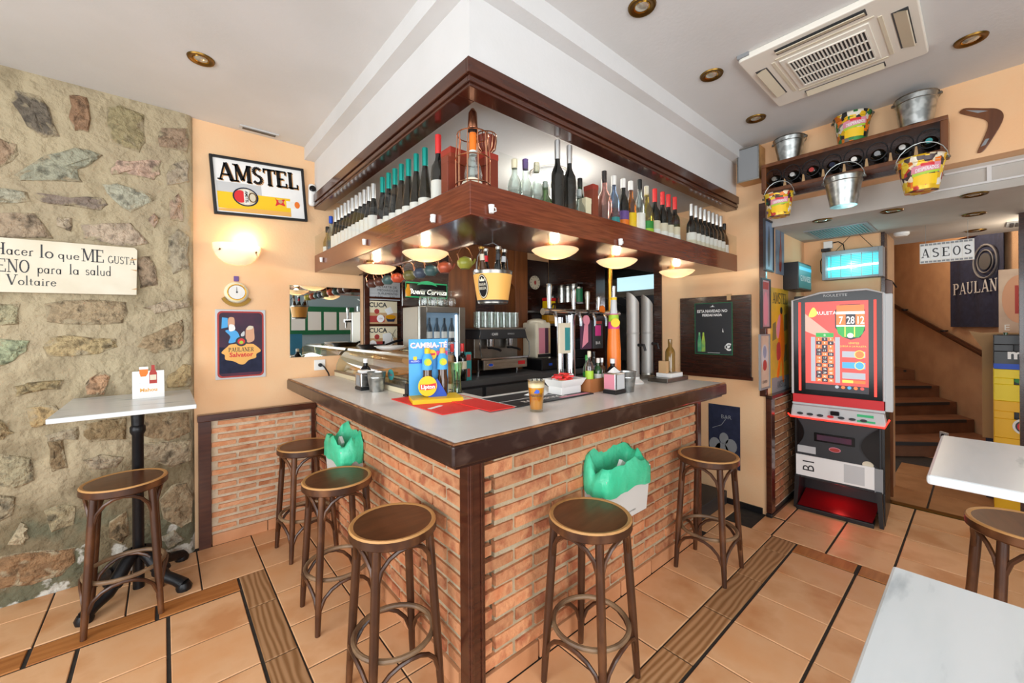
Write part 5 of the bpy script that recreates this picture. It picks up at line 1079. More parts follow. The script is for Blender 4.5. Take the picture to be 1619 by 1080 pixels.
MB().box(-.09, -.055, 0, .09, .055, .05).build('white_box', 'paper', cx, smooth=False, bevel=.003); MB().add([(-.09, -.06, .05), (.09, -.06, .05), (.09, .06, .05), (-.09, .06, .05), (-.115, -.08, .095), (.115, -.08, .095), (.115, .08, .095), (-.115, .08, .095)], [(3, 2, 1, 0), (0, 1, 5, 4), (1, 2, 6, 5), (2, 3, 7, 6), (3, 0, 4, 7)]).build('tray', 'white', cx, smooth=False)
R_ = random.Random(4)
for i in range(26): MB().cbox((R_.uniform(-.085, .085), R_.uniform(-.055, .055), .084 + R_.uniform(0, .03)), (.045, .025, .012), Matrix.Rotation(R_.uniform(0, 3), 3, 'Z') @ Matrix.Rotation(R_.uniform(-.5, .5), 3, 'X')).build('wrapped_sweet', ('bright_red', 'red', 'paper', 'bright_red', 'tan')[i % 5], cx, smooth=False)
# beer tap tower
tt = thing('beer_tap_tower', 'chrome beer tap tower with a crossbar and handles on the bar', 'beer tap', (2.12, 1.845, ZC))
MB().lathe([(.07, .0), (.07, .012), (.036, .03), (.033, .06), (.033, .46), (.038, .5), (0, .5)], 20).build('column', 'chrome', tt); MB().lathe([(.022, .0), (.022, .48), (0, .48)], 16, (-.075, .03, 0)).build('column', 'chrome', tt)
MB().cyl((-.27, .0, .515), (.56, .0, .515), .022, None, 16).build('crossbar', 'chrome', tt)
for k, (x, hh, m_) in enumerate(((-.22, .16, 'chrome'), (.02, .14, 'chrome'), (.17, .13, 'steel'), (.3, .1, 'chrome'))):
    h_ = MB().lathe([(0, 0), (.014, 0), (.012, .03), (.02, hh * .8), (.018, hh), (0, hh + .004)], 12, (x, -.01, .535)).build('tap_handle', m_, tt)
    MB().tube([(x, 0, .515), (x, -.06, .505), (x, -.075, .47), (x, -.075, .42)], [.016, .014, .011, .009], 8).build('spout', 'chrome', tt)
for x, m_, z0 in ((-.12, 'label_cream', .24), (.1, 'plum', .26), (.23, 'charcoal', .26)):
    s_ = MB().box(x - .05, -.055, z0, x + .06, -.04, z0 + .2).build('tap_sign', m_, tt, smooth=False, bevel=.002)
    if m_ == 'label_cream': MB().box(x - .0, -.0565, z0 + .02, x + .05, -.0555, z0 + .17).build('sign_print', 'teal', s_, smooth=False)
    elif m_ == 'plum': MB().prism([(x - .045, z0 + .01), (x + .02, z0 + .05), (x + .02, z0 + .17), (x - .02, z0 + .17)], -.0565, -.0555).build('sign_print', 'pink', s_, smooth=False); MB().disc((x, z0 + .2), .035, -.06, -.05, 16).build('round_badge', 'pink', s_)
    else: MB().box(x - .03, -.0565, z0 + .09, x + .035, -.0555, z0 + .165).build('sign_print', 'hot_pink', s_, smooth=False); text('BAR', .03, 'white', s_, (x, -.0565, z0 + .03)); MB().box(x - .04, -.0565, z0 + .175, x + .045, -.0555, z0 + .195).build('sign_band', 'dull_red', s_, smooth=False)
MB().disc((.315, .54), .03, -.035, -.025, 18).build('round_badge', 'orange', tt); MB().box(-.19, -.03, .495, .38, .03, .5).build('drip_plate', 'black_plastic', tt, smooth=False)
bp = thing('support_pole', 'brass pole running from the overhead shelf to the bar counter', 'pole', (2.645, 1.895, ZC)); MB().lathe([(.035, 0), (.035, .012), (.0165, .02), (.0165, .89), (.0, .89)], 18).build('tube', 'brass', bp); MB().lathe([(.03, .876), (.036, .884), (.036, .8985), (0, .8985)], 18).build('collar', 'brass', bp)
of = thing('tap_font', 'tall orange bottle shaped tap font with a fruit label on the bar', 'beer tap', (2.315, 1.63, ZC))
MB().lathe([(0, 0), (.042, 0), (.046, .05), (.046, .26), (.04, .36), (.0385, .40), (.0, .40)], 22).build('body', 'orange', of); MB().lathe([(.0385, .38), (.0375, .42), (.030, .50), (.0, .505)], 20).build('label_wrap', 'hot_pink', of); MB().lathe([(.0365, .425), (.0315, .495)], 20).build('label_top', 'lime', of)
MB().disc((0, .44), .03, -.043, -.036, 18).build('label_disc', 'yellow', of, rz=-.7); MB().lathe([(.024, .5), (.02, .6), (.021, .615), (0, .615)], 16).build('neck', 'light_grey', of); MB().lathe([(.022, .595), (.022, .612)], 16).build('neck_band', 'yellow', of); MB().lathe([(.012, .61), (.015, .66), (.014, .69), (0, .69)], 12).build('tap_handle', 'chrome', of)
for x, y, ic, lab in ((2.60, 1.665, 'mid_grey', 'brushed steel tap column with slanted silver top, nearer one'), (2.90, 1.73, 'orange', 'brushed steel tap column with slanted orange ringed top, farther one')):
    st = thing('tap_column', lab, 'beer tap', (x, y, ZC), 0, 'slanted steel tap columns'); n = 28; r = .045; H_ = .62
    ring0 = [(r * math.cos(2 * PI * i / n), r * math.sin(2 * PI * i / n)) for i in range(n)]
    top = lambda x_, y_: H_ - (x_ * .78 - y_ * .4) * 1.15
    MB().add([(a, c_, .03) for a, c_ in ring0] + [(a, c_, top(a, c_)) for a, c_ in ring0], [(i, (i + 1) % n, (i + 1) % n + n, i + n) for i in range(n)]).build('tube', 'brushed_tube', st)
    MB().add([(a, c_, top(a, c_) - .002) for a, c_ in ring0] + [(a * .8, c_ * .8, top(a * .8, c_ * .8) - .002) for a, c_ in ring0], [(i, (i + 1) % n, (i + 1) % n + n, i + n) for i in range(n)]).build('top_ring', ic if ic == 'orange' else 'chrome', st)
    MB().add([(a * .8, c_ * .8, top(a * .8, c_ * .8) - .004) for a, c_ in ring0], [tuple(range(n))]).build('top_face', 'dark_grey', st); MB().lathe([(.075, 0), (.075, .01), (.046, .035), (.046, .05)], n).build('base', 'white' if ic != 'orange' else 'steel', st)
    MB().lathe([(.0455, .36), (.047, .362), (.047, .37), (.0455, .372)], n).build('seam', 'brushed_tube', st)
    MB().tube([(0, -.04, .28), (0, -.09, .28), (0, -.1, .24)], [.012, .01, .009], 8).build('spout', 'black_plastic', st)
dt = thing('drip_tray', 'grey metal drip tray at the far end of the bar', 'tray', (2.90, 1.56, ZC)); MB().box(-.13, -.07, 0, .19, .09, .03).build('body', 'dim_steel', dt, smooth=False, bevel=.003)
wt = thing('small_carton', 'flat white carton under the brown bottle on the drip tray', 'carton', (2.93, 1.565, ZC + .0305)); MB().box(-.08, -.06, 0, .1, .06, .03).build('body', 'paper', wt, smooth=False, bevel=.002)
bottle('beer_bottle', 'plain amber bottle standing on the flat white carton at the end of the bar', (2.96, 1.57, ZC + .061), 'spirit', 'amber_bottle', 'amber_bottle', None, H=.25)
bx = thing('small_carton', 'small beige box beside the amber bottle at the end of the bar', 'carton', (2.88, 1.58, ZC + .061)); MB().box(-.02, -.03, 0, .02, .03, .09).build('body', 'tan', bx, smooth=False)
# ------------------------------------------------------------------ on the stone wall and the peach wall
YS = 3.668
t = thing('wooden_sign', 'white painted board with a printed saying on the stone wall', 'sign', (-.50, YS, 1.975))
MB().prism([(-.62, -.162), (.365, -.146), (.37, .15), (.358, .165), (-.62, .152)], -.014, .0).build('board', 'off_white', t, smooth=False, bevel=.002)
MB().prism([(.33, .08), (.366, .085), (.366, .095), (.34, .09)], -.0155, -.013).prism([(.335, .02), (.366, .01), (.366, .02)], -.0155, -.013).prism([(.34, -.11), (.366, -.112), (.366, -.1)], -.0155, -.013).build('chipped_edge', 'tan', t, smooth=False)
y = -.0148
for body, size, x, z, wd in (('Hacer', .085, -.235, .055, .152), ('lo', .105, -.06, .05, .058), ('que', .075, .015, .052, .09), ('ME', .1, .115, .046, .098), ('GUSTA', .06, .23, .046, .125),
                             ('Es', .1, -.42, -.045, .1), ('BUENO', .095, -.30, -.045, .20), ('para', .085, -.07, -.043, .10), ('la', .085, .06, -.04, .045), ('salud', .085, .13, -.037, .115), ('Voltaire', .075, -.185, -.117, .19)):
    sign(body, size * .8, 'charcoal', t, (x, y, z + .006), width=wd * 1.03, wt=.85)
sign('Porque', .085, 'charcoal', t, (-.56, y, .055), width=.27)
# framed beer mirror sign, tilted a little on its nail
t = thing('beer_sign', 'framed white sign reading AMSTEL with a yellow beer glass, above the wall lamp', 'sign', (.592, YW, 2.70)); t.rotation_euler = (0, math.radians(-4), 0)
w, h = .60, .40
MB().box(-w / 2, -.018, -h / 2, w / 2, -.004, h / 2).build('sheet', 'paper', t, smooth=False)
b = MB()
for q in ((-w / 2 - .02, -h / 2 - .02, -w / 2, h / 2 + .02), (w / 2, -h / 2 - .02, w / 2 + .02, h / 2 + .02), (-w / 2, -h / 2 - .02, w / 2, -h / 2), (-w / 2, h / 2, w / 2, h / 2 + .02)): b.box(q[0], -.03, q[1], q[2], -.002, q[3])
b.build('frame', 'black_plastic', t, smooth=False, bevel=.003)
sign('AMSTEL', .13, 'rim_wood', t, (-.268, -.0186, .037), width=.55, name='lettering_shadow', wt=1.35); sign('AMSTEL', .13, 'black_gloss', t, (-.275, -.0192, .043), width=.55, wt=1.35)
MB().box(-.29, -.0188, -.17, .2, -.018, -.045).build('beer_print', 'yellow', t, smooth=False); MB().prism([(-.29, -.19), (.2, -.19), (.2, -.155), (-.05, -.155), (-.29, -.175)], -.0192, -.018).build('foot_print', 'label_yellow', t, smooth=False)
MB().box(-.29, -.0188, -.045, .0, -.018, .03).build('glass_print', 'light_grey', t, smooth=False)
MB().disc((-.11, -.07), .085, -.0198, -.018, 26, .85).build('badge_ring', 'navy', t); MB().disc((-.11, -.07), .074, -.0204, -.018, 26, .85).build('badge_ring', 'label_cream', t); MB().disc((-.145, -.07), .04, -.021, -.018, 22, 1.2).build('badge_red', 'red', t); MB().box(-.122, -.0215, -.125, -.088, -.018, -.015).build('badge_strip', 'label_white', t, smooth=False)
text('AMSTEL', .026, 'black_gloss', t, (-.113, -.0219, -.07), right=(0, 0, -1), up=(1, 0, 0), bold=.0008); MB().tube([(-.065 + .025 * math.cos(a * PI / 6), -.021, -.07 + .035 * math.sin(a * PI / 6)) for a in range(12)], .004, 5, closed=True).build('badge_wreath', 'old_brass', t)
MB().prism(smooth_loop([(.09, -.05), (.11, -.065), (.16, -.055), (.15, -.08), (.16, -.11), (.12, -.1), (.09, -.115), (.1, -.08)]), -.02, -.018).build('red_mark', 'red', t); MB().disc((.128, -.075), .016, -.0206, -.018, 12).build('tan_mark', 'tan', t); MB().box(.17, -.0195, -.12, .245, -.018, -.065).build('pale_mark', 'label_white', t, smooth=False); MB().disc((.25, -.09), .02, -.02, -.018, 12, 1.4).build('orange_mark', 'orange', t)
# security sensor
t = thing('motion_sensor', 'white motion sensor with a dark lens high on the peach wall', 'sensor', (.962, YW, 2.735)); MB().box(-.028, -.045, -.095, .028, 0, .095).build('body', 'white', t, smooth=True, bevel=.02); MB().lathe([(0, -.02), (.024, -.012), (.026, 0)], 16, (0, -.04, .05), Matrix.Rotation(-PI / 2, 3, 'X')).build('lens', 'black_gloss', t)
# wall lamp: an opal glass dish
t = thing('wall_lamp', 'lit opal glass wall lamp between the framed beer sign and the barometer', 'lamp', (.43, YW, 2.245))
n, mrows = 20, 7; vs = []
for k in range(mrows):
    f = k / (mrows - 1)                    # 0 rim, 1 bottom
    for i in range(n + 1):
        a = PI * i / n; x = .155 * math.cos(a) * math.cos(f * PI / 2) ** .8 if f < 1 else 0
        vs.append((x, -.115 * math.sin(a) * math.cos(f * PI / 2) - .002, -.155 * math.sin(f * PI / 2)))
fs = [(k * (n + 1) + i, k * (n + 1) + i + 1, (k + 1) * (n + 1) + i + 1, (k + 1) * (n + 1) + i) for k in range(mrows - 1) for i in range(n)]
MB().add(vs, fs).build('glass_dish', 'white_opal', t); MB().lathe([(0, -.03), (.018, -.02), (.022, .0), (.018, .02), (0, .03)], 12, (.055, -.055, -.02)).build('bulb', 'soft_bulb' if 'soft_bulb' in MATS else mat('soft_bulb', 'ffe9c4', .4, emit=7), t)
for x in (-.115, .115): MB().cyl((x, -.0, -.06), (x, -.09, -.055), .006, .006, 8).build('clip', 'old_brass', t)
MB().box(-.05, -.02, -.06, .05, 0, .0).build('wall_plate', 'old_brass', t, smooth=False)
point('wall_lamp_light', (.485, YW - .055, 2.27), 1.6, (1, .78, .5), .03)
# barometer
t = thing('barometer', 'round pale barometer with a crescent thermometer on the peach wall', 'barometer', (.424, YW, 1.88))
MB().lathe([(0, 0), (.078, 0), (.08, .012), (.07, .026), (.058, .03), (0, .03)], 30, (0, 0, 0), Matrix.Rotation(PI / 2, 3, 'X')).build('case', 'cream', t); MB().lathe([(.055, .028), (.062, .034), (.057, .034), (.052, .03)], 30, (0, 0, 0), Matrix.Rotation(PI / 2, 3, 'X')).build('bezel', 'brass', t); MB().disc((0, 0), .053, -.032, -.03, 26).build('dial', 'label_white', t); MB().disc((0, 0), .006, -.035, -.03, 10).prism([(-.002, 0), (.002, 0), (.001, .04), (-.001, .04)], -.034, -.032).build('hand', 'charcoal', t)
MB().box(-.016, -.012, .085, .016, 0, .125).build('hanger', 'purple', t, smooth=False, bevel=.003); MB().prism([(.1 * math.cos(a), -.02 + .09 * math.sin(a)) for a in [math.radians(200 + 14 * i) for i in range(11)]] + [(.085 * math.cos(a), .0 + .085 * math.sin(a)) for a in [math.radians(335 - 13 * i) for i in range(11)]], -.02, 0).build('crescent', 'old_brass', t)
# tin poster
t = thing('tin_poster', 'tin poster reading PAULANER Salvator with two figures, on the peach wall', 'poster', (.453, YW, 1.483)); w, h = .325, .53
MB().box(-w / 2, -.008, -h / 2, w / 2, -.002, h / 2).build('plate', 'light_grey', t, smooth=False, bevel=.002)
def rr(w, h, r, n=5): return [(sx * (w / 2 - r) + r * math.cos(a0 + PI / 2 * i / n), sz * (h / 2 - r) + r * math.sin(a0 + PI / 2 * i / n)) for sx, sz, a0 in ((1, 1, 0), (-1, 1, PI / 2), (-1, -1, PI), (1, -1, 1.5 * PI)) for i in range(n + 1)]
MB().prism(rr(.30, .505, .03), -.009, -.007).build('red_border', 'dull_red', t, smooth=False); MB().prism(rr(.278, .482, .026), -.0096, -.007).build('dark_picture', 'plum', t, smooth=False)
MB().prism([(-.139, -.22), (.139, -.22), (.139, -.05), (-.139, -.02)], -.01, -.008).build('dark_foot', 'navy', t)
MB().prism([(-.125, .12), (-.085, .13), (-.085, .2), (-.12, .205)], -.0102, -.008).build('jug_print', 'sky_blue', t)
MB().prism(smooth_loop([(-.08, .13), (-.045, .13), (-.045, .2), (-.08, .2)]), -.0102, -.008).build('face_print', 'skin_tone', t); MB().prism(smooth_loop([(-.075, .10), (-.04, .11), (-.045, .145), (-.075, .15)]), -.0104, -.008).build('beard_print', 'paper', t)
MB().prism(smooth_loop([(-.10, .1), (-.08, .11), (-.03, .1), (-.01, .05), (-.03, .02), (-.08, .01), (-.07, .06)]), -.0102, -.008).build('coat_print', 'sky_blue', t)
MB().prism(smooth_loop([(.03, .11), (.05, .135), (.08, .13), (.085, .09), (.085, .03), (.05, .01), (.03, .03)]), -.0102, -.008).build('face_print', 'skin_tone', t); MB().prism(smooth_loop([(.035, .11), (.05, .14), (.08, .135), (.07, .115)]), -.0104, -.008).build('cap_print', 'label_cream', t)
MB().prism(smooth_loop([(.0, .08), (.02, .1), (.02, .065), (.0, .06)]), -.0102, -.008).build('cup_print', 'light_grey', t)
MB().prism(smooth_loop([(-.125, -.06), (-.09, -.02), (-.06, .0), (.06, .0), (.09, -.01), (.13, -.055), (.10, -.08), (.095, -.11), (.05, -.125), (.02, -.155), (-.01, -.155), (-.05, -.13), (-.1, -.115), (-.105, -.08)]), -.0106, -.008).build('scroll_panel', 'label_yellow', t)
MB().disc((0, .02), .037, -.0112, -.008, 24).build('round_badge', 'charcoal', t); MB().disc((0, .02), .024, -.0118, -.008, 20).build('badge_red', 'red', t); MB().disc((0, .013), .013, -.0122, -.008, 14).build('badge_mark', 'lime', t)
sign('PAULANER', .032, 'charcoal', t, (-.082, -.0112, -.058), width=.165); text('Salvator', .047, 'red', t, (0, -.0112, -.097), bold=.0012)
# mirror
t = thing('wall_mirror', 'rectangular frameless mirror on the peach wall at the end of the bar', 'mirror', (1.08, YW, 1.66)); MB().box(-.29, -.008, -.30, .29, -.001, .30).build('glass', 'mirror', t, smooth=False)
t = thing('wall_socket', 'white wall socket with a black plug under the mirror', 'socket', (1.02, YW, 1.285)); MB().box(-.045, -.012, -.045, .045, -.0005, .045).build('plate', 'white', t, smooth=False, bevel=.004); MB().tube([(.01, -.03, .0), (.03, -.04, -.02), (.06, -.035, -.07), (.07, -.03, -.098)], .006, 6).lathe([(0, -.02), (.016, -.018), (.016, .015), (0, .016)], 10, (0, -.02, 0), Matrix.Rotation(PI / 2, 3, 'X')).build('plug', 'black_plastic', t)
# front wall pieces that show in the mirror
t = thing('notice_board', 'green framed notice board with white papers on the front wall, seen in the mirror', 'notice board', (2.75, -2.5, 1.78), PI); MB().box(-.75, -.03, -.32, .75, 0, .32).build('frame', 'forest', t, smooth=False)
for i in range(4): MB().box(-.68 + i * .34, -.034, -.22, -.40 + i * .34, -.031, .2).build('notice_sheet', 'paper', t, smooth=False)
# ------------------------------------------------------------------ on the right wall
t = thing('wall_hatch', 'dark wooden wall flap with a black beer poster on it, right of the bar', 'hatch', (XR, 1.612, 1.51), -PI / 2)
MB().box(-.315, -.022, -.355, .315, 0, .36).build('board', 'dark_wood', t, smooth=False, bevel=.003); MB().box(-.30, -.02, -.385, .325, 0, -.355).build('bottom_strip', 'mahogany', t, smooth=False, bevel=.003); MB().box(.12, -.0235, .32, .155, -.0, .375).build('tape', 'tan', t, smooth=False)
p_ = MB().box(-.165, -.0255, -.17, .165, -.0225, .30).build('poster', 'charcoal', t, smooth=False)
b = MB()
for q in ((-.168, -.173, -.162, .303), (.162, -.173, .168, .303), (-.162, -.173, .162, -.167), (-.162, .297, .162, .303)): b.box(q[0], -.027, q[1], q[2], -.0225, q[3])
b.build('poster_edge', 'forest', p_, smooth=False)
text('ESTA NAVIDAD NO', .036, 'white', p_, (-.01, -.0262, .215), sx=.85, bold=.0012); text('PIERDAS NADA', .03, 'white', p_, (-.01, -.0262, .18), sx=.85, bold=.0012); MB().prism([(-.03, .265), (.02, .265), (.004, .27), (0, .285), (-.012, .27)], -.0262, -.025).build('crown_mark', 'white', p_)
text('€', .085, 'white', p_, (.13, -.0262, -.13), bold=.003); MB().box(-.05, -.0262, -.158, .06, -.0255, -.154).build('small_print', 'light_grey', p_, smooth=False); MB().prism([(.085, .07), (.092, .03), (.082, .035)], -.0262, -.025).build('pale_mark', 'white', p_)
for x, m_ in ((-.125, 'bottle_print_green'), (-.088, 'bottle_print_lime')):
    if m_ not in MATS: mat(m_, '8fc98f' if 'green' in m_ else 'b9d24a', .5, col2='3f9a6a', scale=12)
    MB().prism([(x - .017, -.15), (x + .017, -.15), (x + .017, -.06), (x + .008, .0), (x + .007, .03), (x - .007, .03), (x - .008, .0), (x - .017, -.06)], -.0262, -.025).build('bottle_print', m_, p_)
t = flat_board('poster', 'dark poster with pale grey figures low on the wall behind the far bar stool', 'poster', (XR, 1.53, .60), .27, .56, 'navy', -PI / 2)
for x, z, r in ((-.08, -.09, .05), (.0, -.02, .04), (.06, -.08, .05), (-.02, -.14, .06)): MB().disc((x, z), r, -.0072, -.006, 14, 1.3).build('figure_print', 'mid_grey', t)
text('BAR', .05, 'mid_grey', t, (.02, -.0068, .16)); MB().tube([(-.1, -.007, .06), (-.02, -.007, .1), (.03, -.007, .18)], .003, 4).build('line_print', 'mid_grey', t)
t = thing('step_block', 'dark tiled step at the opening between bar end and right wall', 'step', (3.50, 1.62, 0)); MB().box(-.2, -.12, .002, .33, .2, .12).build('block', 'charcoal', t, smooth=False, bevel=.004)
# speaker
t = thing('wall_speaker', 'grey wall speaker with wooden sides high beside the bottle rack', 'speaker', (XR, 1.27, 2.955), -PI / 2); MB().box(-.085, -.14, -.145, .085, -.0, .14).build('cabinet', 'rim_wood', t, smooth=False, bevel=.006); MB().box(-.078, -.146, -.135, .078, -.139, .13).build('grille', 'mid_grey', t, smooth=False, bevel=.01)
b = MB()
for q in ((-.085, -.145, -.078, .14), (.078, -.145, .085, .14), (-.078, -.145, .078, -.136), (-.078, .131, .078, .14)): b.box(q[0], -.15, q[1], q[2], -.138, q[3])
b.build('front_frame', 'steel', t, smooth=False)
# bottle rack
t = thing('bottle_rack', 'long wooden wall rack holding dark bottles in iron rings', 'rack', (XR, .645, 2.665), -PI / 2); w = 1.03
b = MB().box(-w / 2, -.18, 0, w / 2, 0, .028).box(-w / 2, -.18, .205, w / 2, 0, .232).box(-w / 2, -.18, .028, -w / 2 + .035, 0, .205).box(w / 2 - .035, -.18, .028, w / 2, 0, .205); b.build('frame', 'cabinet_wood', t, smooth=False, bevel=.004)
MB().box(-w / 2 + .035, -.02, .028, w / 2 - .035, -.002, .205).build('back_board', 'dark_wood', t, smooth=False); MB().box(-w / 2 + .05, -.05, -.028, w / 2 - .25, -.03, 0).build('lower_rail', 'dark_wood', t, smooth=False)
for i in range(8):
    x = -.43 + i * .123
    MB().tube([(x + .054 * math.cos(a * PI / 9), -.172, .115 + .06 * math.sin(a * PI / 9)) for a in range(18)], .0035, 6, closed=True).build('iron_ring', 'black_iron', t)
    MB().prism([(x + .05, .03), (x + .073, .03), (x + .066, .10), (x + .057, .10)], -.12, -.11).build('wooden_peg', 'tan', t, smooth=False) if i < 7 else None
ords = ['first', 'second', 'third', 'fourth', 'fifth', 'sixth', 'seventh', 'eighth']
for i in range(8):
    bt = thing('wine_bottle', ords[i] + ' dark bottle lying in the wall rack, counted from the speaker', 'bottle', (XR - .03, .645 - (-.43 + i * .123), 2.665 + .104), -PI / 2, 'bottles in the wall rack')
    R = Matrix.Rotation(PI / 2, 3, 'X')
    MB().lathe([(0, 0), (.042, .004), (.042, .075), (.038, .10), (.024, .122), (.015, .128), (.0, .128)], 16, (0, 0, 0), R).build('glass', 'wine_glass_dark', bt)
    MB().lathe([(.0155, .120), (.0165, .135), (.0, .137)], 12, (0, 0, 0), R).build('capsule', ('dim_steel', 'capsule_silver', 'dull_red', 'navy', 'label_white', 'mid_grey', 'capsule_silver', 'teal')[i], bt)
# buckets
def bucket(lab, loc, r0, r1, h, m, print_=False, rz=0, bail=0, grp=None):
    t = thing('metal_bucket', lab, 'bucket', loc, rz, grp)
    MB().lathe([(0, 0), (r0, 0), (r0 + (r1 - r0) * .98, h * .98), (r1 + .005, h), (r1 + .003, h + .004), (r1 - .004, h), (r0 - .004, .006), (0, .006)], 28).build('pail', m, t)
    MB().lathe([(r0 + (r1 - r0) * .8, h * .8), (r0 + (r1 - r0) * .8 + .004, h * .815), (r0 + (r1 - r0) * .83, h * .83)], 28).build('ridge', m, t)
    pr = lambda u, v, off: (lambda r, a: (r * math.cos(a), r * math.sin(a), v))(r0 + (r1 - r0) * v / h + off, PI + .35 + u / (r0 + (r1 - r0) * v / h))
    def patch(u0, v0, u1, v1, mm, off, nm, sk=0):
        n_ = 6; vs = [pr(u0 + (u1 - u0) * i / n_, v + sk * ((u1 - u0) * i / n_), off) for v in (v0, v1) for i in range(n_ + 1)]
        MB().add(vs, [(i, i + 1, i + n_ + 2, i + n_ + 1) for i in range(n_)]).build(nm, mm, t, smooth=True)
    if print_:
        R2 = random.Random(len(lab)); q = h / .2
        pc = R2.choice
        for i in range(9):
            u = R2.uniform(-.17, .13) * q; v = R2.uniform(.02, .8) * h
            patch(u, v, u + .035 * q, v + h * R2.uniform(.09, .2), pc(('yellow', 'orange', 'dull_red', 'charcoal', 'label_white', 'yellow', 'purple', 'forest')), .0006 + i * .00008, 'picture_print', R2.uniform(-.3, .3))
        patch(-.06 * q, h * .12, .05 * q, h * .42, 'yellow', .0032, 'picture_print'); patch(-.065 * q, h * .38, .06 * q, h * .5, 'lime', .0036, 'picture_print', .15); patch(-.07 * q, h * .46, .065 * q, h * .68, 'pink', .004, 'name_banner', .12); patch(-.03 * q, h * .66, .03 * q, h * .74, 'red', .0042, 'picture_print')
        o = text('DESPERADOS', .028 * q, 'paper', t, (0, 0, 0), bold=.0006, sx=.62)
        for v in o.data.vertices: v.co = pr(v.co.x, v.co.z + h * .53 + .12 * v.co.x, .0048)
    for s in (-1, 1): MB().lathe([(0, -.008), (.012, -.006), (.012, .006), (0, .008)], 8, (0, s * (r1 + .004), h * .92)).build('lug', 'dim_steel', t)
    if bail:
        MB().tube([(0, (r1 + .006) * math.cos(PI * i / 10), h * .92 + bail * math.sin(PI * i / 10)) for i in range(11)], .003, 6).build('bail', 'galvanised', t)
    else:
        MB().tube([((r1 + .012) * math.sin(PI * i / 10), (r1 + .008) * math.cos(PI * i / 10), h * .92 + .012 - .03 * math.sin(PI * i / 10)) for i in range(11)], .003, 6).build('bail', 'galvanised', t)
    return t
ZR = 2.665 + .2325
bucket('plain galvanised bucket on top of the bottle rack, nearest the speaker', (3.745, .985, ZR), .072, .105, .17, 'galvanised')
bucket('printed colourful bucket on top of the bottle rack, between two plain ones', (3.745, .60, ZR), .078, .105, .195, 'print_green', True)
bucket('large plain galvanised bucket on top of the bottle rack, near the boomerang', (3.745, .275, ZR), .08, .105, .19, 'galvanised')
bucket('small printed bucket with yellow label hanging under the rack end nearest the speaker', (3.64, 1.03, 2.45), .072, .098, .17, 'print_yellow', True, 0, .12)
bucket('plain galvanised bucket hanging from the middle of the bottle rack', (3.62, .63, 2.435), .076, .11, .20, 'galvanised', False, 0, .125)
bucket('printed bucket with yellow label hanging at the rack end near the boomerang', (3.61, .245, 2.435), .078, .112, .20, 'print_yellow', True, 0, .125)
# boomerang
t = thing('boomerang', 'dark brown wooden boomerang on the peach wall over the passage', 'boomerang', (XR, .0, 2.83), -PI / 2)
out = [(-.085, .125), (-.06, .135), (.01, .105), (.065, .08), (.09, .04), (.085, -.01), (.05, -.09), (.015, -.155), (-.008, -.165), (-.012, -.15), (.015, -.07), (.03, -.01), (.02, .03), (-.03, .07), (-.08, .108)]
MB().prism(smooth_loop(out), -.012, -.001).build('body', 'cabinet_wood', t, smooth=False, bevel=.004); MB().prism([(-.06, .12), (0, .095), (.03, .08), (-.01, .083)], -.0128, -.011).prism([(.0, -.13), (.02, -.09), (.035, -.09), (.02, -.125)], -.0128, -.011).build('painted_mark', 'mid_grey', t)
# ------------------------------------------------------------------ ceiling fittings
dl = thing('downlight', 'brass recessed downlight in the white ceiling over the stone wall corner', 'ceiling light', (.168, 2.889, CEIL), 0, 'brass downlights in the room ceiling')
MB().lathe([(.036, -.001), (.05, -.010), (.062, -.009), (.066, -.001)], 24).build('ring', 'old_brass', dl); MB().lathe([(.03, -.003), (.037, -.006), (.04, -.002)], 20).build('inner_ring', 'brass', dl); MB().lathe([(0, -.011), (.022, -.009), (.031, -.004), (.036, -.0015)], 18).build('lens', 'clear_lens' if 'clear_lens' in MATS else mat('clear_lens', 'c9c4b4', .12, .6), dl)
for x, y, lab in ((1.747, 1.058, 'brass recessed downlight at the top edge of the picture, before the bulkhead'), (2.546, 1.072, 'brass recessed downlight between the bulkhead and the ceiling unit'), (3.332, 1.086, 'brass recessed downlight nearest the speaker and bottle rack'), (3.304, .032, 'brass recessed downlight beyond the ceiling unit, above the boomerang side')): dup(dl, (x, y, CEIL), 1, lab)
sd = thing('downlight', 'brass downlight in the low passage ceiling, nearest the poster wall', 'ceiling light', (4.036, .837, 2.45), 0, 'brass downlights in the passage ceiling')
for c in dl.children: k = c.copy(); C.objects.link(k); k.parent = sd
for q, lab in (((1410, 333), 'brass downlight in the low passage ceiling, above the slot machine'), ((1540, 307), 'brass downlight in the low passage ceiling, nearest the room'), ((1540, 338), 'brass downlight in the low passage ceiling, second along the flag side'), ((1543, 364), 'brass downlight in the low passage ceiling, nearest the flag')):
    p = at(*q, Z=2.45); dup(sd, p, 0, lab)
t = thing('air_vent', 'narrow dusty air vent in the ceiling above the framed beer sign', 'vent', (.57, 3.655, CEIL)); MB().box(-.13, -.03, -.008, .13, .03, -.0005).build('frame', 'light_grey', t, smooth=False); MB().box(-.11, -.018, -.0095, .11, .018, -.008).build('slot', 'mid_grey', t, smooth=False)
for k in range(3): MB().box(-.11, -.014 + k * .012, -.012, .11, -.009 + k * .012, -.0095).build('slat', 'dim_steel', t, smooth=False)
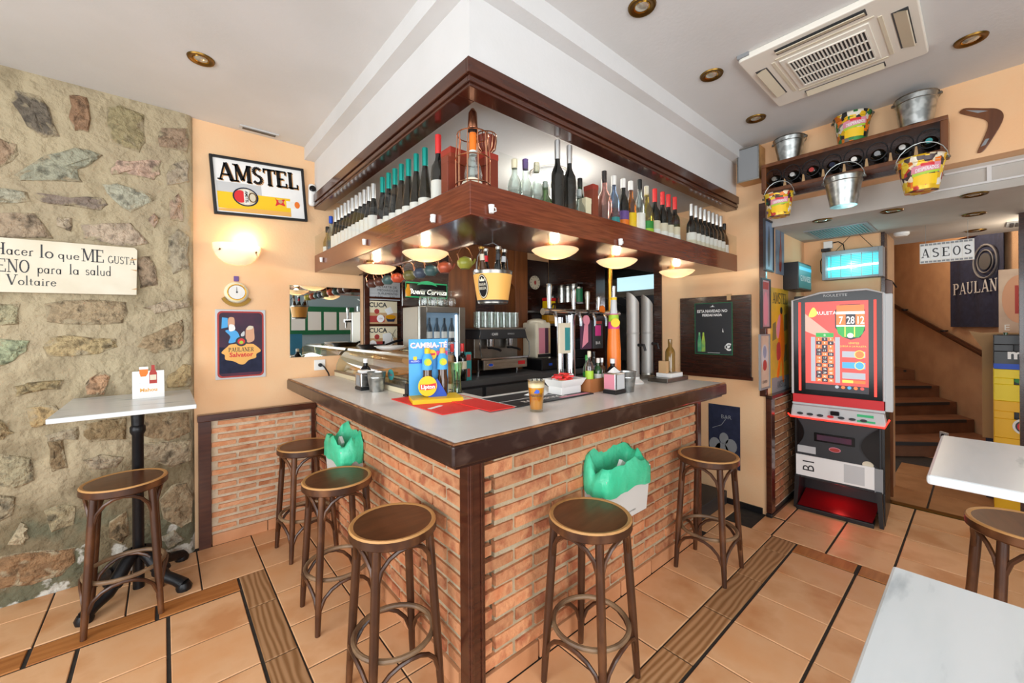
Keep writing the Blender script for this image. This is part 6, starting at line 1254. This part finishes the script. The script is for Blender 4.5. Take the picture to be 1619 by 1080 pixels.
# ceiling cassette
t = thing('air_conditioner', 'square beige ceiling air conditioner with four outlets and a slatted grille', 'air conditioner', (2.855, .545, CEIL))
MB().slab(rr(.72, .72, .02), -.035, -.0005).build('panel', 'unit_white' if 'unit_white' in MATS else mat('unit_white', 'f0ebdf', .5), t, smooth=False, bevel=.006)
MB().box(-.20, -.185, -.042, .20, .20, -.035).build('grille_frame', 'unit_white', t, smooth=False, bevel=.002); MB().box(-.16, -.165, -.0435, .16, .165, -.042).build('grille_dark', 'charcoal', t, smooth=False)
for i in range(21): MB().box(-.16, -.165 + i * .0165 - .003, -.050, .16, -.165 + i * .0165 + .003, -.0435).build('slat', 'unit_white', t, smooth=False)
for i in range(4): MB().box(-.16 + i * .1067 - .003, -.168, -.051, -.16 + i * .1067 + .003, .168, -.0435).build('grille_bar', 'unit_white', t, smooth=False)
for a in range(4):
    R = Matrix.Rotation(a * PI / 2, 3, 'Z'); f = lambda b_: MB().add([R @ Vector(v) for v in b_.v], b_.f)
    f(MB().box(-.19, .265, -.0365, .19, .325, -.035)).build('outlet', 'dark_grey', t, smooth=False)
    f(MB().add([(-.185, .272, -.037), (.185, .272, -.037), (.185, .318, -.052), (-.185, .318, -.052), (-.185, .276, -.034), (.185, .276, -.034), (.185, .322, -.049), (-.185, .322, -.049)], [(0, 1, 2, 3), (7, 6, 5, 4), (0, 4, 5, 1), (3, 2, 6, 7)])).build('flap', 'label_cream', t, smooth=False)
    f(MB().box(-.21, .22, -.0385, .21, .235, -.035)).build('ridge', 'off_white', t, smooth=False)
MB().box(-.37, .30, -.02, -.33, .36, -.0005).build('edge_clip', 'mid_grey', t, smooth=False)
# ------------------------------------------------------------------ passage: posters
YQ = 1.19
def framed(lab, x, z, w, h, m, frame=None, **k): return flat_board('poster', lab, 'poster', (x, YQ, z), w, h, m, frame=frame, fw=.014, th=.008)
mat('poster_blue', '6b86a8', .4, col2='8fa5bd', scale=4); mat('poster_sepia', '7d8a9c', .5, col2='566478', scale=6); mat('poster_pink', 'c6a0a8', .5, col2='b9808c', scale=5); mat('poster_beige', 'c2a68f', .5, col2='d6c0a8', scale=5); mat('poster_gold', 'e8b92e', .5, col2='b59a3a', scale=3)
t = framed('dark framed blue picture of a slim grey figure, topmost on the passage wall', 3.915, 2.28, .20, .41, 'poster_blue', 'charcoal'); MB().prism(smooth_loop([(-.02, -.16), (.015, -.16), (.03, .0), (.02, .1), (.0, .17), (-.012, .1), (-.03, .0)]), -.0092, -.008).build('figure_print', 'dark_grey', t)
t = framed('unframed tall grey blue picture beside the dark framed one', 4.215, 2.28, .22, .44, 'poster_sepia'); MB().prism(smooth_loop([(-.03, -.18), (.02, -.18), (.035, -.05), (.02, .06), (.005, .19), (-.005, .06), (-.03, -.05)]), -.0092, -.008).build('figure_print', 'leather_red', t)
t = framed('pink poster with pale figure, in the middle of the passage wall', 3.83, 1.785, .18, .39, 'poster_pink', 'charcoal'); MB().prism(smooth_loop([(-.04, -.16), (.03, -.16), (.05, -.02), (.03, .06), (.0, .1), (-.04, .04)]), -.0092, -.008).build('figure_print', 'pink', t); MB().prism([(-.07, .12), (.06, .12), (.07, .18), (-.07, .18)], -.0092, -.008).build('banner_print', 'dull_red', t)
t = framed('beige poster with a round grey disc, lowest on the passage wall', 3.795, 1.30, .205, .43, 'poster_beige', 'mid_grey'); MB().disc((0, .04), .08, -.0092, -.008, 22, 1.3).build('ring_print', 'light_grey', t); MB().disc((0, .08), .04, -.0098, -.008, 18, 1.3).build('disc_print', 'poster_blue', t); MB().disc((0, -.03), .045, -.01, -.008, 18).build('figure_print', 'dull_red', t); text('CERVEZA', .035, 'charcoal', t, (0, -.0092, -.18), sx=.8)
t = framed('tall yellow poster reading AMSTEL with an orange figure, next to the slot machine', 4.20, 1.445, .47, .97, 'poster_gold'); sign('AMSTEL', .095, 'charcoal', t, (-.2, -.0092, .35), width=.40)
MB().prism(smooth_loop([(-.06, .02), (.0, .26), (.06, .26), (.12, .0), (.10, -.12), (.08, -.16), (.1, -.34), (.05, -.34), (.02, -.16), (-.05, -.30), (-.1, -.28), (-.03, -.10)]), -.0092, -.008).build('figure_print', 'orange', t); MB().disc((.03, .29), .032, -.0096, -.008, 14).build('head_print', 'charcoal', t); MB().prism(smooth_loop([(-.1, -.02), (-.02, .0), (-.0, -.12), (-.09, -.15)]), -.01, -.008).build('tray_print', 'dull_red', t); MB().prism(smooth_loop([(-.11, .12), (-.03, .25), (-.0, .2), (-.06, .04)]), -.0098, -.008).build('arm_print', 'pink', t)
MB().box(-.235, -.009, -.485, .235, -.008, -.30).build('foot_print', 'mid_grey', t, smooth=False); sign('AMSTEL', .06, 'charcoal', t, (-.1, -.0096, -.40), width=.26)
for x, z in ((.14, -.1), (-.16, .1), (.15, .18)): MB().prism([(x - .05, z - .08), (x + .05, z - .06), (x + .04, z + .09), (x - .04, z + .07)], -.0088, -.008).build('shade_print', 'old_olive' if 'old_olive' in MATS else mat('old_olive', '7c7340', .6), t)
# black light box
t = thing('light_box', 'black light box reading GUINNESS above the slot machine corner', 'light box', (4.52, 1.13, 2.05))
MB().box(-.21, -.06, -.125, .21, .06, .125).build('housing', 'black_plastic', t, smooth=False, bevel=.004); MB().box(-.195, -.0625, -.11, .195, -.06, .11).build('front', 'teal', t, smooth=False); MB().box(-.195, -.0635, .055, .195, -.0625, .085).build('glow_strip', 'lightbox_glow', t, smooth=False); text('GUINNESS', .075, 'white', t, (.0, -.064, -.045), bold=.001, sx=.95)
# insect killer with its cable and plug
t = thing('insect_killer', 'steel electric insect killer with a glowing blue tube above the slot machine', 'insect killer', (4.90, .79, 2.035), -PI / 2)
w, h = .44, .27
b = MB().box(-w / 2, -.06, 0, -w / 2 + .03, .06, h).box(w / 2 - .03, -.06, 0, w / 2, .06, h).box(-w / 2 + .03, -.06, h - .04, w / 2 - .03, .06, h).box(-w / 2 + .03, -.06, 0, w / 2 - .03, .06, .02); b.build('frame', 'mid_grey', t, smooth=False, bevel=.003)
MB().box(-w / 2 + .03, .03, .02, w / 2 - .03, .04, h - .04).build('back', 'trap_glow', t, smooth=False); MB().cyl((-w / 2 + .035, 0, .11), (w / 2 - .035, 0, .125), .011, None, 12).build('tube', 'uv_tube', t)
b = MB()
for i in range(13): b.cyl((-w / 2 + .03, -.05, .03 + i * .0155), (w / 2 - .03, -.05, .03 + i * .0155), .0013, None, 4)
b.build('wire_guard', 'steel', t, smooth=False); b.data if False else None
for i in range(5): MB().box(-.15 + i * .075 - .002, -.056, .02, -.15 + i * .075 + .002, -.05, h - .04).build('guard_bar', 'dim_steel', t, smooth=False)
MB().tube([(-.13, 0, h), (-.02, .06, h + .15), (0, .09, h + .155)], .0025, 5).tube([(.15, 0, h), (.04, .06, h + .15), (0, .09, h + .155)], .0025, 5).build('hanging_wire', 'black_plastic', t)
point('trap_light', (4.80, .79, 2.16), 1.2, (.5, .95, 1), .05)
t = thing('socket_with_cable', 'white socket with black plug and cable above the insect killer', 'socket', (5.0, .985, 2.385), -PI / 2); MB().box(-.035, -.05, -.03, .035, 0, .04).build('socket', 'white', t, smooth=False, bevel=.004); MB().box(-.05, -.07, -.06, .02, -.02, -.03).build('black_box', 'black_plastic', t, smooth=False, bevel=.004); MB().tube([(.035, -.03, .02), (.08, -.04, .025), (.12, -.05, -.01), (.13, -.06, -.07)], .005, 6).tube([(-.02, -.05, -.06), (-.06, -.04, -.15), (-.06, -.03, -.25), (-.03, -.03, -.33)], .004, 6).build('cable', 'black_plastic', t)
# ------------------------------------------------------------------ slot machine
t = thing('slot_machine', 'black and silver roulette gaming machine with a bright red screen', 'slot machine', (4.255, .80, 0), -PI / 2 + math.radians(3))
w = .60; hw = w / 2
MB().box(-hw, .05, .255, hw, .55, .80).box(-hw, .30, 0, hw, .55, .255).box(-hw, .05, 0, -hw + .03, .30, .255).box(hw - .03, .05, 0, hw, .30, .255).build('lower_cabinet', 'black_plastic', t, smooth=False, bevel=.006)
MB().box(-hw, .06, .80, hw, .52, 1.86).build('upper_cabinet', 'charcoal', t, smooth=False, bevel=.01)
MB().prism([(-hw + .005, .0), (-hw + .03, .0), (-hw + .05, .28), (-hw + .015, .28)], -.02, .06).build('foot_side', 'black_plastic', t, smooth=False); MB().prism([(hw - .03, .0), (hw - .005, .0), (hw - .015, .28), (hw - .05, .28)], -.02, .06).build('foot_side', 'black_plastic', t, smooth=False)
MB().box(-hw + .03, -.06, .0, hw - .06, .05, .035).build('coin_tray', 'black_plastic', t, smooth=False, bevel=.004); MB().add([(-hw + .04, -.045, .037), (hw - .07, -.045, .037), (hw - .05, .295, .09), (-hw + .04, .295, .09)], [(0, 1, 2, 3)]).build('tray_floor', 'tray_red', t, smooth=False)
point('tray_light', (4.36, .80, .20), .8, (1, .06, .05), .04)
MB().box(-hw + .02, .02, .26, hw - .02, .05, .80).build('door', 'charcoal', t, smooth=False, bevel=.006)
MB().box(-.15, .012, .60, .12, .02, .675).build('payout_slot', 'black_gloss', t, smooth=False, bevel=.003); MB().box(-.13, .008, .615, .1, .012, .66).build('slot_window', 'plum', t, smooth=False)
MB().prism([(hw - .03, .78)] + [(hw - .03 - .11 * math.sin(PI * i / 12), .46 + .32 * (1 - i / 12)) for i in range(13)], -.0, .02).build('side_swell', 'black_gloss', t); MB().prism([(-hw + .03, .78)] + [(-hw + .03 + .05 * math.sin(PI * i / 12), .54 + .24 * (1 - i / 12)) for i in range(13)], .0, .02).build('side_swell', 'black_gloss', t)
MB().disc((-.01, .55), .04, .014, .02, 20, .5).build('oval_badge', 'pink', t); MB().disc((-.01, .55), .034, .011, .014, 20, .45).build('badge_red', 'dull_red', t); MB().box(-.27, .014, .485, -.14, .02, .545).build('sticker', 'light_grey', t, smooth=False); MB().disc((.2, .475), .035, .014, .02, 18, .8).build('round_sticker', 'label_cream', t)
s_ = MB().box(-.28, .006, .285, .24, .016, .465).build('permit_sheet', 'paper', t, smooth=False); text('B1', .12, 'charcoal', s_, (-.15, .0055, .325), right=(0, 0, 1), up=(-1, 0, 0), align='LEFT', sx=.9, name='lettering')
MB().box(.05, .0052, .30, .18, .006, .45).build('faint_print', 'light_grey', s_, smooth=False); MB().box(.24, .004, .27, .29, .016, .46).build('clear_edge', 'mid_grey', s_, smooth=False)
# deck, led edge, bezel and screen lean back a little
MB().prism([(-hw - .012, .80), (hw + .015, .80), (hw + .0, .905), (-hw + .0, .905)], -.03, .08).build('button_deck', 'light_grey', t, smooth=False, bevel=.008)
MB().tube([(-hw - .035, -.0, .815), (-hw - .01, -.036, .80), (hw + .005, -.036, .798), (hw + .03, 0, .86)], .007, 6).build('led_edge', 'led_red', t, smooth=False)
for i in range(7): MB().disc((-.24 + i * .07, .835), .022, -.04, -.03, 14, .5).build('button', 'charcoal' if i != 3 else 'red', t)
MB().box(.14, -.034, .862, .24, -.03, .882).box(.14, -.034, .82, .25, -.03, .835).build('green_slot', 'neon_green', t, smooth=False); MB().box(-.03, -.055, .85, .03, -.03, .885).build('knob', 'black_gloss', t, smooth=False, bevel=.008)
MB().box(-hw + .0, -.005, .925, hw + .0, .06, 1.0).build('red_panel', 'red', t, smooth=False, bevel=.004)
MB().box(-hw - .005, -.0, .905, hw + .005, .07, .926).build('silver_band', 'light_grey', t, smooth=False, bevel=.004)
MB().prism([(-hw, 1.0), (hw, 1.0), (hw + .0, 1.85), (.2, 1.885), (-.1, 1.875), (-hw, 1.82)], .0, .07).build('bezel', 'black_gloss', t, smooth=False)
MB().tube([(-hw, .0, 1.0), (-hw, .0, 1.82), (-.1, .0, 1.877), (.2, .0, 1.886), (hw, .0, 1.85), (hw, .0, 1.0)], .009, 8).build('silver_rim', 'light_grey', t); MB().box(hw + .004, .0, .92, hw + .05, .1, 1.845).build('silver_side', 'light_grey', t, smooth=False, bevel=.006)
for x in (-.245, .25): MB().box(x - .008, -.006, 1.03, x + .008, .0, 1.80).build('led_strip', 'led_red', t, smooth=False)
text('ROULETTE', .03, 'light_grey', t, (.0, -.002, 1.84), sx=1.1)
sc = MB().box(-.205, -.004, 1.045, .21, .0, 1.80).build('screen', 'scr_red', t, smooth=False)
q = lambda x0, z0, x1, z1, m_, y_=-.0048, nm='screen_area': MB().box(x0, y_, z0, x1, -.004, z1).build(nm, m_, sc, smooth=False)
MB().prism([(-.205, 1.55), (.0, 1.45), (-.02, 1.52), (-.205, 1.70)], -.0046, -.004).build('screen_area', 'scr_pale', sc); q(-.205, 1.045, .21, 1.10, 'scr_black')
MB().prism([(.055, 1.50), (.10, 1.48), (.16, 1.50), (.19, 1.56), (.19, 1.72), (.16, 1.77), (.03, 1.77), (.0, 1.72), (-.0, 1.58)], -.005, -.004).build('wheel', 'scr_black', sc)
q(.01, 1.71, .185, 1.765, 'scr_orange', -.0054, 'wheel_area'); q(.008, 1.69, .188, 1.712, 'scr_white', -.0056, 'wheel_area')
q(.008, 1.60, .068, 1.69, 'scr_orange', -.0056, 'wheel_area'); q(.132, 1.60, .188, 1.69, 'scr_orange', -.0056, 'wheel_area'); q(.008, 1.588, .188, 1.60, 'scr_white', -.0056, 'wheel_area')
MB().prism([(.008, 1.588), (.02, 1.53), (.05, 1.50), (.15, 1.50), (.175, 1.53), (.188, 1.588)], -.0054, -.004).build('wheel_area', 'scr_green', sc)
for x in (.065, .125): q(x - .003, 1.505, x + .003, 1.588, 'scr_yellow', -.0058, 'wheel_line')
MB().disc((.098, 1.515), .02, -.0062, -.004, 14).build('wheel_ball', 'scr_white', sc)
for body, x in (('7', .038), ('28', .1), ('12', .16)): text(body, .085, 'scr_white', sc, (x, -.006, 1.612), sx=.62, bold=.001)
MB().prism(smooth_loop([(-.18, 1.68), (-.16, 1.74), (-.14, 1.75), (-.12, 1.70), (-.15, 1.67)]), -.0052, -.004).build('sun_mark', 'scr_yellow', sc); text('RULETA', .04, 'scr_white', sc, (-.06, -.005, 1.69))
q(-.165, 1.12, -.135, 1.50, 'scr_grey', -.0048, 'side_bar'); q(-.0, 1.12, .03, 1.50, 'scr_grey', -.0048, 'side_bar'); q(-.13, 1.50, -.01, 1.535, 'scr_green', -.005, 'top_cell'); text('0', .025, 'scr_white', sc, (-.07, -.0052, 1.508))
reds = {1, 3, 5, 7, 9, 12, 14, 16, 18, 19, 21, 23, 25, 27, 30, 32, 34, 36}
for r in range(12):
    for c_ in range(3):
        n_ = r * 3 + c_ + 1; x0, z1 = -.13 + c_ * .04, 1.497 - r * .0315
        q(x0 + .001, z1 - .0305, x0 + .039, z1, 'scr_orange' if n_ in reds else 'scr_black', -.005, 'number_cell'); text(str(n_), .022, 'scr_white', sc, (x0 + .02, -.0053, z1 - .023))
text('LÍMITES', .02, 'scr_yellow', sc, (.12, -.005, 1.445)); text('JUEGA A LA RULETA', .018, 'scr_yellow', sc, (.115, -.005, 1.42))
for z, m1_, m2_ in ((1.36, 'scr_grey', 'scr_orange'), (1.27, 'scr_blue', 'scr_blue'), (1.185, 'scr_grey', None)):
    q(.045, z - .025, .19, z + .025, m1_, -.0048, 'bet_box')
    if m2_: MB().disc((.155, z), .032, -.0054, -.004, 18, 1.1).build('bet_ring', 'scr_yellow', sc); MB().disc((.155, z), .027, -.0058, -.004, 18, 1.1).build('bet_disc', m2_, sc)
q(.045, 1.125, .115, 1.148, 'scr_yellow', -.005, 'key'); q(.118, 1.125, .19, 1.148, 'scr_orange', -.005, 'key')
for i in range(5): MB().disc((.01 + i * .04, 1.085), .013, -.0056, -.0045, 12).build('chip', ('scr_grey', 'scr_orange', 'scr_blue', 'scr_orange', 'scr_red')[i], sc)
# ------------------------------------------------------------------ beyond the slot machine
cr = at(1496, 398, X=4.95)
t = thing('hanging_sign', 'white tiled sign reading ASEOS hanging from the passage ceiling', 'sign', (4.95, cr.y, cr.z), -PI / 2); MB().box(-.155, -.012, -.085, .155, .012, .085).build('board', 'label_white', t, smooth=False)
for i in range(5): MB().box(-.148 + i * .06, -.0155, -.055, -.092 + i * .06, -.012, .06).build('letter_tile', 'paper', t, smooth=False, bevel=.001); sign('ASEOS'[i], .075, 'charcoal', t, (-.143 + i * .06, -.0158, -.037), width=.046)
for x in (-.12, .12): MB().tube([(x, 0, .085), (x, 0, 2.45 - cr.z)], .002, 4).build('wire', 'dim_steel', t)
b = MB()
for i in range(12): b.box(-.15 + i * .025, -.0135, .065, -.13 + i * .025, -.012, .08).box(-.15 + i * .025, -.0135, -.08, -.13 + i * .025, -.012, -.065)
b.build('border_pattern', 'mid_grey', t, smooth=False)
# ceiling grille and smoke detector in the passage
P4 = [at(*q_, Z=2.45) for q_ in ((1270, 365), (1375, 352), (1385, 367), (1290, 377))]; c0 = sum(P4, Vector()) / 4
t = thing('ceiling_grille', 'teal lit slatted air grille in the low passage ceiling', 'grille', (4.62, .83, 2.45)); MB().box(-.24, -.22, -.01, .24, .22, -.0005).build('frame', 'mid_grey', t, smooth=False); MB().box(-.21, -.19, -.012, .21, .19, -.010).build('recess', 'teal', t, smooth=False)
for i in range(18): MB().box(-.21, -.19 + i * .0215, -.017, .21, -.183 + i * .0215, -.012).build('slat', 'mid_grey', t, smooth=False)
t = thing('smoke_detector', 'white round smoke detector on the passage ceiling beyond the column', 'smoke detector', (5.16, .48, 2.45)); MB().lathe([(.055, -.0005), (.055, -.02), (.04, -.035), (0, -.036)], 20).build('body', 'white', t)
p = at(1603, 352, Z=2.45); t = thing('ceiling_vent', 'dark slatted vent in the passage ceiling over the crates', 'vent', (5.45, -.24, 2.45)); MB().box(-.12, -.16, -.01, .12, .1, -.0005).build('frame', 'mid_grey', t, smooth=False)
for i in range(8): MB().box(-.1, -.15 + i * .03, -.016, .1, -.13 + i * .03, -.01).build('slat', 'charcoal', t, smooth=False)
# stairs: fanned steps climbing along the angled wall
Rr = [Vector((x, -.36 + (x - 7.30) * .5121 + .012)) for x in (7.62, 8.117, 8.437, 8.80, 9.40)]; Ll = [Vector((6.72, .72)), Vector((7.239, .745)), Vector((7.673, .80)), Vector((8.274, .90)), Vector((9.2, 1.0))]
t = thing('staircase', 'fanned stairs with dark grip strips climbing beside the rough beige wall', 'stairs', (0, 0, 0))
zp = 0
for i, zt in enumerate((.17, .34, .51, .68, .85)):
    a, b_ = Rr[i], Ll[i]; dv = (b_ - a).normalized(); a2 = a; b2_ = b_ + dv * .75; b2_.y = min(b2_.y, 1.48)
    bk1 = Vector((10.4, 1.0)); 
    MB().slab([tuple(a2), (10.3, -.36 + 3.0 * .5121 + .012), (10.3, 1.485), (b2_.x + .05, 1.485), tuple(b2_)], zp, zt).build('step', 'step_tile' if 'step_tile' in MATS else mat('step_tile', '7d543a', .6, col2='6a452f', scale=5, var=.08), t, smooth=False)
    n_ = Vector((dv.y, -dv.x)) if Vector((dv.y, -dv.x)).dot(Vector((-1, 0))) > 0 else Vector((-dv.y, dv.x)); s1 = a + dv * .12; s2 = b_ + dv * .5
    MB().slab([tuple(s1 + n_ * .012), tuple(s2 + n_ * .012), tuple(s2 - n_ * .02), tuple(s1 - n_ * .02)], zt - .035, zt + .003).build('grip_strip', 'charcoal', t, smooth=False)
    zp = zt - .001
p = at(1459, 690, X=7.2); q1 = thing('floor_socket', 'small pale socket on the lowest stair riser', 'socket', (7.14, .30, .255), -PI / 2 - .9); MB().box(-.05, -.015, -.045, .05, .01, .045).build('plate', 'light_grey', q1, smooth=False, bevel=.004); MB().disc((0, 0), .025, -.02, -.015, 14).build('socket_ring', 'charcoal', q1)
h0, h1 = at_stair(1418, 486, .06), at_stair(1556, 561, .06)
t = thing('handrail', 'dark wooden handrail on brackets along the rough beige stair wall', 'handrail', (0, 0, 0)); MB().tube([h0 + (h0 - h1) * .4, h0, h1], .035, 10).build('rail', 'dark_wood', t)
for f in (.12, .62): pp = h0.lerp(h1, f); MB().tube([pp, pp - SN * .062 + Vector((0, 0, -.04))], .018, 8).lathe([(0, 0), (.045, 0), (.045, .02), (0, .02)], 10, pp + Vector((0, 0, .02)) ).build('bracket', 'black_iron', t)
# flag on the stair wall
f0, f1 = at_stair(1505, 384, .02), at_stair(1591, 384, .02); zb = at_stair(1505, 517, .02).z; wd = (f1 - f0).length; ht = f0.z - zb
t = thing('flag', 'dark blue hanging flag reading PAULANER with a round crest on the stair wall', 'flag', (f0.x, f0.y, zb), math.atan2(f1.y - f0.y, f1.x - f0.x))
n_ = 16; vs = [(wd * i / n_, -.02 + .015 * math.sin(i * 1.1), z) for z in (0, ht) for i in range(n_ + 1)]; vs += [(x, y + .008, z) for x, y, z in vs]; k_ = n_ + 1
MB().add(vs, [(i, i + 1, i + 1 + k_, i + k_) for i in range(n_)] + [(i + 2 * k_, i + 3 * k_, i + 1 + 3 * k_, i + 1 + 2 * k_) for i in range(n_)]).build('cloth', 'navy', t)
for i_, ch_ in enumerate('PAULAN'): sign(ch_, ht * .13, 'light_grey', t, (wd * (.1 + .137 * i_), -.04, ht * .37), name='letter', width=wd * .125)
cxx, czz, rr_ = wd * .71, ht * .69, wd * .2
MB().tube([(cxx + rr_ * math.cos(a * PI / 12), -.04, czz + rr_ * math.sin(a * PI / 12)) for a in range(24)], wd * .012, 5, closed=True).tube([(cxx + rr_ * .68 * math.cos(a * PI / 10), -.04, czz + rr_ * .68 * math.sin(a * PI / 10)) for a in range(20)], wd * .008, 5, closed=True).build('crest_ring', 'crest_grey' if 'crest_grey' in MATS else mat('crest_grey', '6b6a6c', .8), t); MB().disc((cxx, czz), rr_ * .5, -.045, -.035, 16).build('crest_figure', 'dark_grey', t)
MB().cyl((-.05, -.02, ht), (wd + .1, -.02, ht), .015, None, 8).build('rod', 'dark_wood', t)
# crates of bottles stacked by the passage wall
XC = 5.43; zc = 0
def crate(lab, z, h_, m, w_=.42):
    t = thing('bottle_crate', lab, 'crate', (XC, -.255, z), -PI / 2, 'crates in the passage'); hw_ = w_ / 2 - .02
    fr_ = [(-hw_, .0), (hw_, .0), (hw_, h_), (-hw_, h_)]
    MB().box(-hw_, 0, 0, hw_, .02, h_ * .52).box(-hw_, 0, h_ * .72, hw_, .02, h_).box(-hw_, 0, h_ * .52, -.08, .02, h_ * .72).box(.08, 0, h_ * .52, hw_, .02, h_ * .72).build('front_side', m, t, smooth=False, bevel=.004)
    MB().box(-hw_, .02, 0, -hw_ + .02, .3, h_).box(hw_ - .02, .02, 0, hw_, .3, h_).box(-hw_ + .02, .28, 0, hw_ - .02, .3, h_).box(-hw_ + .02, .02, 0, hw_ - .02, .28, .02).build('shell', m, t, smooth=False)
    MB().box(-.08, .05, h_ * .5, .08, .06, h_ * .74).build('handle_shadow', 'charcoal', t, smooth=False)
    return t
H5 = .314
c_ = crate('lowest yellow crate of the stack in the passage', .0, H5, 'crate_yellow'); c_ = crate('second yellow crate from the floor, with a round crest', H5 + .001, H5, 'crate_yellow')
for lab in ('third crate up, deep yellow with a round white and red crest',):
    c_ = crate(lab, 2 * H5 + .002, H5, 'crate_yellow'); MB().disc((-.02, .11), .07, -.006, .0, 22).build('crest', 'label_white', c_); MB().disc((-.02, .11), .055, -.008, 0, 20).build('crest', 'charcoal', c_); MB().disc((-.02, .11), .045, -.010, 0, 20).build('crest', 'red', c_); MB().disc((-.02, .11), .02, -.012, 0, 14).build('crest', 'label_cream', c_)
c_ = crate('bright lemon yellow crate under the dark bottle crate', 3 * H5 + .003, .27, 'crate_lemon'); text('SCHWEPPES', .045, 'charcoal', c_, (-.04, -.001, .05), bold=.001, align='LEFT'); MB().disc((-.03, .175), .05, .04, .048, 16, .5).build('green_bottle', 'green', c_)
c_ = crate('black bottle crate with white m mark, topmost of the stack', 3 * H5 + .275, .29, 'black_plastic'); MB().box(-.19, -.001, .0, .19, .0, .045).build('blue_band', 'blue', c_, smooth=False); text('m', .12, 'white', c_, (-.07, -.001, .09), bold=.004); text('MAHOU', .035, 'white', c_, (.0, -.001, .125), align='LEFT', bold=.001); text('SAN MIGUEL', .028, 'white', c_, (.0, -.001, .093), align='LEFT', bold=.001)
for x, y in ((-.12, .08), (-.02, .08), (.08, .08), (-.12, .2), (-.02, .2)): MB().lathe([(0, .03), (.03, .03), (.03, .2), (.012, .26), (.012, .31), (0, .31)], 10, (x, y, 0)).build('green_bottle', 'green_bottle', c_)
t = thing('cardboard_box', 'torn open cardboard box standing behind the crate stack', 'box', (5.87, -.12, 0)); MB().box(-.1, -.1, .55, .1, .12, 1.52).build('carton', 'cardboard', t, smooth=False); MB().add([(-.1, .12, 1.52), (-.1, .2, 1.54), (-.1, .12, 1.38)], [(0, 1, 2), (2, 1, 0)]).build('flap', 'cardboard', t, smooth=False); MB().box(-.1, -.1, 0, .1, .1, .549).build('lower_carton', 'navy', t, smooth=False)
struct('trim_7', MB().box(4.96, -.245, 0, 5.03, -.188, 2.45), 'dark_wood', smooth=False)
struct('wall_passage_right', MB().box(5.03, -2.4, 0, 5.1, -.46, 2.45), 'tan_plaster', smooth=False)
p = at(1607, 440, X=6.19); t = flat_board('poster', 'poster with a pale oval shield on the wall behind the crates', 'poster', (6.195, p.y - .02, 1.82), .26, .62, 'poster_beige', -PI / 2); MB().disc((0, .02), .11, -.008, -.006, 22, 2.1).build('oval_print', 'skin_tone', t); MB().box(-.03, -.0095, -.12, .03, -.008, .15).build('figure_print', 'dull_red', t, smooth=False); text('E', .08, 'white', t, (-.08, -.008, -.28))
# leaning wooden board and pole by the column
t = thing('wooden_board', 'narrow weathered wooden board leaning beside the passage column', 'board', (5.075, .565, 0), -PI / 2); MB().prism([(-.035, .02), (.03, .02), (.035, 2.0), (-.02, 2.02)], -.02, .0).build('plank', 'cabinet_wood', t, smooth=False); MB().tube([(-.03, -.0, 2.03), (.03, -.01, 2.0), (.06, -.02, 1.94)], .006, 6).build('hook', 'black_iron', t)

point('stair_fill_light', (7.6, .5, 3.0), 26, (1, .82, .6), .2)  # unseen lamp added to brighten the dark stairwell
point('passage_fill_light', (5.3, -.3, 2.3), 5, (1, .86, .68), .12)  # added fill without a fitting, lifts the dim passage
